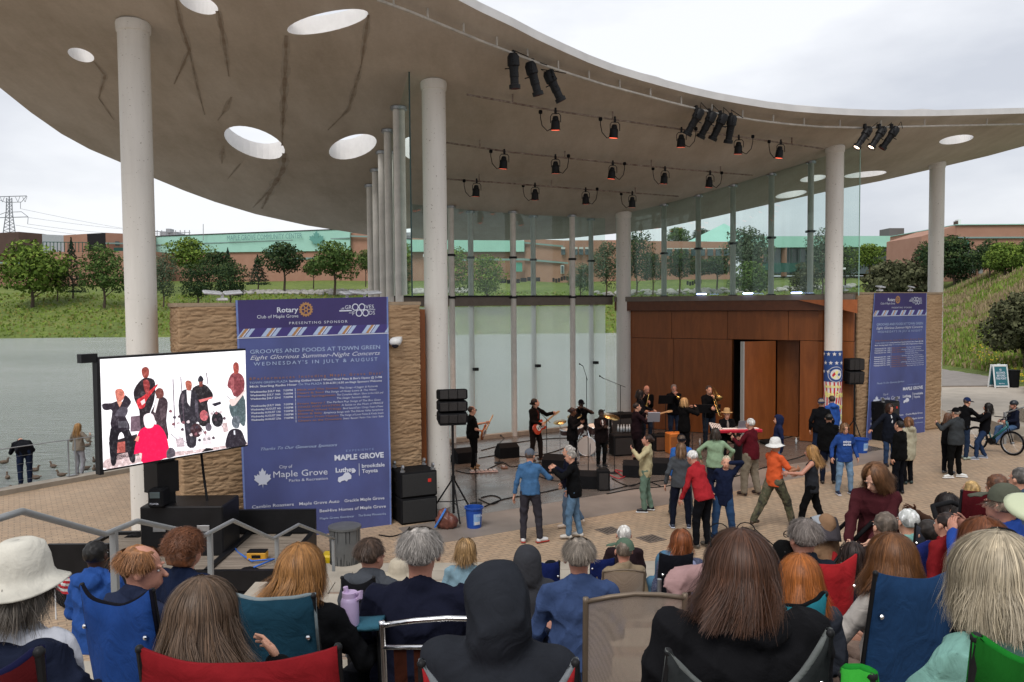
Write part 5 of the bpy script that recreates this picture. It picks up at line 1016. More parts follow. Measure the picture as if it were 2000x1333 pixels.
def person(label, pos, yaw, H=1.72, fat=1., skin='light', hair='short', hairc='3a2a20', top='222226', topkind='jacket', trousers='20242e', shoes='16161a', pelvis=None, lean=(0, 0), twist=0., head=(0, 0), hands=None, feet=None, vox=.02, hat=None, hatc='1a1a20', extra=(), sit=False, group=None, sleeve='long', hood=None, glasses=False, elbow=None, toes=None, legw=1., hem=None, shoe2=None, curl=.5, hairlen=.25, wind=(0, 0), hn=900, under=None, foldamp=.006, tname='top', beard=None, armw=1., capturn=0., drop=0., palm=(None, None), belly=0., shw=1.):
    """pos: ground point under the hips (seated: the ground beneath the seat). yaw: compass heading faced, degrees, 0 = away from the audience."""
    t = thing('person', label, 'person', tuple(pos), -R(yaw), group); s = H/1.75; A = np.array
    pz = (.95 if not sit else .52) if pelvis is None else pelvis; pel = A([0, 0, pz*(s if not sit else 1)])-A([0, 0, drop])
    Rt = eul(-R(lean[0]), R(lean[1]), 0); Rw = Rt @ rotz(-R(twist)); up_ = lambda x, y, z: pel+Rw @ (A([x, y, z])*s); upn = lambda x, y, z: pel+Rt @ (A([x, y, z])*s)
    sh = [up_(-.168*shw, 0, .452), up_(.168*shw, 0, .452)]; neck = up_(0, -.005, .53); hc = up_(0, .025, .655); 
    Rh = Rt @ eul(R(head[1]), 0, -R(head[0]+twist*.5)); hd = lambda x, y, z: hc+Rh @ (A([x, y, z])*s*1.07)
    hip = [upn(-.09, 0, -.02), upn(.09, 0, -.02)]
    if feet is None: feet = [(-.10, -.0, .075), (.10, .0, .075)] if not sit else [(-.13, .5, .08), (.13, .5, .08)]
    feet = [A(f, float)*A([s, s, 1]) for f in feet]; knees = []; ank = []
    for i in (0, 1):
        k_, a_ = ik(hip[i], feet[i], .43*s, .42*s, A([(-.25, .25)[i], 1., .25 if not sit else .9])); knees.append(k_); ank.append(a_)
    if hands is None: hands = [(-.06, .04, -.53), (.06, .04, -.53)]
    elb = []; wr = []
    for i in (0, 1):
        tg = sh[i]+rotz(0) @ (A(hands[i], float)*s); po = A([(-.45, .45)[i], -.7, -.45]) if elbow is None or elbow[i] is None else A(elbow[i], float); k_, a_ = ik(sh[i], tg, .285*s, .25*s, po); elb.append(k_); wr.append(a_)
    f = fat; sm = skinm(skin); hb = (hood == 'up')
    # ---- body: one continuous skin surface from head to feet
    B = SDF(); B.ell(upn(0, .0, .02), A([.145*f, .105*f, .12])*s, Rt, .04); B.ell(up_(0, .01, .16), A([.125*f, .095*f, .13])*s, Rw, .05); B.ell(up_(0, .0, .34), A([.15*f, .10*f, .17])*s, Rw, .05); B.cap(up_(-.135, 0, .445), up_(.135, 0, .445), .045*s, k=.04); [B.cap(up_(0, -.01, .50), up_(q*.13, 0, .45), .042*s, .038*s, .03) for q in (-1, 1)]
    B.cap(up_(0, 0, .46), hd(0, -.02, -.05), .056*s, .053*s, .03)
    cv = .78 if sleeve == 'long' else 1.
    for i in (0, 1):
        B.cap(sh[i], elb[i], .046*s*armw*cv, .038*s*armw*cv, .03*cv); B.cap(elb[i], wr[i], .038*s*armw*cv, .026*s, .015); B.cap(hip[i], knees[i], .082*s*f**.5*legw, .052*s*legw, .03); B.cap(knees[i], ank[i], .052*s*legw, .036*s, .015)
        fw = A([(-.12, .12)[i], 1, 0]) if toes is None else A([*toes[i], 0], float); fw /= np.linalg.norm(fw); B.cap(ank[i]-A([0, 0, .02]), ank[i]+fw*.15*s-A([0, 0, .042]), .036*s, .026*s, .02)
    B.ell(hd(0, -.012, .028), A([.078, .096, .092])*s, Rh, .03); B.ell(hd(0, .03, -.045), A([.058, .066, .07])*s, Rh, .03); B.cap(hd(0, .085, .0), hd(0, .108, -.028), .009*s, .014*s, .012)
    for q in (-1, 1): B.ell(hd(q*.08, -.005, -.005), A([.012, .022, .032])*s, Rh, .006); B.ell(hd(q*.03, .083, .022), A([.022, .012, .008])*s, Rh, .01)
    B.ell(hd(0, .083, -.062), A([.024, .012, .012])*s, Rh, .008)
    mats_ = [sm, M_lip]; hv = vox if vox < .016 else .016
    lipc = hd(0, .094, -.06)
    bo = B.mesh(vox, 'body', [sm, M_lip], t, mi=lambda C: (np.linalg.norm((C-lipc)*A([1, 1, 1.7]), axis=1) < .0135*s).astype(int))
    for i in (0, 1):
        b = MB(); hand_mb(b, wr[i], elb[i], (-1, 1)[i], curl=curl if not hasattr(curl, '__len__') else curl[i], s=s*1.03, palm=palm[i]); b.build('hand', sm, t, smooth=True)
    for q in (-1, 1):
        b = MB(); b.ell(hd(q*.031, .077, .004), A([.012, .008, .0055])*s, Rh, 8, 6, 1); b.ell(hd(q*.031, .082, .004), A([.006, .0045, .0055])*s, Rh, 8, 6, 0); b.ell(hd(q*.032, .084, .024), A([.017, .006, .0035])*s, Rh @ rotz(-q*.3), 8, 4, 2); b.build('eye', [M_eye, M_eyew, hairm(hairc)[0]], t, smooth=True)
    # ---- top garment
    if topkind != 'none':
        g = .018 if topkind in ('jacket', 'coat', 'hoodie', 'puffer') else .011
        if topkind == 'puffer': g = .032
        if topkind == 'coat': g = .026
        J = SDF(); hz = {'shirt': -.1, 'jacket': -.12, 'hoodie': -.1, 'coat': -.34, 'tank': -.08, 'puffer': -.12}[topkind] if hem is None else hem; nb = .52
        J.ell(up_(0, .01, .15), A([.142*f+g, (.112+belly)*f+g, .17])*s, Rw, .06); J.ell(up_(0, .0, .34), A([.158*f+g, .108*f+g, .185])*s, Rw, .06); J.cap(up_(-.13*shw, -.008, .45), up_(.13*shw, -.008, .45), (.05+g*.5)*s, k=.04); [J.cap(up_(0, -.01, .505), up_(q*.13*shw, -.008, .455), (.05+g*.3)*s, (.046+g*.4)*s, .03) for q in (-1, 1)]
        J.ell(upn(0, .0, -.03), A([.176*max(1, f)+g, (.124+belly*.7)*f+g, .34])*s, Rt, .06)
        if topkind != 'tank' and sleeve != 'none': J.cap(up_(0, -.01, .47), up_(0, -.02, .535), (.062+g*.5)*s, (.06+g*.5)*s, .03)
        if topkind == 'coat': J.ell(upn(0, 0, -.15), A([.17*f+g, .13*f+g, .28])*s, Rt, .05)
        if sleeve != 'none':
            for i in (0, 1):
                if sleeve == 'long': J.cap(sh[i], elb[i], (.046+g)*s*armw, (.038+g)*s*armw, .035); J.cap(elb[i], elb[i]+(wr[i]-elb[i])*.97, (.038+g)*s*armw, (.028+g)*s, .015)
                else: J.cap(sh[i], sh[i]+(elb[i]-sh[i])*.72, (.048+g)*s, (.052+g)*s, .035)
        if hood == 'down': J.ell(up_(0, -.105, .50), A([.12, .065, .075])*s, Rw, .03); J.cap(up_(-.07, .02, .525), up_(0, -.07, .54), .035*s, .04*s, .02); J.cap(up_(.07, .02, .525), up_(0, -.07, .54), .035*s, .04*s, .02)
        if hood == 'up': J.ell(hd(0, -.03, .025), A([.115, .135, .132])*s, Rh, .03); J.ell(hd(0, -.05, -.07), A([.12, .115, .13])*s, Rh, .04); J.sub(hd(0, .12, -.01), A([.078, .11, .115])*s, Rh)
        cuts = [(pel+Rt @ A([0, 0, hz*s]), -(Rt @ A([0, 0, 1.])))]
        if sit: cuts = [(pel-A([0, .0, .09]), A([0, .0, -1]))]
        if hood != 'up' and hood != 'down': J.sub(up_(0, .03, .60), A([.085, .085, .085])*s, Rw)
        if topkind == 'tank': J.sub(up_(0, .08, .53), A([.10, .12, .12])*s, Rw); [J.sub(up_(q*.22, 0, .47), A([.085, .12, .10])*s, Rw) for q in (-1, 1)]
        sd = (abs(hash_(label)) % 997)*.1
        J.mesh(vox, tname if tname != 'top' else {'shirt': 'shirt', 'jacket': 'jacket', 'hoodie': 'hoodie', 'coat': 'coat', 'tank': 'tank_top', 'puffer': 'jacket'}[topkind], fabric(top) if isinstance(top, str) else top, t, cuts, fold_noise(foldamp*(1.5 if hood == 'up' and vox < .012 else 1), sd, .55 if hood == 'up' else 1.))
        if under: U_ = SDF(); U_.ell(up_(0, .055, .30), A([.055, .085, .20])*s*A([f, f, 1]), Rw, .03); U_.mesh(vox, 'shirt_front', fabric(under), t)
    # ---- trousers
    T_ = SDF(); g = .012*legw; T_.ell(upn(0, .0, .02), A([.152*f+g*.5, .112*f+g*.5, .115])*s, Rt, .04)
    for i in (0, 1): T_.cap(hip[i], knees[i], (.088*f**.5*legw+g)*s, (.062*legw+g)*s, .035); T_.cap(knees[i], ank[i]+(knees[i]-ank[i])*.04, (.060*legw+g)*s, (.046*legw+g)*s, .02)
    if trousers is not None: T_.mesh(vox, 'trousers', fabric(trousers) if isinstance(trousers, str) else trousers, t, [(up_(0, 0, .13), Rt @ A([0, 0, 1.]))], fold_noise(foldamp*.9, (abs(hash_(label)) % 577)*.1))
    for i in (0, 1):
        fw = A([(-.12, .12)[i], 1, 0]) if toes is None else A([*toes[i], 0], float); fw /= np.linalg.norm(fw); a_ = ank[i]; S_ = SDF(); S_.cap(a_-A([0, 0, .012]), a_+fw*.14*s-A([0, 0, .035]), .046*s, .036*s, .03); S_.ell(a_-fw*.03*s-A([0, 0, .035]), A([.042, .042, .042])*s, None, .02)
        S_.mesh(.014, 'shoe', mat('shoe', shoes, .5, var=.1), t, [(a_-A([0, 0, .072]), A([0, 0, -1.]))])
        if shoe2: b = MB(); b.rbox(a_+fw*.055*s-A([0, 0, .065]), (.085*s, .27*s, .022), .01, rotz(-math.atan2(fw[0], fw[1]))); b.build('sole', mat('sole', shoe2, .6, var=0), t)
    # ---- hair
    if not hb and hair != 'bald': make_hair(t, hd, Rh, s, hair, hairc, vox, hairlen, wind, int(hn*1.6) if vox < .0125 else (0 if hair in ('short', 'bun', 'bald_top', 'fringe', 'curly') else hn//2), up_, bool(hat))
    if beard: Q_ = SDF(); Q_.ell(hd(0, .045, -.08), A([.054, .06, .045])*s, Rh, .02); Q_.sub(hd(0, .1, -.035), A([.03, .04, .03])*s, Rh); Q_.mesh(.012, 'beard', hairm(beard)[1], t)
    # ---- hats
    if hat: make_hat(t, hd, Rh, s, hat, hatc, capturn)
    if glasses:
        b = MB()
        for q in (-1, 1): b.tube([hd(q*.033+.026*math.cos(a), .108, .006+.02*math.sin(a)) for a in np.linspace(0, 2*PI, 11)], .0035*s, 5); b.tube([hd(q*.06, .105, .012), hd(q*.083, .0, .012)], .003*s, 5)
        b.tube([hd(-.01, .11, .008), hd(.01, .11, .008)], .003*s, 5); b.build('glasses', M_blackm, t)
    t_ = dict(t=t, sh=sh, elb=elb, wr=wr, hd=hd, up=up_, pel=pel, hip=hip, knees=knees, ank=ank, s=s, Rw=Rw, Rh=Rh)
    P0 = np.array(pos); Rz = rotz(-R(yaw)); t_['world'] = lambda p: P0+Rz @ np.array(p, float)
    return t_
def hash_(x):
    h = 5381
    for ch in x: h = (h*33+ord(ch)) & 0x7fffffff
    return h
def make_hair(t, hd, Rh, s, kind, c, vox, L_, wind, n, up_, hat=False):
    A = np.array; HM = hairm(c); hv = min(vox, .015)
    H_ = SDF(); nzs = hash_(t.name) % 100
    def hn_(X, Y, Z): return (.0035*np.sin(X*130+3*np.sin(Z*60+nzs))+.003*np.sin(Y*120+nzs+2*np.sin(X*90))).astype(np.float32)
    if kind in ('short', 'fringe', 'bald_top', 'curly', 'bob', 'long', 'bun'):
        g = {'short': .007, 'fringe': .004, 'bald_top': .005, 'curly': .018, 'bob': .014, 'long': .010, 'bun': .008}[kind]
        if hat: g = min(g, .006)
        H_.ell(hd(0, -.022, .034), A([.078+g, .092+g, .090+g*1.1])*s, Rh, .02)
        if kind in ('bob', 'curly', 'long'): H_.ell(hd(0, -.045, -.04), A([.086+g*.8, .075+g, .095])*s, Rh, .03)
        if kind == 'long': lw = L_+.14; H_.ell(hd(wind[0]*.4, -.070+wind[1]*.3, -.06-lw*.4), A([.088, .060, .10+lw*.42])*s, Rh, .04)
        if kind == 'bun': H_.ell(hd(0, -.125, .03), A([.04, .035, .04])*s, Rh, .02)
        H_.sub(hd(0, .125, -.043), A([.078, .105, .108])*s, Rh)
        if kind == 'fringe': H_.sub(hd(0, .02, .135), A([.06, .085, .045])*s, Rh)
        if kind == 'bald_top': H_.sub(hd(0, -.05, .145), A([.045, .05, .035])*s, Rh)
        if kind == 'curly': hn_ = lambda X, Y, Z: (.009*np.sin(X*75+3*np.sin(Z*50+nzs))*np.sin(Y*70+2*np.sin(X*60))).astype(np.float32)
        cz = {'short': -.045, 'fringe': -.05, 'bald_top': -.05, 'curly': -.10, 'bob': -.11, 'long': -.17-L_*.95, 'bun': -.05}[kind]
        H_.mesh(hv, 'hair', HM, t, [(hd(0, 0, cz), -(Rh @ A([0, .25, 1.])))] , hn_, mi=lambda C: ((np.sin(C[:, 0]*150+C[:, 1]*40)+np.sin(C[:, 1]*110+3)) > 1.1).astype(int)*1+1-((np.sin(C[:, 0]*90+1)+np.sin(C[:, 2]*50)) > .9).astype(int))
    if kind in ('long', 'bob', 'short', 'curly', 'fringe', 'bun', 'bald_top') and n > 0:      # individual locks lying over the cap
        V = []; Q = []; MI = []; nv = 0; rg = np.random.default_rng(nzs+3); seg = 12 if kind in ('long',) else 7
        wv = Rh.T @ A([wind[0], wind[1], 0.])
        for i in range(n):
            ph = rg.uniform(-PI, PI); fr = abs((ph-PI/2+PI) % (2*PI)-PI)       # angle from the face direction (+y)
            th0 = rg.uniform(0, 1)**.6*1.35; 
            if kind == 'fringe' and th0 < .85: th0 = rg.uniform(.85, 1.4)
            if kind == 'bald_top' and th0 < .6: th0 = rg.uniform(.55, 1.4)
            if fr < .85 and th0 > .75: continue
            if fr < .5 and kind in ('long', 'bob'): ph = PI/2+math.copysign(.7, rg.uniform(-1, 1)); 
            LL = {'long': .34+L_, 'bob': .26, 'short': .055, 'curly': .07, 'fringe': .05, 'bun': .16, 'bald_top': .055}[kind]*rg.uniform(.72, 1.04)
            if kind in ('long', 'bob'): LL = max(.06, LL-.095*th0*.9+.03)
            if hat: th0 = rg.uniform(1.5, 1.68); LL = max(.03, LL-.08)
            lay = rg.uniform(0, .012 if kind in ('long', 'bob', 'curly') else .004); w = (.0021 if kind in ('long', 'bob') else .0019)*(.55 if vox < .0125 else 1)*rg.uniform(.6, 1.4)*s*max(1, (vox/.0105)**2.2)
            lay += {'curly': .014, 'bob': .008, 'long': .004}.get(kind, .001)-(.012 if hat else 0); cl = math.sin(ph*9+nzs); pts = []; l = 0; th_ = th0; drop = 0; swirl = rg.normal()*.12; rr = [.084+lay, .102+lay, .098+lay]
            st = LL/seg; endw = rg.normal(size=2)*.022
            for k in range(seg+1):
                if th_ < 1.72:
                    a = ph+swirl*k/seg; p = A([rr[0]*math.sin(th_)*math.cos(a), rr[1]*math.sin(th_)*math.sin(a)-.02, .03+rr[2]*math.cos(th_)]); nrm = A([math.sin(th_)*math.cos(a), math.sin(th_)*math.sin(a), math.cos(th_)]); th_ += st/.095; pl = p; pn = nrm
                else:
                    drop += st; f = drop/max(.01, LL); ow = .012*math.sin(drop*19+cl*3+ph)*min(1, drop*8)+.028*cl*f
                    p = pl+A([pn[0]*(ow+.012*min(1, drop*5))+endw[0]*f+.022*math.sin(drop*15+math.sin(ph*5)*3)*f, pn[1]*(ow+.0*min(1, drop*5))+endw[1]*f-.055*min(1, drop*4)*(kind == 'long'), -drop])+wv*f*f*(1+.5*cl)
                    if p[1] > -.02 and drop > .1: p[1] = p[1]*.8
                    nrm = A([pn[0], pn[1], .15])
                pts.append((p, nrm))
            if kind == 'curly': pts = [(p+A([.008*math.sin(k*2.1+i), .008*math.cos(k*1.9+i), .006*math.sin(k*3)]), q) for k, (p, q) in enumerate(pts)]
            for k, (p, nn) in enumerate(pts):
                d = pts[min(k+1, seg)][0]-pts[max(k-1, 0)][0]; sd = np.cross(d, nn); sd /= np.linalg.norm(sd)+1e-9; ww = w*(1-.75*(k/seg)**2); V.append(hd(*(p-sd*ww))); V.append(hd(*(p+sd*ww)))
                if k: Q.append((nv+2*k-2, nv+2*k-1, nv+2*k+1, nv+2*k)); MI.append(int(np.clip(1+rg.normal()*.0+(i % 7 == 0)-(i % 4 == 1), 0, 2)))
            nv += 2*(seg+1)
        if Q:
            V = np.array(V); Q = np.array(Q); MI = np.array(MI)
            if vox < .0125:         # finer strands beside each lock, drifting apart towards the tips
                m_ = seg+1; W_ = V.reshape(-1, m_, 2, 3); N_ = len(W_); f_ = np.linspace(0, 1, m_)[None, :, None, None]; out_ = [W_]; qs_ = [Q]; ms_ = [MI]
                for j in range(3): o_ = rg.normal(size=(N_, 1, 1, 3))*(.0035+.011*f_)*s; o_[..., 2] *= .3; out_.append(W_+o_); qs_.append(Q+(j+1)*len(V)); ms_.append(np.clip(MI+rg.integers(-1, 2, len(MI))*(rg.random(len(MI)) < .02), 0, 2))
                V = np.concatenate(out_).reshape(-1, 3); Q = np.vstack(qs_); MI = np.concatenate(ms_)
            mesh_quads('hair_locks', V, Q, HM, t, MI, True)
def make_hat(t, hd, Rh, s, hat, c, turn):
    A = np.array; m = fabric(c); b = MB(); Rc = Rh @ rotz(-R(turn)); hq = lambda x, y, z: hd(*(rotz(-R(turn)) @ A([x, y, z])))
    if hat == 'cap':
        pr = [(0.0, .098), (.03, .094), (.058, .08), (.08, .055), (.092, .025), (.096, -.01)]; b.lathe([(r*s*1.0, z*s) for r, z in pr], n=20, rot=Rc @ np.diag([.95, 1.1, 1.]), c=hq(0, -.015, .045)); b.build('cap', m, t, smooth=True)
        b = MB(); rows = []
        for i in range(7):
            a = -1.15+2.3*i/6; rows.append([hq(.088*math.sin(a), .075+.02*math.cos(a), .045), hq(.09*math.sin(a), .105+.055*math.cos(a), .04), hq(.085*math.sin(a), .12+.075*math.cos(a), .028)])
        b.grid(rows); o = b.build('brim', m, t, smooth=True); sm_ = o.modifiers.new('thick', 'SOLIDIFY'); sm_.thickness = .006
    elif hat in ('sun', 'straw', 'brim'):
        br = {'sun': .165, 'straw': .135, 'brim': .152}[hat]; dp = {'sun': -.03, 'straw': .004, 'brim': -.03}[hat]; N_ = 36
        rows = []
        for r, z in [(.001, .125), (.05, .122), (.078, .105), (.094, .06), (.1, .02), (.102, .008), (br*.75, dp*.4), (br, dp), (br+.003, dp-.006)]:
            rows.append([hq(r*math.cos(a)*.95, -.01+r*math.sin(a)*1.1, .045+z+(.018*math.sin(2*a+1)+.01*math.sin(3*a))*max(0, r-.1)*8) for a in np.linspace(0, 2*PI, N_, endpoint=False)])
        b.grid(rows, closed=True, flip=True); o = b.build('hat', m, t, smooth=True); sm_ = o.modifiers.new('thick', 'SOLIDIFY'); sm_.thickness = .008
    elif hat == 'fedora':
        rows = []
        for r, z in [(.001, .10), (.05, .115), (.07, .11), (.085, .05), (.095, .01), (.1, .0), (.14, -.008), (.15, .0)]: rows.append([hq(r*math.cos(a)*.95, -.01+r*math.sin(a)*1.15, .055+z) for a in np.linspace(0, 2*PI, 28, endpoint=False)])
        b.grid(rows, closed=True, flip=True); o = b.build('hat', m, t, smooth=True); sm_ = o.modifiers.new('thick', 'SOLIDIFY'); sm_.thickness = .006
        b = MB(); b.lathe([(.098*s, -.005), (.096*s, .025)], n=24, rot=Rc @ np.diag([.95, 1.15, 1]), c=hq(0, -.01, .06)); b.build('hat_band', M_blackm, t)
    elif hat == 'helmet':
        b.lathe([(r*s, z*s) for r, z in [(0, .12), (.05, .112), (.085, .085), (.108, .04), (.115, -.01), (.105, -.02)]], n=20, rot=Rc @ np.diag([.95, 1.15, 1.]), c=hq(0, -.01, .03)); b.build('helmet', mat('helmet_shell', c, .35, var=0), t, smooth=True)
        b = MB()
        for q in (-1, 1): b.tube([hq(q*.09, .02, .0), hq(q*.075, .02, -.06), hq(0, .04, -.115)], .006, 5)
        b.build('strap', M_blackm, t)
    elif hat == 'beanie':
        b.lathe([(r*s, z*s) for r, z in [(0, .11), (.05, .10), (.08, .07), (.096, .02), (.1, -.03)]], n=20, rot=Rc @ np.diag([.95, 1.1, 1.]), c=hq(0, -.015, .035)); b.build('beanie', m, t, smooth=True)
# ================================================================ band and dancers
def stand(label, px, py, yaw, hy=None, z=0., **k):
    """px,py: surveyed point on the floor under the hips; hy: picture height of the head top used to size the figure"""
    P = G(px, py, z)
    if hy is not None and 'H' not in k:
        q = AT(px, hy, P[1]); k['H'] = float(np.clip((q[2]-z)*k.pop('hk', 1.0), 1.3, 2.0))
    return person(label, P, yaw, **k)
BAND = 'band members on the stage'; DAN = 'people dancing on the plaza'; AUD = 'people seated in the audience'
def obj_at(bp_, name, label, cat, group=None): w = bp_['world']((0, 0, 0)); return thing(name, label, cat, tuple(w), 0, group)
M_sun = mat('guitar_red', (.45, .05, .02), .2, var=.1, coat=.5); M_bur = mat('guitar_sunburst', (.38, .12, .03), .2, col2=(.10, .02, .01), vs=4, coat=.5); M_maple = mat('maple_neck', (.50, .30, .14), .35, var=.1); M_pick = mat('white_plate', (.7, .66, .6), .3, var=0); M_rose = mat('dark_fretboard', (.09, .05, .035), .4, var=0)
def guitar(bp_, label, lb, ln, face, bodym, neckm=None, sc=1., L_=1.0):
    """lb: body centre, ln: direction of neck in figure space; face: outward normal"""
    w = bp_['world']; c = w(lb); n = w(np.array(lb)+np.array(ln))-c; n /= np.linalg.norm(n); f = w(np.array(lb)+np.array(face))-c; f -= np.dot(f, n)*n; f /= np.linalg.norm(f); s = np.cross(n, f); t = thing('electric_guitar', label, 'guitar', tuple(c))
    out_ = [(-.22, .0), (-.205, .10), (-.14, .155), (-.05, .145), (.0, .115), (.06, .12), (.12, .155), (.2, .15), (.215, .11), (.14, .055), (.13, .03), (.13, -.03), (.15, -.06), (.20, -.10), (.19, -.14), (.11, -.145), (.04, -.115), (-.02, -.12), (-.09, -.16), (-.17, -.14), (-.215, -.08)]
    MB().prism([(a*sc, b_*sc) for a, b_ in out_], c-f*.022, n, s, f*.044).build('body', bodym, t, world=True)
    MB().prism([(a*sc*.55+.02, b_*sc*.6-.01) for a, b_ in out_], c+f*.022, n, s, f*.004).build('pickguard', M_pick, t, world=True)
    b = MB(); b.prism([(.10, -.028), (.10, .028), (.62*L_, .021), (.62*L_, -.021)], c+f*.018, n, s, f*.022); b.build('neck', neckm or M_maple, t, world=True)
    b = MB(); b.prism([(.62*L_, -.022), (.62*L_, .022), (.66*L_, .045), (.80*L_, .05), (.82*L_, .01), (.78*L_, -.01), (.68*L_, -.03)], c+f*.02, n, s, f*.016); b.build('headstock', M_maple, t, world=True)
    b = MB()
    for k in (-.06, .0, .05): b.box(c+f*.03+n*k, (.02, .07, .012), np.c_[n, s, f])
    b.build('pickup', M_blackm, t, world=True)
    b = MB(); b.tube([c-n*.2*sc, c-n*.1-f*.12+[0, 0, .25], w(bp_['sh'][1]+np.array([0, -.05, .08])), w(bp_['sh'][0]*.6+np.array([0, .1, .45]))], .014, 5); return t
M_brass = mat('brass', (.55, .36, .12), .25, .9, var=.15)
# bass player
g = stand('bass player in a black tee shirt seen from the side beside the speaker stand', 924, 917, 68, 792, hair='fringe', hairc='3c2a1e', top='0c0c0e', topkind='shirt', sleeve='short', trousers='0d0d10', shoes='8a6a48', skin='light', fat=1.12, belly=.03, head=(8, 0), hands=[(.12, .42, -.16), (-.04, .26, -.36)], feet=[(-.13, .08, .075), (.13, -.06, .075)], glasses=True, group=BAND, lean=(-3, 0), curl=1.1)
guitar(g, 'sunburst bass guitar held by the player in black tee', g['wr'][1]*.6+np.array([.02, .14, .38]), (-.62, .5, .42), (.15, 1, .1), M_bur, L_=1.05)
g = stand('lead guitarist in an open black jacket looking up with a red and white guitar', 1045, 902, 128, 777, hair='short', hairc='1c120e', top='16100f', topkind='jacket', trousers='2a201d', shoes='4a2a1c', head=(-48, 14), hands=[(-.16, .38, -.08), (-.08, .27, -.34)], feet=[(-.14, .1, .075), (.12, -.05, .075)], group=BAND, under='5a2016', curl=1.1)
guitar(g, 'red electric guitar with white plate held by the lead guitarist', (.10, .23, 1.02), (-.72, .22, .46), (.12, 1, .18), M_sun)
# drummer behind
P = G(1135, 868); person('drummer in a black cap and shirt clapping behind the drums', P, 172, sit=True, pelvis=.62, H=1.8, hair='short', hairc='14100e', top='101014', topkind='shirt', sleeve='short', trousers='15151a', skin='dark', hat='cap', hatc='0c0e18', hands=[(.05, .22, .08), (-.02, .25, .1)], group=BAND, fat=1.2)
stand('singer in a black leather dress with one arm raised to her head', 1118, 908, 120, 803, H=1.62, hair='bun', hairc='2a1610', top='141214', topkind='coat', hem=-.22, trousers='17161b', skin='brown', hands=[(-.06, .12, .28), (-.1, .3, -.12)], elbow=[(-1, .2, .3), None], group=BAND, shw=.9, head=(-30, 0), foldamp=.008)
g = stand('laughing singer in a dark blazer, white shirt and raised sunglasses', 1174, 912, 160, 799, hair='short', hairc='0d0a09', top='1c1414', topkind='jacket', hem=-.22, trousers='0e0d10', skin='dark', beard='2b2826', under='c9c4c0', hands=[(.16, .24, -.12), (-.12, .26, -.18)], group=BAND, head=(8, -6), fat=1.08, hn=250)
b = MB(); hd = g['hd']; b.tube([hd(-.08, .03, .11), hd(-.04, .085, .10), hd(0, .09, .095), hd(.04, .085, .10), hd(.08, .03, .11)], .016, 6); b.build('sunglasses', M_blackm, g['t'], smooth=True)
b = MB(); u = g['up']; b.tube([u(.05+0*k, .10, .5) if False else u(.075*math.sin(a), .12+.03*math.cos(a), .40-.09*math.cos(a)) for k, a in enumerate(np.linspace(-2.6, 2.6, 15))], .010, 6); b.build('necklace', mat('dark_beads', (.09, .03, .02), .4), g['t'])
stand('singer in a dark maroon suit standing in profile holding a microphone', 1243, 907, 78, 786, hair='short', hairc='201512', top='22141a', topkind='jacket', hem=-.26, trousers='1a1115', shoes='101012', hands=[(.08, .3, .02), (.0, .36, -.06)], group=BAND, head=(10, 4), fat=1.08, curl=1.2)
g = stand('tall guitarist in a dark shirt and glasses behind the singer in a suit', 1250, 878, 88, 759, H=1.85, hair='long', hairlen=-.08, hairc='1a120f', top='16171c', topkind='shirt', trousers='15151a', glasses=True, hands=[(-.05, .42, -.30), (0, .25, -.36)], group=BAND, fat=1.15, belly=.03, hn=400, curl=1.1)
guitar(g, 'electric guitar with an orange headstock pointing toward the brick coloured amplifier', (.05, .26, 1.02), (-.38, .85, .14), (.6, .4, .2), M_bur, L_=1.08)
g = stand('bald saxophonist in black playing behind the other singers', 1263, 866, 172, 752, hair='bald', top='101012', topkind='shirt', trousers='2a3648', shoes='b0b0b0', skin='red', hands=[(.14, .24, -.16), (-.1, .24, -.36)], group=BAND, head=(-10, -10), curl=1.2)
def horn(bp_, name, label, cat, pts, rads, bell=None, extra=()):
    w = bp_['world']; t = thing(name, label, cat, tuple(w(pts[0]))); MB().tube([w(p) for p in pts], rads, 8).build('tube', M_brass, t, smooth=True, world=True)
    if bell is not None:
        a, b_, r0, r1 = bell; MB().tube([w(a), w(np.array(a)*.6+np.array(b_)*.4), w(np.array(a)*.2+np.array(b_)*.8), w(b_)], [r0, r0*1.25, r1*.6, r1], 14).build('bell', M_brass, t, smooth=True, world=True)
    for e_ in extra: MB().tube([w(p) for p in e_], .009, 6).build('slide', M_brass, t, smooth=True, world=True)
    b = MB()
    for k in range(3): p = np.array(pts[len(pts)//2])*(1-k*.12)+np.array(pts[-1])*(k*.12); b.cyl(w(p), w(p+np.array([0, .04, .02])), .012, n=8)
    b.build('key', M_brass, t, world=True); return t
m = g['hd'](0, .10, -.07)
horn(g, 'saxophone', 'brass saxophone played by the bald man', 'saxophone', [m, m+[.0, .07, .0], m+[.02, .11, -.03], m+[.06, .10, -.25], m+[.1, .08, -.55], m+[.12, .1, -.62], m+[.13, .16, -.62]], [.006, .008, .01, .018, .03, .034, .036], (m+[.13, .16, -.62], m+[.14, .22, -.36], .036, .065))
g = stand('bearded trumpeter in a black jacket playing near the orange amplifier', 1316, 864, 178, 750, hair='short', hairc='6d6460', top='121216', topkind='jacket', trousers='26344a', beard='8a817c', hands=[(.16, .26, .02), (-.12, .28, .04)], group=BAND, head=(0, -8), fat=1.1, curl=1.2, skin='red')
m = g['hd'](0, .10, -.07); horn(g, 'trumpet', 'silver and brass trumpet held to the lips of the bearded man', 'trumpet', [m, m+[0, .10, -.03], m+[0, .34, -.09]], [.006, .007, .012], (m+[0, .34, -.09], m+[0, .50, -.13], .012, .062), ([m+[0, .12, -.03], m+[0, .14, -.09], m+[0, .32, -.13], m+[0, .34, -.09]],))
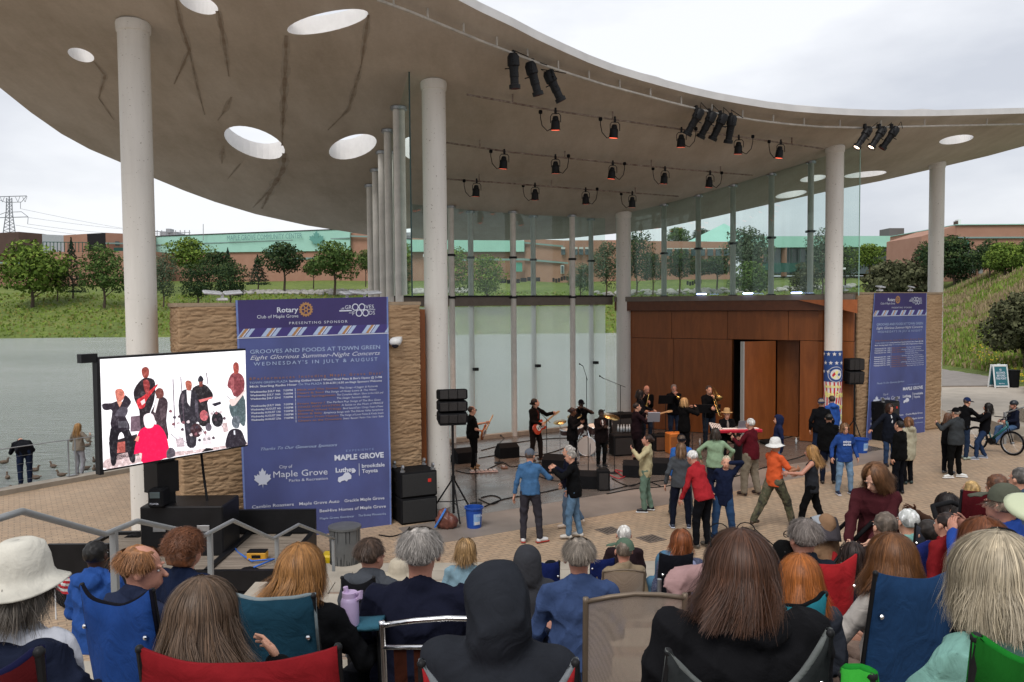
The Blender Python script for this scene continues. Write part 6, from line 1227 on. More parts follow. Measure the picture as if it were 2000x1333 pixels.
stand('blonde person in a black leather coat turned toward the trumpeter', 1336, 893, 60, 777, hair='bob', hairc='b08c5e', top='0f0f11', topkind='coat', hem=-.2, trousers='121215', hands=[(.08, .28, .02), (.02, .3, .04)], group=BAND, hn=500, skin='light', curl=1.2)
g = stand('trombonist in a black shirt and jeans in front of the wood wall', 1384, 876, 172, 752, hair='short', hairc='3a2c26', top='101013', topkind='shirt', trousers='232e3c', hands=[(.12, .26, .0), (-.1, .34, -.26)], group=BAND, head=(-5, -4), curl=1.2)
m = g['hd'](0, .10, -.07); horn(g, 'trombone', 'long brass trombone with slide pointing down', 'trombone', [m, m+[-.02, .2, -.20], m+[-.05, .55, -.62], m+[-.09, .56, -.64], m+[-.07, .12, -.08], m+[-.07, -.05, .18], m+[-.11, -.02, .16]], [.008]*7, (m+[-.11, -.02, .16], m+[-.16, .3, -.13], .012, .105))
P = G(1419, 896); person('keyboard player in a straw hat and black jacket seated at a red keyboard', P, 176, sit=True, pelvis=.62, H=1.78, hair='short', hairc='2a1c14', top='121114', topkind='jacket', under='8a8078', trousers='121115', skin='light', hat='fedora', hatc='b09060', hands=[(.02, .36, -.26), (-.05, .38, -.26)], group=BAND, feet=[(-.2, .35, .08), (.2, .4, .08)])
M_camo, n, p = node_mat('camouflage_cloth', .9); v = coords(n); n.links.new(ramp(n, noise(n, v, 5.5, 4, .6, .8), [(.38, (.018, .018, .014)), (.44, (.05, .045, .025)), (.52, (.07, .075, .04)), (.6, (.14, .11, .07)), (.68, (.05, .06, .035))]), p.inputs['Base Color'])
# dancers
stand('man in a denim blue shirt and grey cap dancing with his back turned', 1036, 1062, 8, 882, H=1.80, hair='short', hairc='5a4a40', top='3f6f9e', topkind='shirt', trousers='3c3a42', shoes='c9c9c9', shoe2='a03020', hat='cap', hatc='5f6672', hands=[(-.12, .0, -.52), (.2, .34, -.26)], feet=[(-.14, .04, .075), (.17, .05, .09)], toes=[(-.2, .9), (.75, .55)], capturn=0, group=DAN, head=(18, 0), vox=.016, hem=-.04)
stand('grey haired man in a black jacket and jeans dancing toward the man in blue', 1122, 1052, -78, 892, H=1.72, hair='short', hairc='8d8780', top='111214', topkind='jacket', trousers='5f83a3', shoes='c0bcb4', hands=[(-.08, .34, -.02), (.02, .1, -.5)], feet=[(-.1, .1, .075), (.1, -.1, .075)], group=DAN, vox=.016, lean=(4, 0), fat=1.05)
stand('grey haired woman in a pale hooded vest behind the man in black', 1112, 1030, -95, 869, H=1.68, hair='bun', hairc='a09a94', top='15182a', topkind='jacket', hood='down', trousers='5a7088', shoes='c8b8a8', hands=[(-.05, .3, -.1), (0, .12, -.5)], feet=[(-.1, .1, .075), (.1, -.28, .13)], group=DAN)
stand('laughing woman in a cream jacket and sage trousers dancing alone', 1261, 1000, -78, 857, H=1.70, hair='bun', hairc='2c1c14', top='c7b98c', topkind='jacket', trousers='6e8a78', shoes='15171f', shoe2='d8d8d8', skin='red', hands=[(-.04, .30, .0), (.05, .22, -.2)], feet=[(-.09, .02, .075), (.12, -.12, .075)], group=DAN, vox=.016, lean=(-5, 0), head=(-4, 8), legw=1.02, hem=-.16, palm=((0, 1, 0), None))
stand('woman in a grey sweater with long light brown hair seen from behind', 1330, 1032, 6, 886, H=1.72, hair='long', hairlen=-.04, hairc='6b5038', top='4d5156', topkind='shirt', trousers='161b2c', shoes='2a3244', shoe2='b8bcc8', hands=[(-.14, .02, -.5), (.1, .05, -.5)], feet=[(-.17, 0, .075), (.16, .02, .075)], group=DAN, vox=.016, hn=600, fat=1.08)
stand('man in a bright blue jacket just beyond the grey sweater woman', 1331, 1008, 4, 868, H=1.74, hair='short', hairc='4a3a2e', top='1f66b8', topkind='jacket', trousers='3a4149', shoes='26262a', hat='cap', hatc='14141c', capturn=180, feet=[(-.22, 0, .075), (.2, 0, .075)], group=DAN, fat=1.1)
stand('white haired man in a red sweatshirt leaning forward', 1374, 1072, -40, 893, H=1.84, hair='short', hairc='c9c6c2', top='b01220', topkind='shirt', trousers='14151a', shoes='55504a', hands=[(-.1, .12, -.5), (.08, .12, -.52)], feet=[(-.1, .08, .075), (.1, -.02, .075)], lean=(20, 0), group=DAN, vox=.016, skin='red', fat=1.08, hem=-.1)
stand('grey blonde woman in a navy top with her hand on her head', 1412, 1060, -165, 906, H=1.66, hair='short', hairc='b5a68e', top='18213c', topkind='shirt', trousers='28486f', shoes='8090a0', hands=[(.1, .08, .22), (.08, .1, -.42)], elbow=[(-1, .1, .6), (.4, -.8, -.3)], feet=[(-.2, 0, .075), (.17, .1, .075)], lean=(0, -5), group=DAN, vox=.016, shw=.95, hem=-.2)
stand('woman in a pale mint sweater with dark hair seen from behind', 1397, 984, 5, 846, H=1.7, hair='bob', hairc='33281f', top='93b08c', topkind='shirt', trousers='1a2036', hands=[(-.15, .1, -.38), (.15, .1, -.38)], elbow=[(-1, -.4, -.2), (1, -.4, -.2)], group=DAN, fat=1.15, vox=.018)
stand('white haired man in a dark red shirt and khaki trousers holding an instrument', 1466, 968, -42, 812, H=1.82, hair='short', hairc='c4c1bc', top='5c0f1c', topkind='shirt', trousers='867a68', shoes='2a1a18', hands=[(-.02, .32, -.14), (0, .3, -.2)], feet=[(-.17, .06, .075), (.12, -.12, .075)], group=DAN, vox=.016, fat=1.15, belly=.03, legw=1.25, hem=-.12, skin='red')
stand('person in a navy hooded sweatshirt walking left across the stage edge', 1520, 931, -82, 817, H=1.6, hair='short', hairc='2a1c14', top='1b2547', topkind='hoodie', hood='up', trousers='6f93b8', shoes='303030', hands=[(.0, .1, -.45), (.05, .1, -.45)], feet=[(-.06, .12, .075), (.06, -.16, .1)], group=DAN, hem=-.28)
stand('dancing man in orange tee shirt, white sun hat, camouflage trousers', 1512, 1034, 62, 863, H=1.80, hair='short', hairc='8c857c', top='ea5a0c', topkind='shirt', sleeve='short', trousers=M_camo, legw=1.15, shoes='3b2e22', hat='sun', hatc='e8e7e2', hands=[(.12, .42, -.26), (.06, .36, -.24)], feet=[(-.22, -.36, .12), (.16, .34, .075)], group=DAN, vox=.015, skin='tan')

stand('blonde woman in a grey tank top and black leggings dancing hand in hand', 1585, 1040, -66, 890, H=1.72, hair='long', hairlen=.10, hairc='a07848', top='2b2d33', topkind='tank', sleeve='none', trousers='0e0e12', shoes='1a1a1e', hands=[(-.1, .42, -.20), (.02, .28, -.30)], feet=[(-.12, .22, .075), (.1, -.26, .12)], group=DAN, vox=.015, skin='red', wind=(0, -.1), hn=900, hem=-.14)
stand('man in a black jacket and navy cap near the flag column', 1603, 905, 18, 790, H=1.82, hair='short', hairc='77716a', top='121317', topkind='jacket', trousers='1c2a44', hat='cap', hatc='18234a', hands=[(-.1, .02, -.5), (.1, .14, -.42)], feet=[(-.18, -.05, .075), (.14, .12, .075)], group=DAN, fat=1.15, capturn=180)
stand('short haired man in a royal blue jacket beside the flag column', 1624, 893, -15, 790, H=1.8, hair='short', hairc='3a2c22', top='1d55ad', topkind='jacket', hood='down', trousers='222a3a', group=DAN)
stand('man in a black cap with a small white letter on his black jacket', 1618, 946, 14, 813, H=1.76, hair='short', hairc='2c2824', top='0e0e11', topkind='jacket', trousers='161d30', shoes='2d2823', hat='cap', hatc='0b0b0f', capturn=180, feet=[(-.14, 0, .075), (.13, .05, .075)], group=DAN, fat=1.12, vox=.018)
g = stand('woman in a blue hooded sweatshirt printed with white letters', 1648, 966, 176, 835, H=1.68, hair='bob', hairc='7b5a3e', top='1c4791', topkind='hoodie', hood='down', trousers='7395b5', shoes='16223c', shoe2='c8c8d0', hands=[(-.14, .04, -.48), (.16, .04, -.48)], feet=[(-.17, 0, .075), (.15, -.02, .075)], group=DAN, vox=.015, glasses=True, fat=1.06, hem=-.14, hn=500, wind=(.02, 0))
w = g['world']; 
for i, (sx, dz) in enumerate((('minne', .335), ('sota', .27))):
    a = w(g['up'](.105, .155, dz)); c2 = w(g['up'](-.105, .155, dz)); d = (c2-a)/np.linalg.norm(c2-a); v_, f_ = text_mesh(sx, .085, bold=.03); v_ = v_[:, :2]; wd_ = v_[:, 0].max(); off = (.205-.20*min(1, wd_/.2))/2
    P_ = [a+d*(x*.19/wd_+.008)*1.0+np.array([0, 0, y]) for x, y in v_]; fwd = np.cross(d, [0, 0, 1.]); fwd /= np.linalg.norm(fwd); fwd = fwd if fwd @ (CAM-a) > 0 else -fwd
    MB().add(np.array([q-fwd*((x/wd_-.5)**2*.06) for q, (x, y) in zip(P_, v_)]), f_).build('lettering', K_w, g['t'], world=True)
stand('woman in an open dark coat and white top with arms spread', 1736, 911, 172, 795, H=1.72, hair='bob', hairc='3a241a', top='171b26', topkind='coat', hem=-.3, trousers='2c4468', under='d0d0d4', skin='red', hands=[(-.42, .06, -.36), (.42, .06, -.36)], group=DAN, hn=300)
stand('dark haired man in a black jacket seen from behind below the right banner', 1756, 966, -35, 841, H=1.74, hair='bald_top', hairc='1c1715', top='0d0e10', topkind='jacket', trousers='10121a', group=DAN, fat=1.1, vox=.018)
stand('person in a cream hooded raincoat and black trousers below the right banner', 1773, 946, -22, 813, H=1.66, hair='bob', hairc='6e4a30', top='b4ad92', topkind='coat', hood='down', trousers='101116', shoes='20302e', group=DAN, hn=400, hem=-.32)
stand('man in a grey vest and black hat hugging his partner', 1866, 934, -20, 806, H=1.8, hair='short', hairc='8a8078', top='3c4043', topkind='jacket', trousers='0d0d10', shoes='d0d0cc', shoe2='e0e0e0', hat='cap', hatc='0f0f12', hands=[(-.12, .3, -.08), (.05, .3, -.1)], feet=[(-.16, 0, .075), (.15, .02, .075)], toes=[(-.9, .3), (.6, -.6)], group=DAN, glasses=True, fat=1.15, vox=.018)
stand('woman in black and grey sneakers dancing close behind the grey vest man', 1850, 926, 60, 822, H=1.6, hair='long', hairlen=.0, hairc='6a4a38', top='141418', topkind='shirt', trousers='121218', shoes='55585c', hands=[(.05, .3, .0), (0, .28, -.3)], group=DAN, hn=200)
stand('man in a blue cap and black jacket reaching out his arms to the right', 1880, 898, 70, 783, H=1.78, hair='short', hairc='4a3a30', top='0f1013', topkind='jacket', trousers='23344e', shoes='9aa59a', hat='cap', hatc='1a2c58', hands=[(0, .48, -.16), (0, .46, -.18)], lean=(10, 0), group=DAN)
stand('dark haired woman in black and jeans leaning back with both arms out', 1922, 897, -72, 789, H=1.68, hair='long', hairlen=.02, hairc='15110f', top='101014', topkind='jacket', trousers='253a5c', shoes='7a8290', shoe2='c0c0c8', hands=[(0, .46, -.14), (0, .46, -.16)], lean=(-8, 0), feet=[(-.16, .24, .075), (.16, -.06, .075)], pelvis=.88, group=DAN, hn=300, skin='red')
P = G(1980, 868); person('cyclist in a helmet seated on the concrete step beside the hand rail', P, -85, sit=True, pelvis=.58, H=1.75, hair='short', hairc='3a2c22', top='171d30', topkind='jacket', trousers='46648a', shoes='20242c', hat='helmet', hatc='22262e', hands=[(.05, .3, -.3), (0, .32, -.32)], feet=[(-.13, .62, .08), (.13, .52, .08)], skin='red')
# at the lake fence
stand('person in a black jacket and navy trousers bent over the lake fence', 50, 950, -38, None, H=1.72, hair='short', hairc='3a3028', top='14161c', topkind='jacket', trousers='1b2742', lean=(78, 0), head=(0, -50), hands=[(.05, .34, -.12), (-.02, .34, -.1)], group=None, vox=.018, fat=1.1)
stand('child with long blonde hair in a checked jacket at the lake fence', 155, 930, 15, 846, H=1.42, hair='long', hairlen=.12, hairc='9a7446', top='8d8274', topkind='coat', trousers='a5a5ae', shoes='b0a8a0', hands=[(-.05, .25, -.12), (.08, .25, -.1)], group=None, hn=500, hem=-.1)
# woman with the stroller, on the terrace
zf = floorz(7.6); P = AT(1724, 870, 7.6)
g = person('young woman with long windblown hair in a maroon sweatshirt pushing a stroller', (P[0]+.02, 7.7, zf), -142, H=1.72, hair='long', hairlen=.0, hairc='6e4c32', top='4a1c22', topkind='hoodie', hood='down', trousers='8fa8c0', skin='fair', hands=[(.10, .40, -.32), (-.02, .38, -.36)], lean=(14, 0), head=(18, -18), group=None, vox=.012, hn=1800, wind=(.06, .0), foldamp=.008, curl=.9, fat=1.05, hem=-.16, capturn=0)
STROLL = g
# ================================================================ video screen, trailer, rails
M_tb = mat('black_trailer_steel', (.009, .009, .010), .45, var=.3, vs=3, spec=.2)
SL, SR = 12.0, 14.1
tl, tr_, bl, br = AT(195, 702, SL), AT(479, 685, SR), AT(195, 918, SL), AT(479, 869, SR)
sx = tr_-tl; sx[2] = 0; SWd = np.linalg.norm(sx); sx /= SWd; SH = ((tl[2]-bl[2])+(tr_[2]-br[2]))/2; zc = (tl[2]+bl[2]+tr_[2]+br[2])/4; so_ = np.array([tl[0], tl[1], zc-SH/2]); sn = np.array([sx[1], -sx[0], 0]); srot = np.c_[sx, -sn, [0, 0, 1]]
vs = thing('video_screen', 'large video screen showing the band live mounted on a black mast', 'screen', tuple(so_+sx*SWd/2))
b = MB(); b.box(so_+sx*SWd/2-sn*.09+[0, 0, SH/2], (SWd+.04, .14, SH+.06), srot); b.box(so_-sx*.13-sn*.1+[0, 0, SH+.02], (.24, .12, .13), srot); b.box(so_-sx*.01-sn*.08+[0, 0, SH/2-.06], (.06, .12, SH+.03), srot); b.build('housing', M_tb, vs, world=True)
def scrmat(col, em):
    k = ('scr', col, em)
    if k in _MC: return _MC[k]
    m, n, p = node_mat('screen_picture'); p.inputs['Base Color'].default_value = (0, 0, 0, 1); c = lin(col); v = coords(n); w_ = .5 if max(c) < .6 else .12; c_ = ramp(n, noise(n, v, 16, 6, .75, .5), [(.34, tuple(x*(1-w_) for x in c)), (.52, c), (.7, tuple(min(1, x*(1+w_*1.6)+.10*w_) for x in c))]); n.links.new(c_, p.inputs['Emission Color']); p.inputs['Emission Strength'].default_value = em; _MC[k] = m; return m
def smooth_poly(P):
    P = [np.array(q, float) for q in P]; n = len(P); o = []
    for i in range(n):
        a, b_, c, d = P[i-1], P[i], P[(i+1) % n], P[(i+2) % n]
        for t_ in (0, .33, .67): o.append(.5*((2*b_)+(c-a)*t_+(2*a-5*b_+4*c-d)*t_**2+(3*b_-a-3*c+d)*t_**3))
    return [tuple(q) for q in o]
def scr(poly, col, d, name='picture_shape', em=1.):
    m = scrmat(col, em); pl = [((x-195)/284., 1-(y-(702-(x-195)*.0599))/(216-(x-195)*.1127)) for x, y in poly]
    V = [so_+sx*SWd*np.clip(a, 0, 1)+np.array([0, 0, SH*np.clip(c_, 0, 1)])+sn*(.002+d*.0006) for a, c_ in pl]; return MB().add(V, [tuple(range(len(V)))]).build(name, m, vs, world=True)
scr([(195, 702), (479, 685), (479, 869), (195, 918)], 'f4f0f4', 0, 'display', 1.15)
Zs = lambda pts: [(x/3.92, y/3.92+660) for x, y in pts]
def fig(pts, col, d): scr(Zs(smooth_poly(pts) if len(pts) > 4 else pts), col, d, 'picture_figure', 1.15)
fig([(770, 940), (980, 870), (1230, 880), (1480, 860), (1870, 800), (1872, 822), (1500, 880), (1000, 965), (790, 1008)], 'c8b0b0', 1)
fig([(960, 605), (1025, 598), (1030, 720), (955, 722)], '6a5560', 1); fig([(805, 800), (1000, 740), (1010, 905), (820, 948)], '2a2024', 1); fig([(850, 805), (915, 795), (915, 880), (855, 885)], 'a05048', 2)
# singer with raised arm
fig([(772, 505), (830, 500), (870, 485), (905, 490), (925, 440), (965, 490), (940, 540), (915, 580), (950, 700), (825, 695), (835, 560), (800, 555), (775, 545)], '2a222c', 3); fig([(862, 400), (900, 392), (922, 430), (905, 480), (872, 488), (860, 440)], 'c07060', 4); fig([(865, 480), (905, 490), (885, 535)], 'c88a76', 4)
fig([(820, 695), (945, 700), (985, 930), (945, 945), (905, 740), (870, 760), (850, 960), (815, 955)], '15121a', 3)
# guitarist
fig([(990, 395), (1045, 320), (1100, 310), (1140, 345), (1130, 480), (1090, 600), (1085, 720), (1030, 720), (1020, 560), (988, 470)], '241c22', 3); fig([(1048, 240), (1075, 225), (1098, 245), (1092, 300), (1060, 310), (1046, 275)], '8a4038', 4); fig([(1005, 480), (1050, 450), (1135, 375), (1150, 360), (1155, 372), (1075, 480), (1060, 530), (1030, 548), (1010, 530)], 'c03038', 4); fig([(1030, 490), (1060, 470), (1065, 500), (1040, 520)], 'e8c8c8', 5)
# man in suit
fig([(1130, 520), (1150, 450), (1195, 455), (1230, 500), (1215, 640), (1225, 780), (1140, 760), (1140, 650), (1100, 590)], '3a2c32', 3); fig([(1140, 410), (1165, 388), (1195, 400), (1200, 450), (1160, 470), (1142, 440)], '6a3a34', 4); fig([(1145, 465), (1165, 470), (1135, 580), (1122, 570)], 'e8dcdc', 4)
# centre singer
fig([(1310, 520), (1330, 430), (1365, 400), (1430, 410), (1460, 450), (1475, 640), (1445, 660), (1440, 830), (1370, 835), (1350, 660), (1325, 655)], '2c2830', 4); fig([(1368, 345), (1395, 330), (1418, 350), (1412, 400), (1380, 405)], 'a05848', 5); fig([(1375, 405), (1412, 410), (1400, 530), (1380, 500)], 'ece4e6', 5)
# drummer
fig([(1418, 405), (1470, 365), (1530, 365), (1580, 420), (1585, 460), (1540, 500), (1560, 660), (1470, 670), (1460, 500)], '221c20', 3); fig([(1470, 315), (1490, 292), (1512, 315), (1508, 335), (1472, 340)], '1a1822', 5); fig([(1474, 338), (1508, 335), (1505, 375), (1480, 380)], '7a4038', 4)
fig([(1470, 480), (1580, 455), (1585, 468), (1480, 500)], 'd07070', 5); fig([(1575, 510), (1650, 490), (1655, 510), (1600, 530)], '282430', 5)
for cx, cy, r, c_ in ((1445, 715, 45, '3a2228'), (1620, 630, 48, '1c1a20'), (1510, 600, 34, 'b05a60'), (1545, 690, 26, '58505a')): fig([(cx+r*math.cos(a), cy+r*1.2*math.sin(a)) for a in np.linspace(0, 2*PI, 15)[:-1]], c_, 5)
for x0, y0, x1, y1 in ((1270, 320, 1275, 700), (1330, 300, 1345, 640), (1535, 270, 1545, 360), (1580, 560, 1680, 720), (1480, 690, 1540, 790), (1300, 760, 1370, 820), (1240, 740, 1340, 830), (1700, 445, 1790, 520)): fig([(x0, y0), (x0+7, y0), (x1+7, y1), (x1, y1)], '60505c', 4)
# right guitarist
fig([(1712, 370), (1740, 290), (1790, 265), (1845, 290), (1865, 350), (1840, 440), (1770, 450), (1745, 400)], '7a3a40', 3); fig([(1768, 205), (1790, 188), (1814, 205), (1812, 265), (1778, 280), (1766, 240)], '94443c', 4); fig([(1725, 475), (1800, 455), (1862, 400), (1868, 412), (1800, 490), (1770, 520), (1740, 520)], 'd8c0bc', 5); fig([(1730, 500), (1850, 440), (1868, 600), (1850, 680), (1800, 640), (1740, 600)], '4a585c', 3)
for pts, c_ in (([(895, 530), (940, 545), (925, 600), (880, 600), (850, 590)], '4c4650'), ([(870, 640), (930, 640), (945, 690), (870, 690)], '4a464e'), ([(1055, 330), (1090, 330), (1100, 380), (1080, 440), (1060, 400)], '8a3434'), ([(1165, 560), (1205, 520), (1215, 600), (1180, 640)], '54444a'), ([(1440, 470), (1465, 500), (1460, 620), (1440, 600)], '4a444e'), ([(1330, 450), (1360, 430), (1350, 520), (1330, 500)], '4a4048'), ([(1740, 310), (1770, 300), (1770, 420), (1740, 400)], '9a5458'), ([(1080, 720), (1150, 690), (1190, 740), (1170, 860), (1080, 900)], 'f03060'), ([(1500, 760), (1560, 740), (1570, 820), (1490, 830)], 'd8ccd0'), ([(1280, 780), (1340, 770), (1350, 840), (1290, 845)], 'b8a8ae'), ([(1660, 660), (1700, 650), (1710, 720), (1670, 730)], 'c0a8a8')): fig(pts, c_, 6)
for k in range(26): x_, y_ = 1240+(k*67) % 440, 560+(k*41) % 240; fig([(x_, y_), (x_+14, y_-6), (x_+20, y_+14), (x_+4, y_+18), (x_-6, y_+8)], ('7c5058', '504048', 'c8b8bc', '38303a')[k % 4], 6)
# audience silhouettes on the screen
fig([(975, 880), (1010, 730), (1070, 680), (1150, 670), (1200, 730), (1225, 830), (1215, 925), (1035, 965), (1030, 890), (985, 895)], 'd8104a', 7); fig([(1048, 610), (1080, 582), (1115, 590), (1130, 640), (1110, 690), (1060, 690)], 'e8d8dc', 8); fig([(980, 790), (1000, 755), (1015, 760), (1005, 800)], 'd89080', 8)
fig([(1690, 850), (1705, 740), (1750, 700), (1820, 710), (1855, 780), (1858, 822)], '28222c', 7); fig([(1740, 650), (1760, 605), (1800, 600), (1815, 630), (1800, 690), (1760, 690)], '5a6068', 8); fig([(1755, 715), (1768, 710), (1770, 745), (1757, 745)], 'd0d0d8', 9); fig([(1210, 880), (1235, 848), (1268, 862), (1272, 910), (1215, 930)], '504850', 8); fig([(1480, 885), (1520, 850), (1580, 855), (1575, 868)], '181418', 6)
mast = thing('screen_trailer', 'black steel trailer with wood deck carrying the screen mast', 'trailer', (-5.3, 13.1, 0))
mc = so_+sx*SWd*.46-sn*.4; b = MB(); b.box([mc[0], mc[1], (zc-SH/2+1.25)/2+.2], (.3, .3, zc-SH/2-.9), srot); b.box([mc[0], mc[1], zc], (.7, .25, 1.), srot); b.box([mc[0]+.0, mc[1], 1.75], (.38, .38, .5), srot); b.build('mast', M_tb, mast, world=True)
x0, x1, y0_, y1_ = -7.05, -3.5, 12.05, 14.2; b = MB()
for y in (y0_, y1_): b.box(((x0+x1)/2, y, .42), (x1-x0, .09, .3))
for x in (x0, x1, -5.9, -4.6): b.box((x, (y0_+y1_)/2, .42), (.09, y1_-y0_, .3))
b.box((x0+.6, 12.0, .75), (.9, .06, .5)); b.box((-4.2, 14.15, .75), (1.5, .08, .4)); b.build('frame', M_tb, mast, world=True)
M_plank = mat('weathered_planks', (.27, .225, .18), .85, col2=(.16, .13, .1), vs=5, stretch=(.4, 4, 1)); b = MB()
for k in range(10): b.box(((x0+x1)/2, y0_+.2+k*.2, .5), (x1-x0-.1, .185, .04))
b.build('plank', M_plank, mast, world=True); b = MB()
for x in (-6.6, -4.0):
    for y in (y0_+.1, y1_-.1): b.cyl((x, y-.12, .28), (x, y+.1, .28), .28, n=20)
b.build('wheel', M_blackm, mast, smooth=35, world=True)
bx = (AT(285, 1000, 13.1)+AT(442, 992, 13.1))/2; t = thing('equipment_case', 'large black equipment case on the trailer below the screen', 'case', (bx[0], 13.3, .52)); b = MB(); b.rbox((0, 0, .4), (1.32, .8, .8), .02); b.build('case', M_tb, t); b = MB(); b.rbox((-.35, -.41, .45), (.2, .02, .1), .005); b.rbox((.35, -.41, .45), (.2, .02, .1), .005); b.build('latch', M_steel, t)
P = AT(311, 985, 12.95); t = thing('power_unit', 'small black power unit standing on the case beside the mast', 'power unit', (P[0], 12.95, 1.32)); b = MB(); b.rbox((0, 0, .15), (.24, .3, .3), .03); b.build('housing', M_blackm, t); b = MB(); b.rbox((0, -.155, .21), (.16, .01, .1), .004); b.build('screen_window', M_win, t); lettering('lettering', 'POWER', (-.08, -.162, .06), (1, 0, 0), (0, 0, 1), .04, K_w, t, world=False)
t = thing('tool_box', 'small orange and black tool box on the trailer planks', 'tool box', tuple(AT(503, 1078, 12.7)*[1, 1, 0]+[0, 0, .53])); b = MB(); b.rbox((0, 0, .06), (.3, .16, .12), .015); b.build('box', mat('orange_plastic', (.55, .27, .02), .5), t); b = MB(); b.rbox((0, 0, .13), (.3, .16, .025), .01); b.box((0, -.082, .06), (.14, .004, .05)); b.build('lid', M_blackm, t)
tag(MB().tube([AT(445, 1052, 13.6), AT(465, 1068, 13.1)+[0, 0, -.1], [AT(500, 1088, 12.7)[0], 12.5, .56], [AT(540, 1085, 12.7)[0], 12.6, .56], [AT(500, 1105, 12.3)[0], 12.2, .56]], .014, 6).build('blue_cable', mat('blue_cable', (.04, .14, .5), .5, var=0), smooth=True), 'bright blue cable lying across the trailer planks', 'cable')
tag(MB().tube([AT(393, 885, 13.6), AT(398, 930, 13.6), AT(405, 980, 13.3), AT(404, 1010, 13.2), AT(412, 1045, 13.5)], .02, 6).build('black_cable', M_blackm, smooth=True), 'black cable hanging from the screen to the case', 'cable')
P = G(636, 1100, 0); t = thing('yellow_case', 'bright yellow tool case on the paving beside the litter bin', 'case', (-3.0, 13.6, 0)); b = MB(); b.rbox((0, 0, .17), (.45, .3, .34), .03); b.build('shell', mat('yellow_plastic', (.6, .42, .01), .45), t); b = MB(); b.box((0, -.155, .12), (.35, .01, .06)); b.tube([(-.08, 0, .34), (-.08, 0, .39), (.08, 0, .39), (.08, 0, .34)], .012, 6); b.build('handle', M_blackm, t)
# litter bin
P = G(675, 1128); t = thing('litter_bin', 'grey round litter bin with flat lid beside the hand rail', 'bin', (P[0], P[1], 0)); M_bin = mat('grey_bin_metal', (.16, .165, .165), .4, .5, var=.12); b = MB(); b.lathe([(.24, 0), (.25, .04), (.25, .62)], n=36); b.build('body', M_bin, t, smooth=35); b = MB(); b.lathe([(.25, .82), (.27, .83), (.27, .865), (.2, .88), (0, .885)], n=36); b.build('lid', M_bin, t, smooth=35); b = MB()
for a in np.arange(16)*PI/8: b.box((.24*math.cos(a), .24*math.sin(a), .72), (.05 if int(a*8/PI+.5) % 2 else .12, .012, .21), rotz(a+PI/2))
b.cyl((0, 0, .6), (0, 0, .64), .24, n=30); b.build('opening_post', M_bin, t); b = MB()
for k in range(26): a = -PI/2+(k-13)*.1; h_ = random.uniform(.15, .45); b.box((.252*math.cos(a), .252*math.sin(a), .05+h_/2), (.006, .004, h_), rotz(a+PI/2) @ eul(0, random.uniform(-.12, .12), 0))
b.build('reed_cutout', M_blackm, t)
# hand rails: sloped pipes with posts
M_rail = mat('grey_rail_paint', (.30, .31, .31), .4, .3, var=.06); XR = -2.75
hr = thing('hand_rail', 'grey zigzag hand rail with square posts along the left stair', 'hand rail', (XR, 6, 0)); prev = None
def RP(px, py): q = ray(px, py); tt = XR/q[0]; return CAM+q*tt
pr = [RP(-120, 1050), RP(43, 999), RP(205, 1044), RP(268, 1018), RP(400, 1046), RP(455, 1017), RP(533, 1053), RP(583, 1025), RP(652, 1052)]
MB().tube(pr, .020, 10).build('pipe', M_rail, hr, smooth=True, world=True); b = MB()
for q in (pr[2]+[0, .12, .02], pr[4]+[0, .12, .01], pr[6]+[0, .15, 0], pr[8]-[0, .05, 0]): b = MB(); zf = max(0, floorz(q[1])); b.box((q[0], q[1], (q[2]+zf)/2-.02), (.042, .042, q[2]-zf)); b.build('post', M_rail, hr, world=True)
hr2 = thing('hand_rail', 'grey hand rail at the right end of the plaza by the cyclist', 'hand rail', tuple(G(1962, 868))); P = G(1962, 868); q = np.array([P[0]+1.1, P[1]-.6, 1.5]); b = MB(); b.box((P[0], P[1], .5), (.07, .07, 1.0)); b.build('post', M_rail, hr2, world=True); MB().tube([P+[0, 0, .98], q], .026, 8).build('pipe', M_rail, hr2, smooth=True, world=True)
# concrete seat steps at the right end
b = MB(); P = G(1952, 858); q = G(2000, 905)
b.prism([(0, 0), (6, -2.0), (6, 3), (0.3, 1.6)], (P[0]+.1, P[1]-.2, 0), (1, 0, 0), (0, 1, 0), (0, 0, .46)); b.prism([(.9, .1), (6, -1.4), (6, 3), (1.1, 1.7)], (P[0]+.1, P[1]-.2, .46), (1, 0, 0), (0, 1, 0), (0, 0, .45)); b.prism([(.1, -1.1), (6, -3.4), (6, -2), (0, -.02)], (P[0]+.3, P[1]-.2, 0), (1, 0, 0), (0, 1, 0), (0, 0, .2)); tag(b.build('concrete_steps', M_terr), kind='structure')
t = thing('retaining_wall', 'low tan block wall at the far right behind the trash can', 'wall', tuple(G(1996, 762))); P = G(1990, 770); b = MB(); b.prism([(0, 0), (.5, -4), (6, -6), (6, 1), (1.7, 2.4)], (P[0]+.35, P[1], 0), (1, 0, 0), (0, 1, 0), (0, 0, .8)); b.build('blocks', brickmat('wall_blocks', (.36, .27, .18), (.3, .22, .15), (.18, .14, .1), .5, .2, ms=.015), t, world=True)
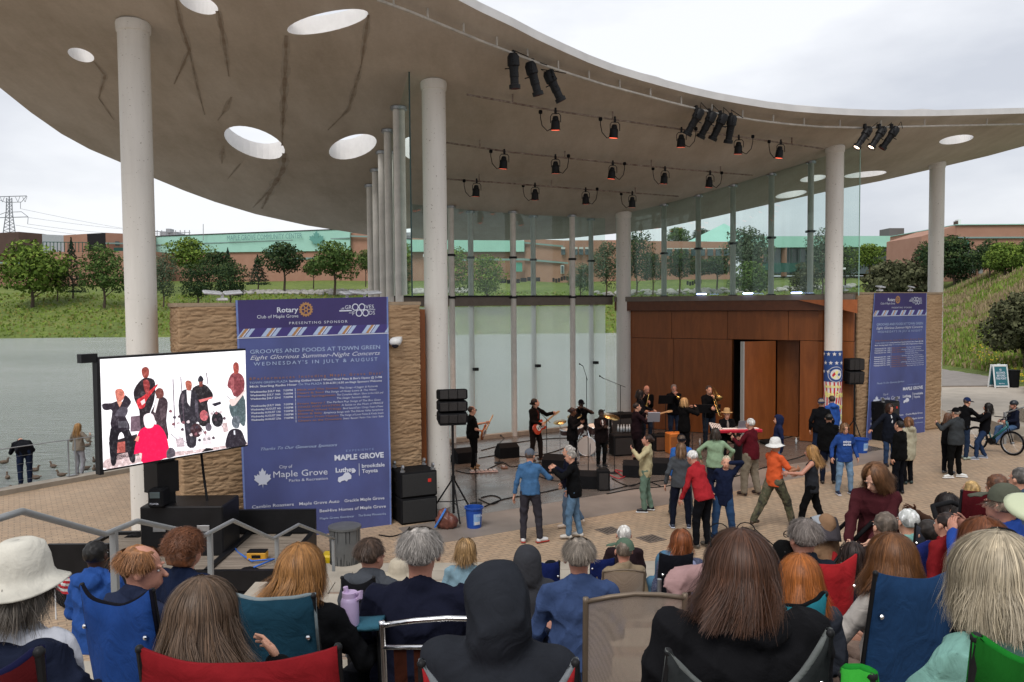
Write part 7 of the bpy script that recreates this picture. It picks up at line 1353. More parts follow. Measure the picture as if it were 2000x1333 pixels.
# A-frame sign and trash can
P = G(1950, 757); t = thing('sandwich_board', 'white framed sandwich board with a teal no alcohol notice', 'sign', tuple(P), R(4)); M_wpl = mat('white_plastic', (.72, .73, .74), .5, var=.03); M_tp = mat('teal_print', (.03, .15, .19), .6, var=.03)
for s_, nm in ((1, 'front'), (-1, 'rear')):
    ro = eul(-s_*-.17 if s_ < 0 else -.17, 0, 0); rr_ = eul(-.17*s_, 0, 0); oy = -.28*s_
    b = MB()
    for x in (-.36, .36): b.rbox(np.array([x, oy, 0])+rr_ @ np.array([0, 0, .6]), (.07, .05, 1.2), .012, rr_)
    b.rbox(np.array([0, oy, 0])+rr_ @ np.array([0, 0, 1.14]), (.76, .05, .1), .012, rr_); b.rbox(np.array([0, oy, 0])+rr_ @ np.array([0, 0, .08]), (.76, .05, .07), .012, rr_); b.build('frame', M_wpl, t)
    b = MB(); b.box(np.array([0, oy, 0])+rr_ @ np.array([0, 0, .6]), (.66, .03, .98), rr_); b.build('panel', M_tp, t)
rr_ = eul(-.17, 0, 0)
for s_, z, w_ in (('NO', .88, .12), ('ALCOHOL', .73, .5), ('BEYOND', .58, .46), ('THIS POINT', .43, .56), ('Maple Grove', .2, .3)): lettering('lettering', s_, np.array([-w_/2, -.28, 0])+rr_ @ np.array([0, -.018, z]), (1, 0, 0), rr_ @ np.array([0, 0, 1.]), .15 if z > .3 else .07, K_w, t, width=w_, world=False, bold=.03)
b = MB(); b.tube([(-.08, 0, 1.12), (-.06, 0, 1.2), (.06, 0, 1.2), (.08, 0, 1.12)], .02, 6); b.build('handle', M_wpl, t)
P = G(1979, 757); t = thing('trash_can', 'round black trash can beside the sandwich board', 'trash can', tuple(P)); b = MB(); b.lathe([(.24, 0), (.26, .1), (.29, .85), (.31, .87), (.31, .9), (.27, .9), (.22, .6)], n=24); b.build('body', M_blackm, t, smooth=35); b = MB(); b.lathe([(.1, .92), (.29, .905), (.31, .88)], n=24); b.build('rim', M_tb, t, smooth=True)
# bicycle
P = G(1940, 884); t = thing('bicycle', 'teal electric bicycle parked beside the seated cyclist', 'bicycle', tuple(P), R(-62)); M_teal2 = mat('teal_bike_paint', (.01, .12, .14), .3, var=0, coat=.4)
def ringp(c, r, th__, m, nm):
    b = MB(); b.tube([(c[0]+r*math.cos(a), c[1], c[2]+r*math.sin(a)) for a in np.linspace(0, 2*PI, 29)], th__, 8); return b.build(nm, m, t, smooth=True)
for c in ((-.52, 0, .35), (.55, 0, .35)):
    w1 = ringp(c, .33, .028, M_blackm, 'tyre'); ringp(c, .295, .012, M_steel, 'rim'); b = MB()
    for k in range(14): a = k*PI/7; b.cyl(c, (c[0]+.29*math.cos(a), 0, c[2]+.29*math.sin(a)), .0025, n=4)
    b.cyl((c[0], -.05, c[2]), (c[0], .05, c[2]), .035, n=10); b.build('spokes', M_steel, t)
b = MB(); b.tube([(.40, 0, .82), (-.06, 0, .38)], .042, 8); b.tube([(-.06, 0, .36), (-.22, 0, .85)], .022, 8); b.tube([(-.06, 0, .36), (-.52, 0, .35), (-.18, 0, .68)], .014, 6); b.tube([(.36, 0, .98), (.42, 0, .78)], .03, 8); b.build('frame', M_teal2, t, smooth=True)
b = MB(); b.tube([(.42, .05, .76), (.55, .05, .35)], .016, 6); b.tube([(.42, -.05, .76), (.55, -.05, .35)], .016, 6); b.tube([(.36, 0, .98), (.34, 0, 1.08), (.3, .3, 1.12), (.22, .33, 1.12)], .014, 6); b.tube([(.34, 0, 1.08), (.3, -.3, 1.12), (.22, -.33, 1.12)], .014, 6); b.build('handlebar', M_blackm, t, smooth=True)
b = MB(); b.ell((-.24, 0, .93), (.13, .07, .03)); b.cyl((-.22, 0, .84), (-.24, 0, .92), .014); b.build('saddle', M_blackm, t, smooth=True); b = MB(); b.cyl((-.06, -.08, .34), (-.06, .08, .34), .09, n=16); b.cyl((-.06, .09, .34), (.06, .09, .24), .012); b.rbox((.08, .12, .23), (.1, .08, .02), .006); b.build('crank', M_blackm, t)
# ================================================================ stage equipment
def sub_stack(px, py, Y, w, h, d, label, n=2, rz=None):
    P = AT(px, py, Y); t = thing('subwoofer_stack', label, 'speaker', (P[0], P[1], 0), AU-R(6) if rz is None else rz); hh = h/n
    for k in range(n):
        b = MB(); b.rbox((0, 0, hh*(k+.5)), (w, d, hh-.012), .02); c = b.build('cabinet', M_blackm, t); b = MB(); b.rbox((0, -d/2-.008, hh*(k+.5)), (w-.06, .016, hh-.08), .008); b.build('grille', mat('black_grille', (.02, .02, .02), .7, var=.3, vs=80, bump=.4, bs=300), t)
        b = MB(); b.rbox((-w/2-.004, .05, hh*(k+.6)), (.012, .16, .08), .004); b.build('handle', M_tb, t)
    b = MB(); b.box((w*.28, -d/2-.02, h-.2), (.07, .01, .07)); b.build('badge', mat('red_badge', (.6, .03, .02), .5, var=0), t)
    for sx_ in (-.42, .42):
        for sy in (-.4, .4): b = MB(); q = np.array([w*sx_, d*sy, h]); b.cyl(q, q+[0, 0, .03], .05, n=10); b.box(q+[0, .03, .06], (.05, .02, .08)); b.cyl(q+[-.02, 0, .1], q+[.02, 0, .1], .045, n=12); b.build('caster', M_steel, t)
sub_stack(809, 1000, 17.0, .78, 1.08, .7, 'tall black subwoofer stack with casters on top left of the stage'); sub_stack(1722, 850, 26.6, .85, 1.25, .7, 'black subwoofer stack in front of the right banner', rz=AU)
def line_array(px, ybase, ytop, ycab, label, k=2, w=.66, rz=0):
    P = G(px, ybase); t = thing('speaker_stand', label+' on a black tripod stand', 'speaker', tuple(P), rz); zt_ = AT(px, ycab, P[1])[2]; ztt = AT(px, ytop, P[1])[2]; b = MB(); b.cyl((0, 0, .1), (0, 0, zt_), .028, n=10); b.cyl((0, 0, .8), (0, 0, .9), .045, n=10); b.build('pole', M_black, t)
    for a in (.6, 2.7, 4.8): b = MB(); b.tube([(0, 0, .85), (.55*math.cos(a), .55*math.sin(a), .02)], .018, 6); b.cyl((0, 0, .35), (.33*math.cos(a), .33*math.sin(a), .33), .01); b.build('leg', M_black, t)
    h = (ztt-zt_)/k
    for i in range(k):
        z = zt_+h*(i+.5); ro = eul(.12-.10*i, 0, 0); b = MB(); b.rbox((0, .05, z), (w, .36, h-.02), .03, ro); b.build('cabinet', M_blackm, t); b = MB()
        for x in (-w*.3, 0, w*.3): b.rbox(np.array([x, .05, z])+ro @ np.array([0, -.185, 0]), (w*.28, .02, h-.06), .006, ro)
        b.build('grille', M_grille, t)
    b = MB(); b.rbox((0, .05, zt_-.02), (w*.9, .3, .05), .01); b.build('plate', M_tb, t); return t
line_array(886, 1012, 760, 826, 'stack of black speaker cabinets', 3, .62, .22); line_array(1668, 873, 700, 748, 'black speaker cabinet', 2, .52, .1)
def wedge(px, py, rz, label, w=.6, sc=1., amber=True):
    P = G(px, py); t = thing('monitor_wedge', label, 'stage monitor', tuple(P), R(rz), 'wedge monitors on the stage'); h, d = .42*sc, .5*sc; pl = [(-d/2, 0), (d/2, 0), (d/2, h*.35), (.0, h), (-d/2, h*.75)]; w *= sc
    b = MB(); b.prism(pl, (-w/2, 0, 0), (0, 1, 0), (0, 0, 1), (w, 0, 0)); b.build('cabinet', M_blackm, t); a = np.array([0, d/2, h*.35]); c = np.array([0, 0, h]); u = c-a; L_ = np.linalg.norm(u); u /= L_; nn = np.array([0, u[2], -u[1]]); b = MB(); b.box((a+c)/2+nn*.008, (w-.06, .014, L_-.05), np.c_[[1, 0, 0], nn, u]); b.build('grille', mat('brown_grille', (.075, .052, .04), .6, var=.25, vs=60, bump=.4, bs=250) if amber else M_grille, t)
M_ = [(906, 903, 28, 'wedge monitor beside the bass player legs'), (990, 893, 22, 'wedge monitor between the bass player and lead guitarist'), (1088, 922, -18, 'big wedge monitor in front of the singer in black leather'), (1152, 952, -8, 'wedge monitor beside the small upright black speaker'), (1240, 930, -12, 'wedge monitor left of the laughing woman in cream'), (1290, 925, -8, 'wedge monitor partly hidden by the laughing woman in cream')]
for x, y, r_, l in M_: wedge(x, y, r_, l, sc=1.15 if x == 1088 else 1.)
def box_amp(px, py, dims, m, label, cat='amplifier', rz=None, z=0, grille=None, trim=None):
    P = G(px, py, z); t = thing(label[1], label[0], cat, (P[0], P[1], z), AU*.4 if rz is None else rz); w, d, h = dims; b = MB(); b.rbox((0, 0, h/2), dims, .025); b.build('cabinet', m, t); b = MB(); b.rbox((0, -d/2-.006, h*.46), (w-.08, .014, h*.78), .006); b.build('grille', grille or M_grille, t); b = MB(); b.tube([(-.1, 0, h), (-.08, 0, h+.04), (.08, 0, h+.04), (.1, 0, h)], .012, 6); b.build('handle', M_blackm, t); return t
M_or = mat('orange_tolex', (.50, .16, .03), .5, var=.06); box_amp(1322, 885, (.62, .38, .62), M_or, ('orange guitar amplifier standing in the middle of the stage', 'guitar_amplifier'), grille=mat('orange_grille', (.30, .10, .025), .7, var=.2, vs=60))
box_amp(1178, 957, (.3, .3, .5), M_blackm, ('small upright black speaker on the paving at the stage front', 'small_speaker'), 'speaker', rz=0); box_amp(1212, 868, (.85, .5, 1.0), M_blackm, ('tall black amplifier cabinet behind the water bottles', 'amplifier_cabinet'), grille=mat('dark_speaker_cloth', (.04, .038, .038), .8)); box_amp(1222, 888, (.9, .5, .62), M_blackm, ('low black road case under the water bottles', 'road_case'), 'case'); box_amp(1290, 880, (.5, .4, .5), M_blackm, ('dark brown amplifier left of the orange one', 'amplifier'), grille=mat('brown_grille2', (.1, .05, .03), .8)); box_amp(1452, 905, (.4, .4, .55), M_blackm, ('black speaker box behind the man in the dark red shirt', 'speaker_box'), 'speaker')
box_amp(1505, 868, (.5, .5, .1), M_blackm, ('low black plate on the stage floor by the open door', 'floor_plate'), 'plate')
P = G(1218, 884); wb = thing('water_bottle', 'clear water bottle on the black road case, nearest the singer in a suit', 'bottle', (P[0]+.25, P[1]-.1, .64), 0, 'water bottles on the road case'); b = MB(); b.lathe([(0, 0), (.032, 0), (.033, .13), (.014, .18), (.014, .2)], n=10); b.build('body', mat('clear_plastic', (.55, .6, .62), .15, var=0), wb, smooth=True); b = MB(); b.cyl((0, 0, .195), (0, 0, .215), .016, n=8); b.build('cap', M_white, wb)
for k in range(5): tree_copy(wb, (P[0]+.17-.085*k, P[1]-.05-.06*(k % 2), .64), 0, 'clear water bottle on the black road case, %s in the cluster from the suited singer' % ['second', 'third', 'fourth', 'fifth', 'sixth'][k])
for x, y, l in ((1367, 870, 'clear water bottle on the stage floor by the trombonist'), (1555, 868, 'clear water bottle on the floor near the open stage doors')): tree_copy(wb, G(x, y), 0, l)
def mic_stand(px, py, h, label, boom=None, mic=True):
    P = G(px, py); t = thing('microphone_stand', label, 'microphone stand', tuple(P), 0, 'microphone stands on the stage'); b = MB(); b.cyl((0, 0, 0), (0, 0, .02), .14, n=16); b.build('base', M_black, t); b = MB(); b.cyl((0, 0, .02), (0, 0, h), .011, n=6); b.build('pole', M_black, t); e_ = np.array([0, 0, h])
    if boom: e_ = np.array(boom); s_ = np.array([0, 0, h]); MB().tube([s_-(e_-s_)*.3, e_], .009, 6).build('boom', M_black, t)
    if mic: d = np.array([-.1, .14, .06]); MB().tube([e_, e_+d*.8], .013, 8).ell(e_+d, (.026, .026, .03)).build('microphone', M_black, t, smooth=True)
mic_stand(1068, 905, 1.25, 'microphone stand with boom before the lead guitarist', (-.35, .1, 1.6)); mic_stand(975, 905, .55, 'short microphone stand beside the bass player', (.15, 0, .7)); mic_stand(930, 985, 1.15, 'thin microphone stand near the blue bucket', mic=False); mic_stand(1149, 935, 1.1, 'microphone stand beside the small upright speaker', mic=False); mic_stand(1200, 925, 1.0, 'microphone stand in front of the laughing singer', mic=False)
mic_stand(1212, 880, 2.0, 'tall overhead microphone stand behind the drums', (-.5, .1, 2.2)); mic_stand(1146, 862, 2.1, 'overhead microphone stand above the drummer', (-.1, .1, 2.45)); mic_stand(1352, 900, .8, 'low microphone stand by the orange amplifier', mic=False); mic_stand(1378, 868, 1.4, 'microphone stand before the trombonist', mic=False)
def music_stand(px, py, label, m, w=.5, h=1.15):
    P = G(px, py); t = thing('music_stand', label, 'music stand', tuple(P)); b = MB(); b.cyl((0, 0, 0), (0, 0, h), .012, n=6)
    for a in (0, 2.1, 4.2): b.cyl((0, 0, .25), (.25*math.cos(a), .25*math.sin(a), 0), .009, n=5)
    b.build('pole', M_black, t); b = MB(); b.rbox((0, 0, h+.12), (w, .02, .3), .008, eul(.35, 0, 0)); b.build('desk', m, t)
music_stand(1277, 912, 'stand with a silver laptop beside the singer in a suit', mat('silver_laptop', (.36, .36, .4), .35, .4, var=0), .34, 1.25); music_stand(1378, 880, 'wide black music stand in front of the trombonist', M_blackm, .9, 1.15); music_stand(1300, 872, 'black music stand beside the saxophonist', M_blackm, .45, 1.35)
P = G(1440, 900); t = thing('keyboard', 'long red stage keyboard on a black stand', 'keyboard', tuple(P), R(4)); b = MB(); b.rbox((0, 0, .86), (1.35, .34, .1), .02); b.build('body', mat('red_lacquer', (.40, .01, .03), .3, var=0, coat=.5), t); b = MB(); b.box((0, .03, .915), (1.2, .18, .012)); b.build('key', M_white, t); b = MB()
for x in (-.35, .35): b.tube([(x, -.2, 0), (-x*.6, .2, .8)], .016, 6); b.tube([(x, .2, 0), (-x*.6, -.2, .8)], .016, 6)
b.build('stand', M_black, t); t2 = thing('laptop', 'open grey laptop on the red keyboard', 'laptop', (P[0]+.15, P[1]+.1, .93), R(10)); b = MB(); b.rbox((0, 0, .01), (.32, .22, .018), .005); b.build('base', M_steel, t2); b = MB(); b.rbox((0, -.12, .11), (.32, .012, .21), .004, eul(.25, 0, 0)); b.build('lid', mat('grey_lid', (.16, .17, .19), .4, var=0), t2)
t2 = thing('mixer', 'small white mixer tilted at the left end of the keyboard', 'mixer', (P[0]-.62, P[1]-.05, .98), R(20)); b = MB(); b.rbox((0, 0, 0), (.36, .26, .05), .01, eul(.6, .2, 0)); b.build('case', mat('pale_mixer', (.5, .46, .43), .5), t2); b = MB()
for i in range(5):
    for j in range(3): b.cyl(eul(.6, .2, 0) @ np.array([-.14+.07*i, -.08+.07*j, .025]), eul(.6, .2, 0) @ np.array([-.14+.07*i, -.08+.07*j, .045]), .012, n=6)
b.build('knob', M_black, t2)
# drum kit
P = G(1143, 886); t = thing('drum_kit', 'drum kit with cymbals behind the two singers', 'drum kit', tuple(P)); M_dr = mat('dark_drum_shell', (.05, .03, .03), .25, var=.1, coat=.4); M_hd = mat('drum_head', (.55, .54, .52), .5, var=.03); M_cy = mat('cymbal_bronze', (.5, .36, .16), .25, .9, var=.1)
def drum(c, ax, r, d, nm='drum'): c = np.array(c, float); ax = np.array(ax, float)/np.linalg.norm(ax); b = MB(); b.cyl(c, c+ax*d, r, n=22); b.build('shell', M_dr, t, smooth=40); b = MB(); b.cyl(c+ax*(d+.001), c+ax*(d+.008), r*.97, n=22); b.build('drumhead', M_hd, t); b = MB(); b.tube([c+ax*d+frame(ax)[0]*r*math.cos(a)+frame(ax)[1]*r*math.sin(a) for a in np.linspace(0, 2*PI, 19)], .012, 5); b.build('hoop', M_chrome, t)
drum((0, -.1, .3), (0, -1, 0), .28, .4); drum((-.2, -.2, .66), (-.1, -.3, 1), .15, .2); drum((.2, -.2, .66), (.1, -.3, 1), .16, .22); drum((.55, .1, .42), (0, -.1, 1), .2, .34); drum((-.55, .15, .55), (0, -.05, 1), .18, .14)
for c, r in (((-.75, .1, .95), .2), ((.7, -.1, 1.15), .24), ((-.35, -.45, 1.2), .22), ((.85, .35, 1.05), .24)): b = MB(); b.lathe([(0, .02), (.04, .015), (r, -.012), (r, -.016), (0, .0)], c=c, n=22, rot=eul(.25, .15*np.sign(c[0]), 0)); b.build('cymbal', M_cy, t, smooth=True); b = MB(); b.cyl((c[0], c[1], 0), c, .012, n=6); b.build('cymbal_stand', M_chrome, t)
b = MB()
for k in range(9): a = k*.7; q = np.array([.5*math.cos(a)*(.6+.05*k), -.35+.2*math.sin(a), 0]); b.tube([q, q+[.1*math.cos(a), .05, .4], q*.6+[0, 0, .75]], .013, 5)
b.build('hardware', M_chrome, t)
# bucket pair, bag, cables, pedals
M_bk = mat('blue_bucket_plastic', (.015, .07, .34), .4, var=.05)
def bucket(px, py, r, h, label, rz=0.):
    P = G(px, py); t = thing('bucket', label, 'bucket', tuple(P), rz, 'blue collection buckets'); b = MB(); b.lathe([(0, 0.01), (r*.82, 0), (r, h), (r+.02, h), (r+.02, h-.03), (r+.005, h-.035)], n=28); b.lathe([(r-.01, h), (r*.82-.01, .02), (0, .02)], n=28); b.build('pail', M_bk, t, smooth=40); rows = [[(math.sin(a)*(r*.82+(r*.18)*z/h+.004), -math.cos(a)*(r*.82+(r*.18)*z/h+.004), z) for a in np.linspace(0.0, .95, 8)] for z in np.linspace(h*.18, h*.72, 4)]; b = MB(); b.grid(rows); b.build('label_sheet', mat('pale_blue_label', (.25, .42, .68), .5, var=0), t); rows = [[(math.sin(a)*(r*.82+(r*.18)*z/h+.007), -math.cos(a)*(r*.82+(r*.18)*z/h+.007), z) for a in np.linspace(0.1, .85, 8)] for z in np.linspace(h*.2, h*.34, 3)]; b = MB(); b.grid(rows); b.build('label_sheet', mat('label_white', (.6, .6, .62), .5, var=0), t); lettering('lettering', 'BEYOND THE', (.05, -r*1.0, h*.6), (.85, .35, 0), (0, 0, 1), .05, K_w, t, width=.14, world=False)
bucket(926, 1030, .175, .42, 'blue collection bucket with a label at the foot of the speaker stand'); bucket(1681, 884, .22, .42, 'blue collection bucket right of the woman in the printed sweatshirt')
P = G(872, 1032); t = thing('bag', 'brown plastic bag with a blue strap under the speaker stand', 'bag', tuple(P)); S_ = SDF(); S_.ell((0, 0, .14), (.24, .16, .17), k=.05); S_.ell((-.05, 0, .28), (.12, .1, .14), k=.05); S_.mesh(.02, 'sack', mat('brown_plastic_sack', (.14, .05, .035), .35, var=.3, bump=.6, bs=14), t, [((0, 0, .0), (0, 0, -1))], fold_noise(.012, 3.)); b = MB(); b.tube([(-.22, -.12, .05), (-.1, -.17, .25), (0, -.1, .42)], .02, 6); b.build('strap', mat('blue_strap', (.05, .2, .6), .5), t)
def cable(pts, label, r=.012, m=None, z=.016):
    Q = []; P = [G(*p, z) for p in pts]; n_ = len(P)
    for i in range(n_-1):
        a, b_, c, d = P[max(0, i-1)], P[i], P[i+1], P[min(n_-1, i+2)]
        for s_ in np.linspace(0, 1, 7, endpoint=False): Q.append(.5*((2*b_)+(c-a)*s_+(2*a-5*b_+4*c-d)*s_**2+(3*b_-a-3*c+d)*s_**3))
    Q.append(P[-1]); tag(MB().tube(Q, r, 6).build('cable', m or M_blackm, smooth=True), label, 'cable', 'cables on the stage floor')
cs = [([(940, 880), (990, 868), (1060, 858), (1130, 856), (1200, 860)], 'blue black cable curving behind the guitarists'), ([(935, 895), (985, 888), (1030, 892), (1080, 883), (1120, 868)], 'thin cable between the wedge monitors'), ([(890, 920), (930, 925), (980, 905), (1000, 912), (1040, 905), (1100, 905)], 'cable snaking in front of the bass player'), ([(946, 990), (985, 975), (1060, 962), (1120, 950), (1170, 955)], 'long cable from the blue bucket to the small upright speaker'), ([(935, 975), (960, 985), (978, 975), (962, 968), (940, 972)], 'cable loop beside the thin microphone stand'), ([(1190, 958), (1250, 945), (1330, 935), (1440, 928)], 'cable along the front edge of the stage to the right'), ([(1185, 965), (1240, 955), (1300, 950), (1360, 938)], 'second cable along the front edge of the stage'), ([(1380, 945), (1440, 930), (1520, 905), (1570, 890), (1600, 870)], 'long black cable running toward the open doors'), ([(1195, 935), (1230, 950), (1260, 940), (1290, 950)], 'tangled cable left of the laughing woman'), ([(740, 1045), (765, 1048), (790, 1040), (800, 1030)], 'short black cable at the corner of the large banner'), ([(1010, 915), (1050, 930), (1090, 940), (1140, 930)], 'cable around the lead guitarist pedals'), ([(1560, 850), (1500, 862), (1440, 865), (1400, 872)], 'cable along the foot of the wood wall')]
for p_, l in cs: cable(p_, l)
cable([(1190, 928), (1210, 935), (1225, 925), (1200, 918), (1215, 930)], 'red tangled cable beside the small upright speaker', .014, mat('red_cable', (.35, .02, .03), .5, var=0), .03)
for x, y, w_, col, l in ((945, 923, .75, (.36, .26, .24), 'pale pedal board at the feet of the bass player'), (985, 915, .18, (.15, .06, .03), 'small brown pedal right of the bass player feet'), (1060, 897, .3, (.05, .05, .055), 'black pedals behind the man in denim blue')):
    P = G(x, y); t = thing('effects_pedals', l, 'pedals', tuple(P), .15); b = MB(); b.rbox((0, 0, .02), (w_, .22, .03), .008); b.build('board', mat('pedal_%d' % x, col, .5), t); b = MB()
    for k in range(max(1, int(w_/.12))): b.rbox((-w_/2+.07+.12*k, 0, .055), (.075, .12, .05), .01); b.cyl((-w_/2+.07+.12*k, -.03, .08), (-w_/2+.07+.12*k, -.03, .095), .012)
    b.build('pedal', mat('pedal_white', (.45, .4, .38), .4, var=.3), t)

for k, (x, y) in enumerate(((1190, 1037), (1272, 1053))):
    P = G(x, y); t = thing('drain_cover', ['dark square drain cover in the paving left of the green cap man', 'dark square drain cover in the paving right of the white haired person'][k], 'drain cover', tuple(P), AU); b = MB(); b.box((0, 0, .003), (.42, .42, .014)); b.build('plate', mat('weathered_iron', (.16, .125, .10), .8, var=.25, vs=8), t)
    b = MB()
    for j in range(5): b.box((-.14+.07*j, 0, .011), (.02, .3, .004))
    b.build('slot', M_blackm, t)
# ================================================================ folding chairs
CH = 'folding chairs in the audience'
def camp_chair(label, TL, TR, Yl, Yr, seat, col, dip=.10, trim=None, slant=.14, arms=True, seatcol=None, panel=None, leftarm=None, logo=None):
    a, c = AT(*TL, Yl), AT(*TR, Yr); d = c-a; W_ = np.linalg.norm(d[:2]); x = np.array([d[0], d[1], 0])/W_; f = np.array([-x[1], x[0], 0]); m = (a+c)/2; zf = floorz(m[1]); t = thing('folding_chair', label, 'chair', (m[0], m[1], zf), 0, CH); fb = fabric(col)
    bl_, br_ = a+f*slant, c+f*slant; bl_[2] = br_[2] = seat-.02
    P = []; 
    for q in np.linspace(0, 1, 14):
        row = []
        for s in np.linspace(0, 1, 17):
            top = a*(1-s)+c*s; bot = bl_*(1-s)+br_*s; dz = dip*math.sin(PI*s)**.8*(1-q); p = top*(1-q)+bot*q-np.array([0, 0, dz]); p = p-f*(.07*math.sin(PI*s)*math.sin(PI*min(1, q*.9+.08))+.009*math.sin(s*11+q*6+W_*20)*math.sin(q*8+s*4)+.004*math.sin((s-q)*9+W_*40)); row.append(p)
        P.append(row)
    P = np.array(P); b = MB(); b.grid(P); o = b.build('backrest', fb, t, smooth=True, world=True); k = o.modifiers.new('thick', 'SOLIDIFY'); k.thickness = .012
    if trim: b = MB(); b.tube([P[0][0]+(P[3][0]-P[0][0])]+list(P[0])+[P[3][-1]], .011, 6); b.build('piping', fabric(trim), t, smooth=True, world=True)
    if panel:
        i0, i1, s0, s1, pc = panel; b = MB(); b.grid(P[i0:i1, s0:s1]-f*.012); b.build('panel', fabric(pc), t, smooth=True, world=True)
    b = MB(); b.grid([[bl_*(1-s)+br_*s+f*(q*.46)+np.array([0, 0, .06*q-.035*math.sin(PI*s)*math.sin(PI*q)]) for s in np.linspace(0, 1, 9)] for q in np.linspace(0, 1, 7)]); o = b.build('seat', fabric(seatcol or col), t, smooth=True, world=True); k = o.modifiers.new('thick', 'SOLIDIFY'); k.thickness = .012
    fl, fr = bl_+f*.46, br_+f*.46; gz = lambda p: np.array([p[0], p[1], zf+.02])
    for nm, p0, p1 in (('leg', a-[0, 0, .01], gz(bl_+f*.02)), ('leg', c-[0, 0, .01], gz(br_+f*.02)), ('leg', fl+[0, 0, .24], gz(fl)), ('leg', fr+[0, 0, .24], gz(fr))): b = MB(); b.cyl(p0, p1, .011, n=8); b.ell(p0, (.014, .014, .014), n=8, k=5); b.cyl(p1-[0, 0, .02], p1, .018, n=8); b.build(nm, M_black, t, smooth=40, world=True)
    b = MB()
    for p0, p1 in ((bl_, gz(br_)), (br_, gz(bl_)), (fl, gz(fr)), (fr, gz(fl)), (bl_, gz(fl)), (fl, gz(bl_)), (br_, gz(fr)), (fr, gz(br_))): b.cyl(p0, p1, .008, n=6)
    b.build('cross_brace', M_black, t, world=True)
    if arms:
        for k, (p0, p1) in enumerate(((bl_, fl), (br_, fr))):
            sd = -x if k == 0 else x; aa = p0+sd*.03+np.array([0, 0, .24]); bb_ = p1+sd*.03+np.array([0, 0, .25]); b = MB(); b.grid([[aa*(1-s)+bb_*s+sd*w+np.array([0, 0, -.02*math.sin(PI*s)]) for w in (-.04, .0, .04)] for s in np.linspace(-.15, 1.05, 8)]); o = b.build('armrest', fb if leftarm is None else fabric(leftarm), t, smooth=True, world=True); k2 = o.modifiers.new('thick', 'SOLIDIFY'); k2.thickness = .014
    for p in (P[2][1]-f*.02, P[2][-2]-f*.02): b = MB(); b.ell(p, (.012, .012, .012), n=8, k=5); b.build('rivet', M_chrome if trim != '777777' else M_black, t, world=True)
    return t, P, f, x
def sling_chair(label, TL, TR, Yl, Yr, seat, frame_, cloth, r=.014, rect=True):
    a, c = AT(*TL, Yl), AT(*TR, Yr); d = c-a; W_ = np.linalg.norm(d[:2]); x = np.array([d[0], d[1], 0])/W_; f = np.array([-x[1], x[0], 0]); m = (a+c)/2; zf = floorz(m[1]); t = thing('folding_chair', label, 'chair', (m[0], m[1], zf), 0, CH)
    bl_, br_ = a+f*.16, c+f*.16; bl_[2] = br_[2] = seat; g = np.array([0, 0, 1.])
    b = MB(); b.tube([bl_+f*.02-g*(seat-zf), bl_, a-x*.0, a+g*.02], r, 8); b.build('leg', frame_, t, smooth=True, world=True); b = MB(); b.tube([br_+f*.02-g*(seat-zf), br_, c, c+g*.02], r, 8); b.build('leg', frame_, t, smooth=True, world=True)
    for s_ in (bl_, br_): b = MB(); b.tube([s_, s_+f*.45+g*.03, s_+f*.5-g*(seat-zf)], r, 8); b.build('leg', frame_, t, smooth=True, world=True); b = MB(); b.tube([s_-f*.06+g*.22, s_+f*.2+g*.25, s_+f*.45+g*.23, s_+f*.47], r*.9, 8); b.build('armrest', frame_, t, smooth=True, world=True)
    b = MB(); b.tube([a+g*.0, a*.75+c*.25+g*.018, m+g*.026, a*.25+c*.75+g*.018, c], r*.9, 8); b.build('top_bar', frame_, t, smooth=True, world=True)
    return t, a, c, bl_, br_, x, f, g
M_mesh = glassmat('translucent_sling_mesh', (.8, .72, .64), .86, (.50, .40, .32), .5, (90, 90, 90))
def seated(label, hx, hy, Y, yaw, zs=0., **k):
    P = AT(hx, hy, Y); H = k.get('H', 1.72); s = H/1.75; tl_ = .82*s-(0 if k.get('hood') != 'up' else -.02)+(.03 if k.get('hat') else 0); ln = R(k.get('lean', (0, 0))[0]); zp = P[2]-tl_*math.cos(ln)-.012; zf = floorz(Y); yw = R(yaw); off = tl_*math.sin(ln)
    pv = max(.34, zp-zf); k.setdefault('feet', [(-.14, .46, .08), (.14, .46, .08)]); k.setdefault('hands', [(-.02, .24, -.40), (-.02, .24, -.40)])
    return person(label, (P[0]-math.sin(yw)*off, P[1]-math.cos(yw)*off, zp-pv), yaw, pelvis=pv, sit=True, group=AUD, **k)
# ---- foreground row
N = dict
g = seated('person in a cream felt sun hat with a navy coat over white fleece', 30, 1042, 2.9, 14, H=1.7, hair='long', hairlen=-.10, hairc='5d554c', top='c9ccd6', topkind='jacket', trousers='22283a', hat='brim', hatc='dcd7c8', vox=.010, hn=1500, fat=1.15, skin='red', foldamp=.007)
S_ = SDF(); up = g['up']; S_.cap(up(-.02, -.09, .45), up(.17, -.08, .43), .05, .06, .05); S_.cap(up(.17, -.06, .43), up(.30, -.02, .22), .075, .085, .05); S_.cap(up(.30, -.02, .22), up(.38, .05, -.02), .085, .10, .05); S_.cap(up(.10, -.13, .38), up(.2, -.12, .0), .04, .08, .06); S_.mesh(.011, 'coat', fabric('1c2338'), g['t'], (), fold_noise(.011, 5.1))
seated('man in a royal blue hooded sweatshirt with short black hair near the trailer', 184, 1046, 6.7, 8, H=1.8, hair='short', hairc='12100f', top='1c4f9c', topkind='hoodie', hood='down', trousers='1c2233', skin='dark', vox=.013, fat=1.1, foldamp=.008, hn=500)
seated('balding ginger haired man in profile wearing a slate blue jacket', 268, 1049, 4.3, 40, H=1.8, hair='fringe', hairc='8a5d38', top='27304a', topkind='jacket', hood='down', trousers='252c3c', skin='red', vox=.0095, head=(38, -4), hn=1800, fat=1.1)
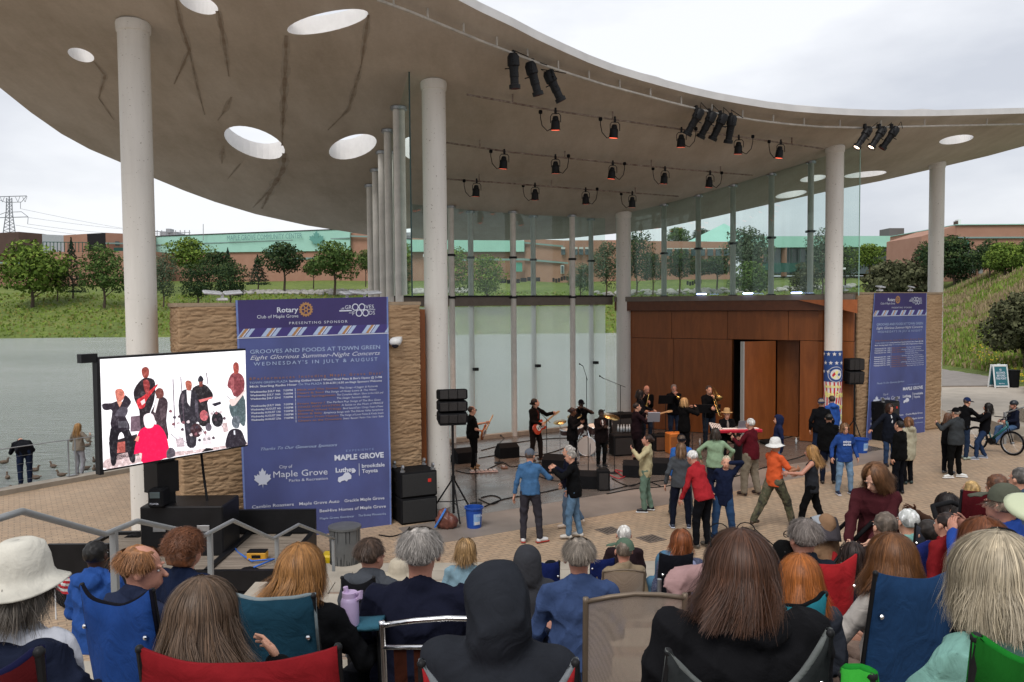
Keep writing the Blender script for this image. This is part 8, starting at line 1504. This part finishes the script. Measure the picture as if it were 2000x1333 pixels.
seated('person with curly brown hair in a navy jacket in front of the hand rail post', 358, 1026, 5.4, 22, H=1.72, hair='curly', hairc='6b4128', top='15203a', topkind='jacket', trousers='1c2233', vox=.012, head=(14, 0), hn=1400, skin='red')
seated('woman with long grey brown hair in a black jacket in the red chair', 392, 1113, 2.75, 12, H=1.68, hair='long', hairlen=-.02, hairc='5b4838', top='0d0e13', topkind='jacket', trousers='14151a', vox=.010, hn=3600, wind=(.07, 0), hands=[(-.02, .24, -.40), (-.02, .27, -.06)], elbow=[None, (.7, -.3, -.6)], foldamp=.008)
seated('woman with thick golden blonde hair in a black cardigan', 585, 1051, 3.85, 8, H=1.70, hair='long', hairlen=-.07, hairc='9a6c3c', top='111215', topkind='shirt', trousers='1b1c22', vox=.0105, hn=3200, fat=1.1, wind=(-.06, 0), hands=[(-.02, .24, -.40), (.1, .3, -.3)])
seated('man with short cropped hair in a grey hooded sweatshirt looking right', 722, 1042, 6.0, 16, H=1.78, hair='short', hairc='4b3a2f', top='4c5057', topkind='hoodie', hood='down', trousers='2a2c33', skin='red', vox=.012, head=(22, 0), hn=900)
seated('large man with balding grey hair in a dark navy sweater', 819, 1014, 4.1, 6, H=1.86, hair='bald_top', hairc='8b857f', top='1a1d30', topkind='shirt', trousers='16171f', skin='red', vox=.010, hn=2600, fat=1.4, shw=1.28, armw=1.2, foldamp=.008)
seated('woman with short blonde hair in a pale denim shirt', 909, 1046, 7.6, 2, H=1.62, hair='bob', hairc='94754e', top='7ea0b0', topkind='shirt', trousers='33415a', vox=.013, hn=1200)
seated('person in a black raincoat with the hood up in the centre foreground', 972, 1072, 2.75, 4, H=1.72, hood='up', top='2b2e35', topkind='coat', trousers='101116', vox=.0105, fat=1.32, shw=1.18, foldamp=.006)
seated('person in a light grey knitted hood and brown quilted jacket', 1030, 1054, 6.4, 6, H=1.68, hood='up', top='3c3d42', topkind='puffer', trousers='22242c', vox=.013)
seated('man with receding grey hair in a blue button up shirt', 1131, 1038, 5.25, -2, H=1.80, hair='bald_top', hairc='7d7368', top='3a507c', topkind='shirt', trousers='22283a', skin='red', vox=.0095, hn=2400, foldamp=.009, shw=1.2, fat=1.15)
seated('man in a faded green cap and beige shirt in a tan mesh chair', 1219, 1040, 8.3, -4, H=1.75, hair='short', hairc='6a5e52', top='978468', topkind='shirt', trousers='4a4a44', hat='cap', hatc='5d7460', vox=.013, capturn=-35, hn=400, skin='red')
seated('white haired person in a patterned dark jacket in front of the green cap man', 1219, 1019, 9.6, 0, H=1.74, hair='short', hairc='c2beb8', top='2b1e22', topkind='jacket', trousers='2a2c33', vox=.015, skin='red', hn=400)
M_dot, n, p = node_mat('dotted_navy_cloth', .85); v = coords(n, (38, 38, 38)); vo = n.nodes.new('ShaderNodeTexVoronoi'); vo.inputs['Randomness'].default_value = .3; n.links.new(v, vo.inputs['Vector']); n.links.new(ramp(n, vo.outputs['Distance'], [(.22, (.42, .43, .5)), (.3, (.022, .03, .075))]), p.inputs['Base Color'])
g = seated('woman with short reddish hair in a dotted navy jacket with a pale hood', 1331, 1028, 7.5, 4, H=1.66, hair='bob', hairc='7d4523', top=M_dot, topkind='jacket', trousers='2c3a55', vox=.0125, hn=1300)
S_ = SDF(); S_.ell(g['up'](0, -.11, .47), (.13, .06, .075), k=.03); S_.mesh(.012, 'hood', fabric('8f95b8'), g['t'], (), fold_noise(.008, 2.))
g = seated('woman with long straight brown hair in a black hooded sweatshirt with glasses on her head', 1448, 1019, 2.75, -4, H=1.76, hair='long', hairlen=-.07, hairc='4a2f20', top='19191c', topkind='hoodie', hood='down', trousers='101014', vox=.010, hn=4200, fat=1.45, shw=1.35, armw=1.25, wind=(-.05, 0), foldamp=.009)
b = MB(); hd = g['hd']
for q in (-1, 1): b.tube([hd(q*.045+.030*math.cos(a), .06+.01*math.sin(a), .116+.020*math.sin(a)) for a in np.linspace(0, 2*PI, 13)], .002, 5); b.tube([hd(q*.075, .06, .116), hd(q*.10, -.03, .09)], .002, 5)
b.build('glasses', M_blackm, g['t'])
seated('girl with straight ginger hair in a small teal chair', 1563, 1072, 3.75, 8, H=1.5, hair='long', hairlen=-.05, hairc='9c5a26', top='3a3f4a', topkind='shirt', trousers='23262e', vox=.0105, hn=2600)
seated('man with short grey hair and glasses in a dark navy jacket in the red chair', 1572, 1003, 5.5, -6, H=1.82, hair='short', hairc='756c66', top='1b222e', topkind='jacket', trousers='20242c', skin='red', glasses=True, vox=.0105, hn=1500, fat=1.15, head=(-14, 0))
seated('woman with wavy brown hair and a silver clip in a white sweater', 1745, 1031, 4.1, -24, H=1.70, hair='long', hairlen=-.06, hairc='6c4526', top='c4bcb4', topkind='shirt', trousers='9c8474', vox=.0105, hn=3000, wind=(-.08, 0), hands=[(-.1, .36, -.3), (-.02, .3, -.35)])
seated('person with tousled grey brown hair beneath the stroller woman', 1731, 990, 6.5, -10, H=1.74, hair='short', hairc='5c5147', top='15161c', topkind='jacket', trousers='1b1c22', vox=.013, hn=1200)
seated('white haired woman in a mint lace top', 1776, 985, 7.0, -12, H=1.62, hair='short', hairc='c6c8c4', top='7fb8ae', topkind='shirt', trousers='3c4a66', vox=.013, hn=900, fat=1.1)
seated('dark haired woman raising her hands to clap at the right', 1852, 956, 7.4, -38, H=1.66, hair='long', hairlen=-.02, hairc='1b1311', top='4a3326', topkind='jacket', trousers='1c1d24', skin='brown', vox=.013, hn=700, hands=[(.0, .36, .02), (-.04, .38, .06)], hem=0)
seated('man in a camouflage cap and blue jacket holding up a phone at the right', 1968, 926, 5.3, -34, H=1.80, hair='short', hairc='6a5a4c', top='1b48a0', topkind='jacket', trousers='20263a', hat='cap', hatc='5c5f50', vox=.0115, hn=500, skin='red', hands=[(.06, .28, -.02), (-.10, .28, -.02)], fat=1.15)
g = seated('woman with straight grey blonde hair in a pale aqua jacket at lower right', 1955, 1020, 2.2, -26, H=1.70, hair='long', hairlen=-.10, hairc='a3967f', top='7fb3a6', topkind='jacket', trousers='18181c', vox=.0095, hn=4200, fat=1.25, shw=1.1, armw=1.15, foldamp=.010, wind=(0, 0), hands=[(-.08, .34, -.34), (.0, .2, -.4)])
S_ = SDF(); up = g['up']; S_.cap(up(.05, -.13, .47), up(.2, -.05, .2), .018, .018, .01); S_.mesh(.01, 'strap', M_blackm, g['t'])
seated('person in a purple sleeve jacket with reddish brown hair at the right', 1925, 1000, 4.1, -20, H=1.68, hair='bob', hairc='6b3d22', top='5a1a66', topkind='jacket', trousers='46648a', vox=.012, hn=1200)
seated('person in a black knitted hat at the right behind the grey blonde woman', 1962, 1008, 3.9, -20, H=1.76, hair='short', hairc='2a211c', top='141418', topkind='jacket', trousers='1b1c22', hat='beanie', hatc='0e0f14', vox=.013, hn=200)
seated('small blonde head low in the audience near the phone man', 1899, 932, 8.4, -20, H=1.5, hair='short', hairc='a98a58', top='6a2024', topkind='jacket', trousers='23262e', vox=.015, hn=500)
seated('person in a maroon jacket left of the camouflage cap man', 1950, 920, 8.0, -20, H=1.66, hair='curly', hairc='5b3a26', top='4a141c', topkind='jacket', trousers='23262e', vox=.015, hn=300)
seated('person in a grey blue jacket at the right edge above the cap man', 1996, 905, 8.6, -24, H=1.78, hair='short', hairc='54504c', top='44586e', topkind='jacket', trousers='39506e', vox=.015, hn=300)
seated('person in a black hat low beside the man in the navy jacket', 1532, 1040, 5.6, 0, H=1.62, hair='short', hairc='1c1614', top='121218', topkind='jacket', trousers='181a20', hat='beanie', hatc='0b0b10', vox=.014, hn=0)
seated('person in a cream sun hat low in front of the large navy sweater man', 778, 1086, 6.6, 0, H=1.5, hair='short', hairc='8a7c6a', top='b9ac98', topkind='shirt', trousers='33343a', hat='sun', hatc='c9bca4', vox=.014, hn=0)
seated('person in a denim blue jacket low beside the red haired woman', 1300, 1068, 8.4, 6, H=1.66, hair='short', hairc='5a4636', top='4c7a98', topkind='jacket', hood='up', trousers='2c3a55', vox=.015, hn=0)
seated('person in a dark plum jacket low beside the wavy haired woman', 1668, 1050, 6.2, -8, H=1.66, hair='bob', hairc='2b1d18', top='1d1a26', topkind='jacket', trousers='20242c', vox=.014, hn=300)
seated('person in a grey jacket with dark hair low under the clapping woman', 1815, 1005, 6.6, -16, H=1.66, hair='short', hairc='2a2420', top='3b4048', topkind='jacket', trousers='20242c', vox=.014, hn=0)
seated('person in red with a black cap low left of the blue shirt man', 1076, 1084, 7.9, 6, H=1.6, hair='short', hairc='241a16', top='a0141e', topkind='jacket', trousers='27436a', hat='beanie', hatc='14151c', vox=.015, hn=0)
seated('person in a navy jacket at the front beside the man in the red sweatshirt', 1405, 1062, 8.2, 0, H=1.6, hair='short', hairc='6c5c4c', top='17306c', topkind='jacket', trousers='20283a', vox=.015, hn=0)
seated('dark haired person in a black jacket at the right between the maroon and cap people', 1880, 975, 6.6, -20, H=1.7, hair='short', hairc='1c1512', top='131318', topkind='jacket', trousers='20242c', vox=.014, hn=0)
# ---- chairs
camp_chair('dark red folding chair cut by the left picture edge with navy edging', (-130, 1330), (76, 1266), 1.75, 1.8, 2.75, '4a060c', .03, '14163a')
camp_chair('wide bright red folding chair holding the woman with long grey brown hair', (272, 1262), (660, 1258), 2.42, 2.42, 2.78, '8c0714', .05, panel=(6, 12, 6, 14, '6a040e'))
camp_chair('royal blue folding chair behind the balding ginger man', (160, 1140), (298, 1150), 3.98, 3.62, 1.95, '0c3f86', .09, '10101a')
camp_chair('dark teal folding chair with grey lower back of the blonde woman', (428, 1152), (612, 1160), 3.6, 3.5, 2.05, '153f52', .03, '7d8a8e', panel=(6, 13, 1, 16, '3b4648'), leftarm='2f6478')
camp_chair('narrow black folding chair of the man in grey', (668, 1126), (730, 1126), 5.55, 5.5, 1.55, '17171b', .05)
camp_chair('bright red folding chair with pale grey edging under the hooded person', (823, 1291), (1124, 1289), 2.38, 2.38, 2.8, 'a8101a', .2, '7d8286')
camp_chair('charcoal grey folding chair with pale edging of the brown haired woman', (1305, 1268), (1622, 1231), 2.36, 2.46, 2.75, '2e3132', .19, '6b6f6d', panel=(0, 13, 4, 7, '101112'))
camp_chair('small teal folding chair of the ginger haired girl', (1532, 1183), (1612, 1156), 3.45, 3.55, 2.1, '0c7686', .02, '0f1114')
camp_chair('red folding chair behind the man in the dark navy jacket', (1578, 1096), (1673, 1079), 4.75, 4.9, 1.75, 'b00a16', .04)
camp_chair('deep blue folding chair of the woman in the white sweater', (1710, 1116), (1884, 1096), 3.55, 3.95, 2.05, '173d66', .05, panel=(5, 13, 3, 15, '0e1116'))
camp_chair('green folding chair at the lower right picture edge', (1907, 1238), (2110, 1272), 1.75, 1.72, 2.9, '0e5a14', .04, '0a7a1e')
camp_chair('lime green folding chair of which one corner shows at the bottom', (1647, 1310), (1704, 1312), 2.0, 1.9, 2.75, '2fae2c', -.01, '0c8a22', arms=False)
camp_chair('dark red folding chair back beside the man with the phone', (1879, 957), (1961, 958), 5.8, 5.9, 1.5, '4d0710', .01)
camp_chair('small grey folding chair with a white emblem beside the mint top woman', (1789, 1022), (1826, 1022), 6.6, 6.6, 1.7, '3b3e48', .05)
camp_chair('blue folding chair with a rounded back below the mint top woman', (1786, 1072), (1829, 1068), 6.0, 6.1, 1.6, '1b2a72', -.06)
camp_chair('navy folding chair beside the person in the knitted hood', (1052, 1096), (1092, 1095), 7.3, 7.3, 1.3, '0f1f56', .02)
camp_chair('navy folding chair in front of the man in the blue shirt', (1154, 1089), (1200, 1089), 8.9, 8.9, .95, '0f1f56', .02)
camp_chair('black folding chair of the woman in the dotted jacket', (1290, 1080), (1352, 1080), 6.8, 6.85, 1.25, '14151c', .02)
t, a, c, bl_, br_, x, f, g = sling_chair('silver tube lawn chair with brown straps behind the large man', (746, 1222), (1000, 1216), 3.6, 3.6, 2.2, M_chrome, None, .014)
b = MB(); b.tube([a*.9+bl_*.1+[0, 0, -.02], (a*.9+bl_*.1+c*.9+br_*.1)/2+[0, 0, -.025], c*.9+br_*.1+[0, 0, -.02]], .011, 8); b.build('cross_bar', M_chrome, t, smooth=True, world=True); b = MB(); b.tube([a*.25+bl_*.75, c*.25+br_*.75], .011, 8); b.build('cross_bar', M_chrome, t, smooth=True, world=True)
for k in range(6): s0, s1 = .08+k*.155, .08+k*.155+.10; A_, B_ = a*.88+bl_*.12, c*.88+br_*.12; MB().grid([[A_*(1-s)+B_*s, (bl_*(1-s)+br_*s)] for s in (s0, s1)]).build('strap', fabric('4c2416'), t, world=True); MB().grid([[bl_*(1-s)+br_*s, (bl_*(1-s)+br_*s)+f*.45] for s in (s0, s1)]).build('strap', fabric('4c2416'), t, world=True)
for lab, TL, TR, Yl, st, fr in (('large empty tan mesh chair with a bronze frame in the foreground', (1144, 1176), (1338, 1168), 3.55, 2.0, None), ('small tan mesh chair with a dark bar behind the green cap man', (1178, 1118), (1259, 1118), 8.0, 1.35, None)):
    M_bz = mat('bronze_frame', (.16, .12, .085), .45, .3, var=.1); t, a, c, bl_, br_, x, f, g = sling_chair(lab, TL, TR, Yl, Yl, st, M_bz, None, .013 if Yl < 5 else .010)
    b = MB(); b.grid([[((a*(1-s)+c*s)*(1-q)+(bl_*(1-s)+br_*s)*q)-f*.05*math.sin(PI*q)*math.sin(PI*s) for s in np.linspace(.0, 1, 13)] for q in np.linspace(-.01, 1, 12)]); b.build('backrest', M_mesh, t, smooth=True, world=True); b = MB(); b.grid([[(bl_*(1-s)+br_*s)+f*.46*q-[0, 0, .03*math.sin(PI*s)] for s in np.linspace(.04, .96, 9)] for q in np.linspace(0, 1, 6)]); b.build('seat', M_mesh, t, smooth=True, world=True)
# pink blanket over a chair
P = AT(1352, 1102, 5.0); t = thing('pink_blanket', 'pale pink blanket heaped over a chair beside the dotted jacket woman', 'blanket', (P[0], P[1], floorz(5.))); z = P[2]-floorz(5.); S_ = SDF(); S_.cap((-.05, 0, z-.1), (.16, 0, z-.05), .08, .09, .05); S_.cap((-.1, 0, z-.15), (-.14, -.02, .35), .07, .06, .06); S_.cap((.12, 0, z-.12), (.1, -.02, .3), .10, .09, .06); S_.mesh(.014, 'cloth', fabric('b08a88'), t, (), fold_noise(.014, 4.)); b = MB()
for x in (-.2, .22): b.cyl((x, .1, 0), (x, .02, z-.1), .014, n=8)
b.build('chair_frame', M_steel, t)
# lavender bottle in the chair arm
P = AT(684, 1226, 3.9); t = thing('drink_bottle', 'lavender metal drink bottle with open spout lid in a chair arm holder', 'bottle', tuple(P)); M_lav = mat('lavender_coat', (.38, .30, .47), .4, var=.04); b = MB(); b.lathe([(0, 0), (.042, .0), (.044, .02), (.044, .13), (.036, .15), (.03, .155)], n=22); b.build('flask', M_lav, t, smooth=35); b = MB(); b.cyl((0, 0, .15), (0, 0, .175), .036, n=18); b.cyl((-.015, 0, .17), (-.02, 0, .2), .012, n=10); b.tube([(.035, 0, .165), (.06, -.02, .18), (.055, -.02, .155), (.035, -.01, .14)], .012, 8); b.build('lid', mat('lilac_plastic', (.45, .34, .52), .4, var=0), t, smooth=35)
t = thing('arm_tray', 'teal fabric arm tray with cup pocket holding the lavender bottle', 'tray', tuple(P-[0, 0, .02])); b = MB(); b.grid([[(-.2+.36*s, .02*math.sin(s*4)+.14*q-.05, .03*s*s+.01*math.sin(q*3)) for q in np.linspace(0, 1, 5)] for s in np.linspace(0, 1, 9)]); o = b.build('pad', fabric('2f6478'), t, smooth=True); k = o.modifiers.new('s', 'SOLIDIFY'); k.thickness = .02; b = MB(); b.lathe([(.055, .04), (.052, -.09), (0, -.1)], n=16); b.build('cup_pocket', fabric('12171c'), t, smooth=True); b = MB(); b.cyl((.13, .05, 0), (.14, .05, -.75), .011); b.build('leg', M_black, t)
# small flag
P = AT(108, 1165, 5.2); t = thing('small_flag', 'tiny stars and stripes flag on a stick at the left', 'flag', tuple(P)); b = MB(); b.cyl((0, 0, -.15), (0, 0, .17), .004, n=6); b.build('stick', M_white, t); fl = lambda s, q: (s*.085+.01*math.sin(q*6), .012*math.sin(s*7), .16-q*.12-s*.03)
for k in range(7): MB().grid([[fl(s, k/7), fl(s, (k+1)/7)] for s in np.linspace(0, 1, 6)]).build('stripe', K_red if k % 2 == 0 else K_white, t)
b = MB(); b.grid([[np.array(fl(s, 0))-[0, .002, 0], np.array(fl(s, .57))-[0, .002, 0]] for s in np.linspace(0, .45, 4)]); b.build('canton', K_navy, t)
# strollers
w = STROLL['world']; hL, hR = w(STROLL['wr'][0]), w(STROLL['wr'][1]); hm_ = (hL+hR)/2; zf = floorz(7.6)
def stroller(label, hc, d, hood, seatc, zf, child=None, open_=False):
    t = thing('stroller', label, 'stroller', (hc[0]+d[0]*.5, hc[1]+d[1]*.5, zf)); d = np.array([*d, 0.])/np.linalg.norm(d); s = np.array([-d[1], d[0], 0]); p = lambda a, b_, z: np.array([hc[0], hc[1], 0])+d*a+s*b_+np.array([0, 0, zf+z]); hz = hc[2]-zf
    b = MB(); b.tube([p(.3, -.22, hz-.28), p(.08, -.21, hz-.05), p(0, -.12, hz), p(0, .12, hz), p(.08, .21, hz-.05), p(.3, .22, hz-.28)], .02, 8); b.build('handle', M_blackm, t, smooth=True, world=True)
    b = MB()
    for q in (-.22, .22): b.tube([p(.3, q, hz-.28), p(.8, q, .22)], .014, 6); b.tube([p(.42, q, hz-.42), p(.12, q, .2)], .014, 6); b.tube([p(.45, q, .45), p(.9, q*.9, .55)], .014, 6)
    b.build('frame', M_tb if not open_ else M_steel, t, smooth=True, world=True)
    for a_, q in ((.12, -.26), (.12, .26), (.82, -.2), (.82, .2)): b = MB(); b.cyl(p(a_, q-.02, .12), p(a_, q+.02, .12), .12, n=18); b.cyl(p(a_, q-.025, .12), p(a_, q+.025, .12), .05, n=10, m=1); b.build('wheel', [M_blackm, M_steel], t, smooth=40, world=True)
    S_ = SDF(); o0 = p(.55, 0, 0)
    b = MB(); rows = []
    for i in range(9):
        th1 = -.2+i*.26; rows.append([p(.42+.30*math.cos(th1)*1.0, .2*math.sin(u), hz-.38+.30*math.sin(th1)*(.35+.65*math.cos(u)**2)+.05) for u in np.linspace(-1.4, 1.4, 11)])
    if not open_: b.grid(rows); o = b.build('canopy', fabric(hood), t, smooth=True, world=True); k = o.modifiers.new('s', 'SOLIDIFY'); k.thickness = .012; b = MB(); b.grid([[r[j] for j in range(3, 8)] for r in rows[5:8]]); o = b.build('canopy_window', fabric('9fa6ad'), t, smooth=True, world=True); o.location.z += .012
    b = MB(); b.grid([[p(.36+.1*q, x_, hz-.35-.4*q) for x_ in (-.18, -.06, .06, .18)] for q in np.linspace(0, 1, 5)]+[[p(.46+.35*q, x_, hz-.77+.03*q) for x_ in (-.18, -.06, .06, .18)] for q in np.linspace(.1, 1, 5)]); o = b.build('seat', fabric(seatc), t, smooth=True, world=True); k = o.modifiers.new('s', 'SOLIDIFY'); k.thickness = .03; return t, p
hc = AT(1703, 1003, 7.75); stroller('grey hooded stroller pushed by the young woman in maroon', hc, (-.85, .1), '4c474c', 'a01218', zf)
P = AT(1613, 1011, 7.75); person('small child in a tan knitted hood standing by the grey stroller', (P[0], P[1], zf), -20, H=P[2]-zf+.03, hood='up', hair='bald', top='9a7656', topkind='jacket', trousers='6a5a4a', vox=.013)
hc = AT(1840, 985, 6.3); stroller('open framed stroller with a red seat near the clapping woman', hc, (.5, -.85), '4c474c', '9c1420', floorz(6.3), open_=True)
P = AT(1850, 1040, 5.7); person('child in a red jacket sitting beside the open framed stroller', (P[0], P[1], floorz(5.7)-.0), -30, H=1.25, sit=True, pelvis=max(.3, P[2]-floorz(5.7)-.42), hair='short', hairc='2a1c16', top='8c0f18', topkind='puffer', trousers='1e3566', vox=.013, hn=200)
t = thing('frisbee', 'pale yellow disc held at the right edge of the audience', 'disc', tuple(AT(2016, 992, 4.0))); b = MB(); b.lathe([(0, .02), (.10, .018), (.125, .0), (.12, -.015)], n=24, rot=eul(.4, 0, 0)); b.build('disc', mat('pale_yellow', (.50, .54, .36), .5, var=.03), t, smooth=True)  # bare disc standing in for the brim of a hat
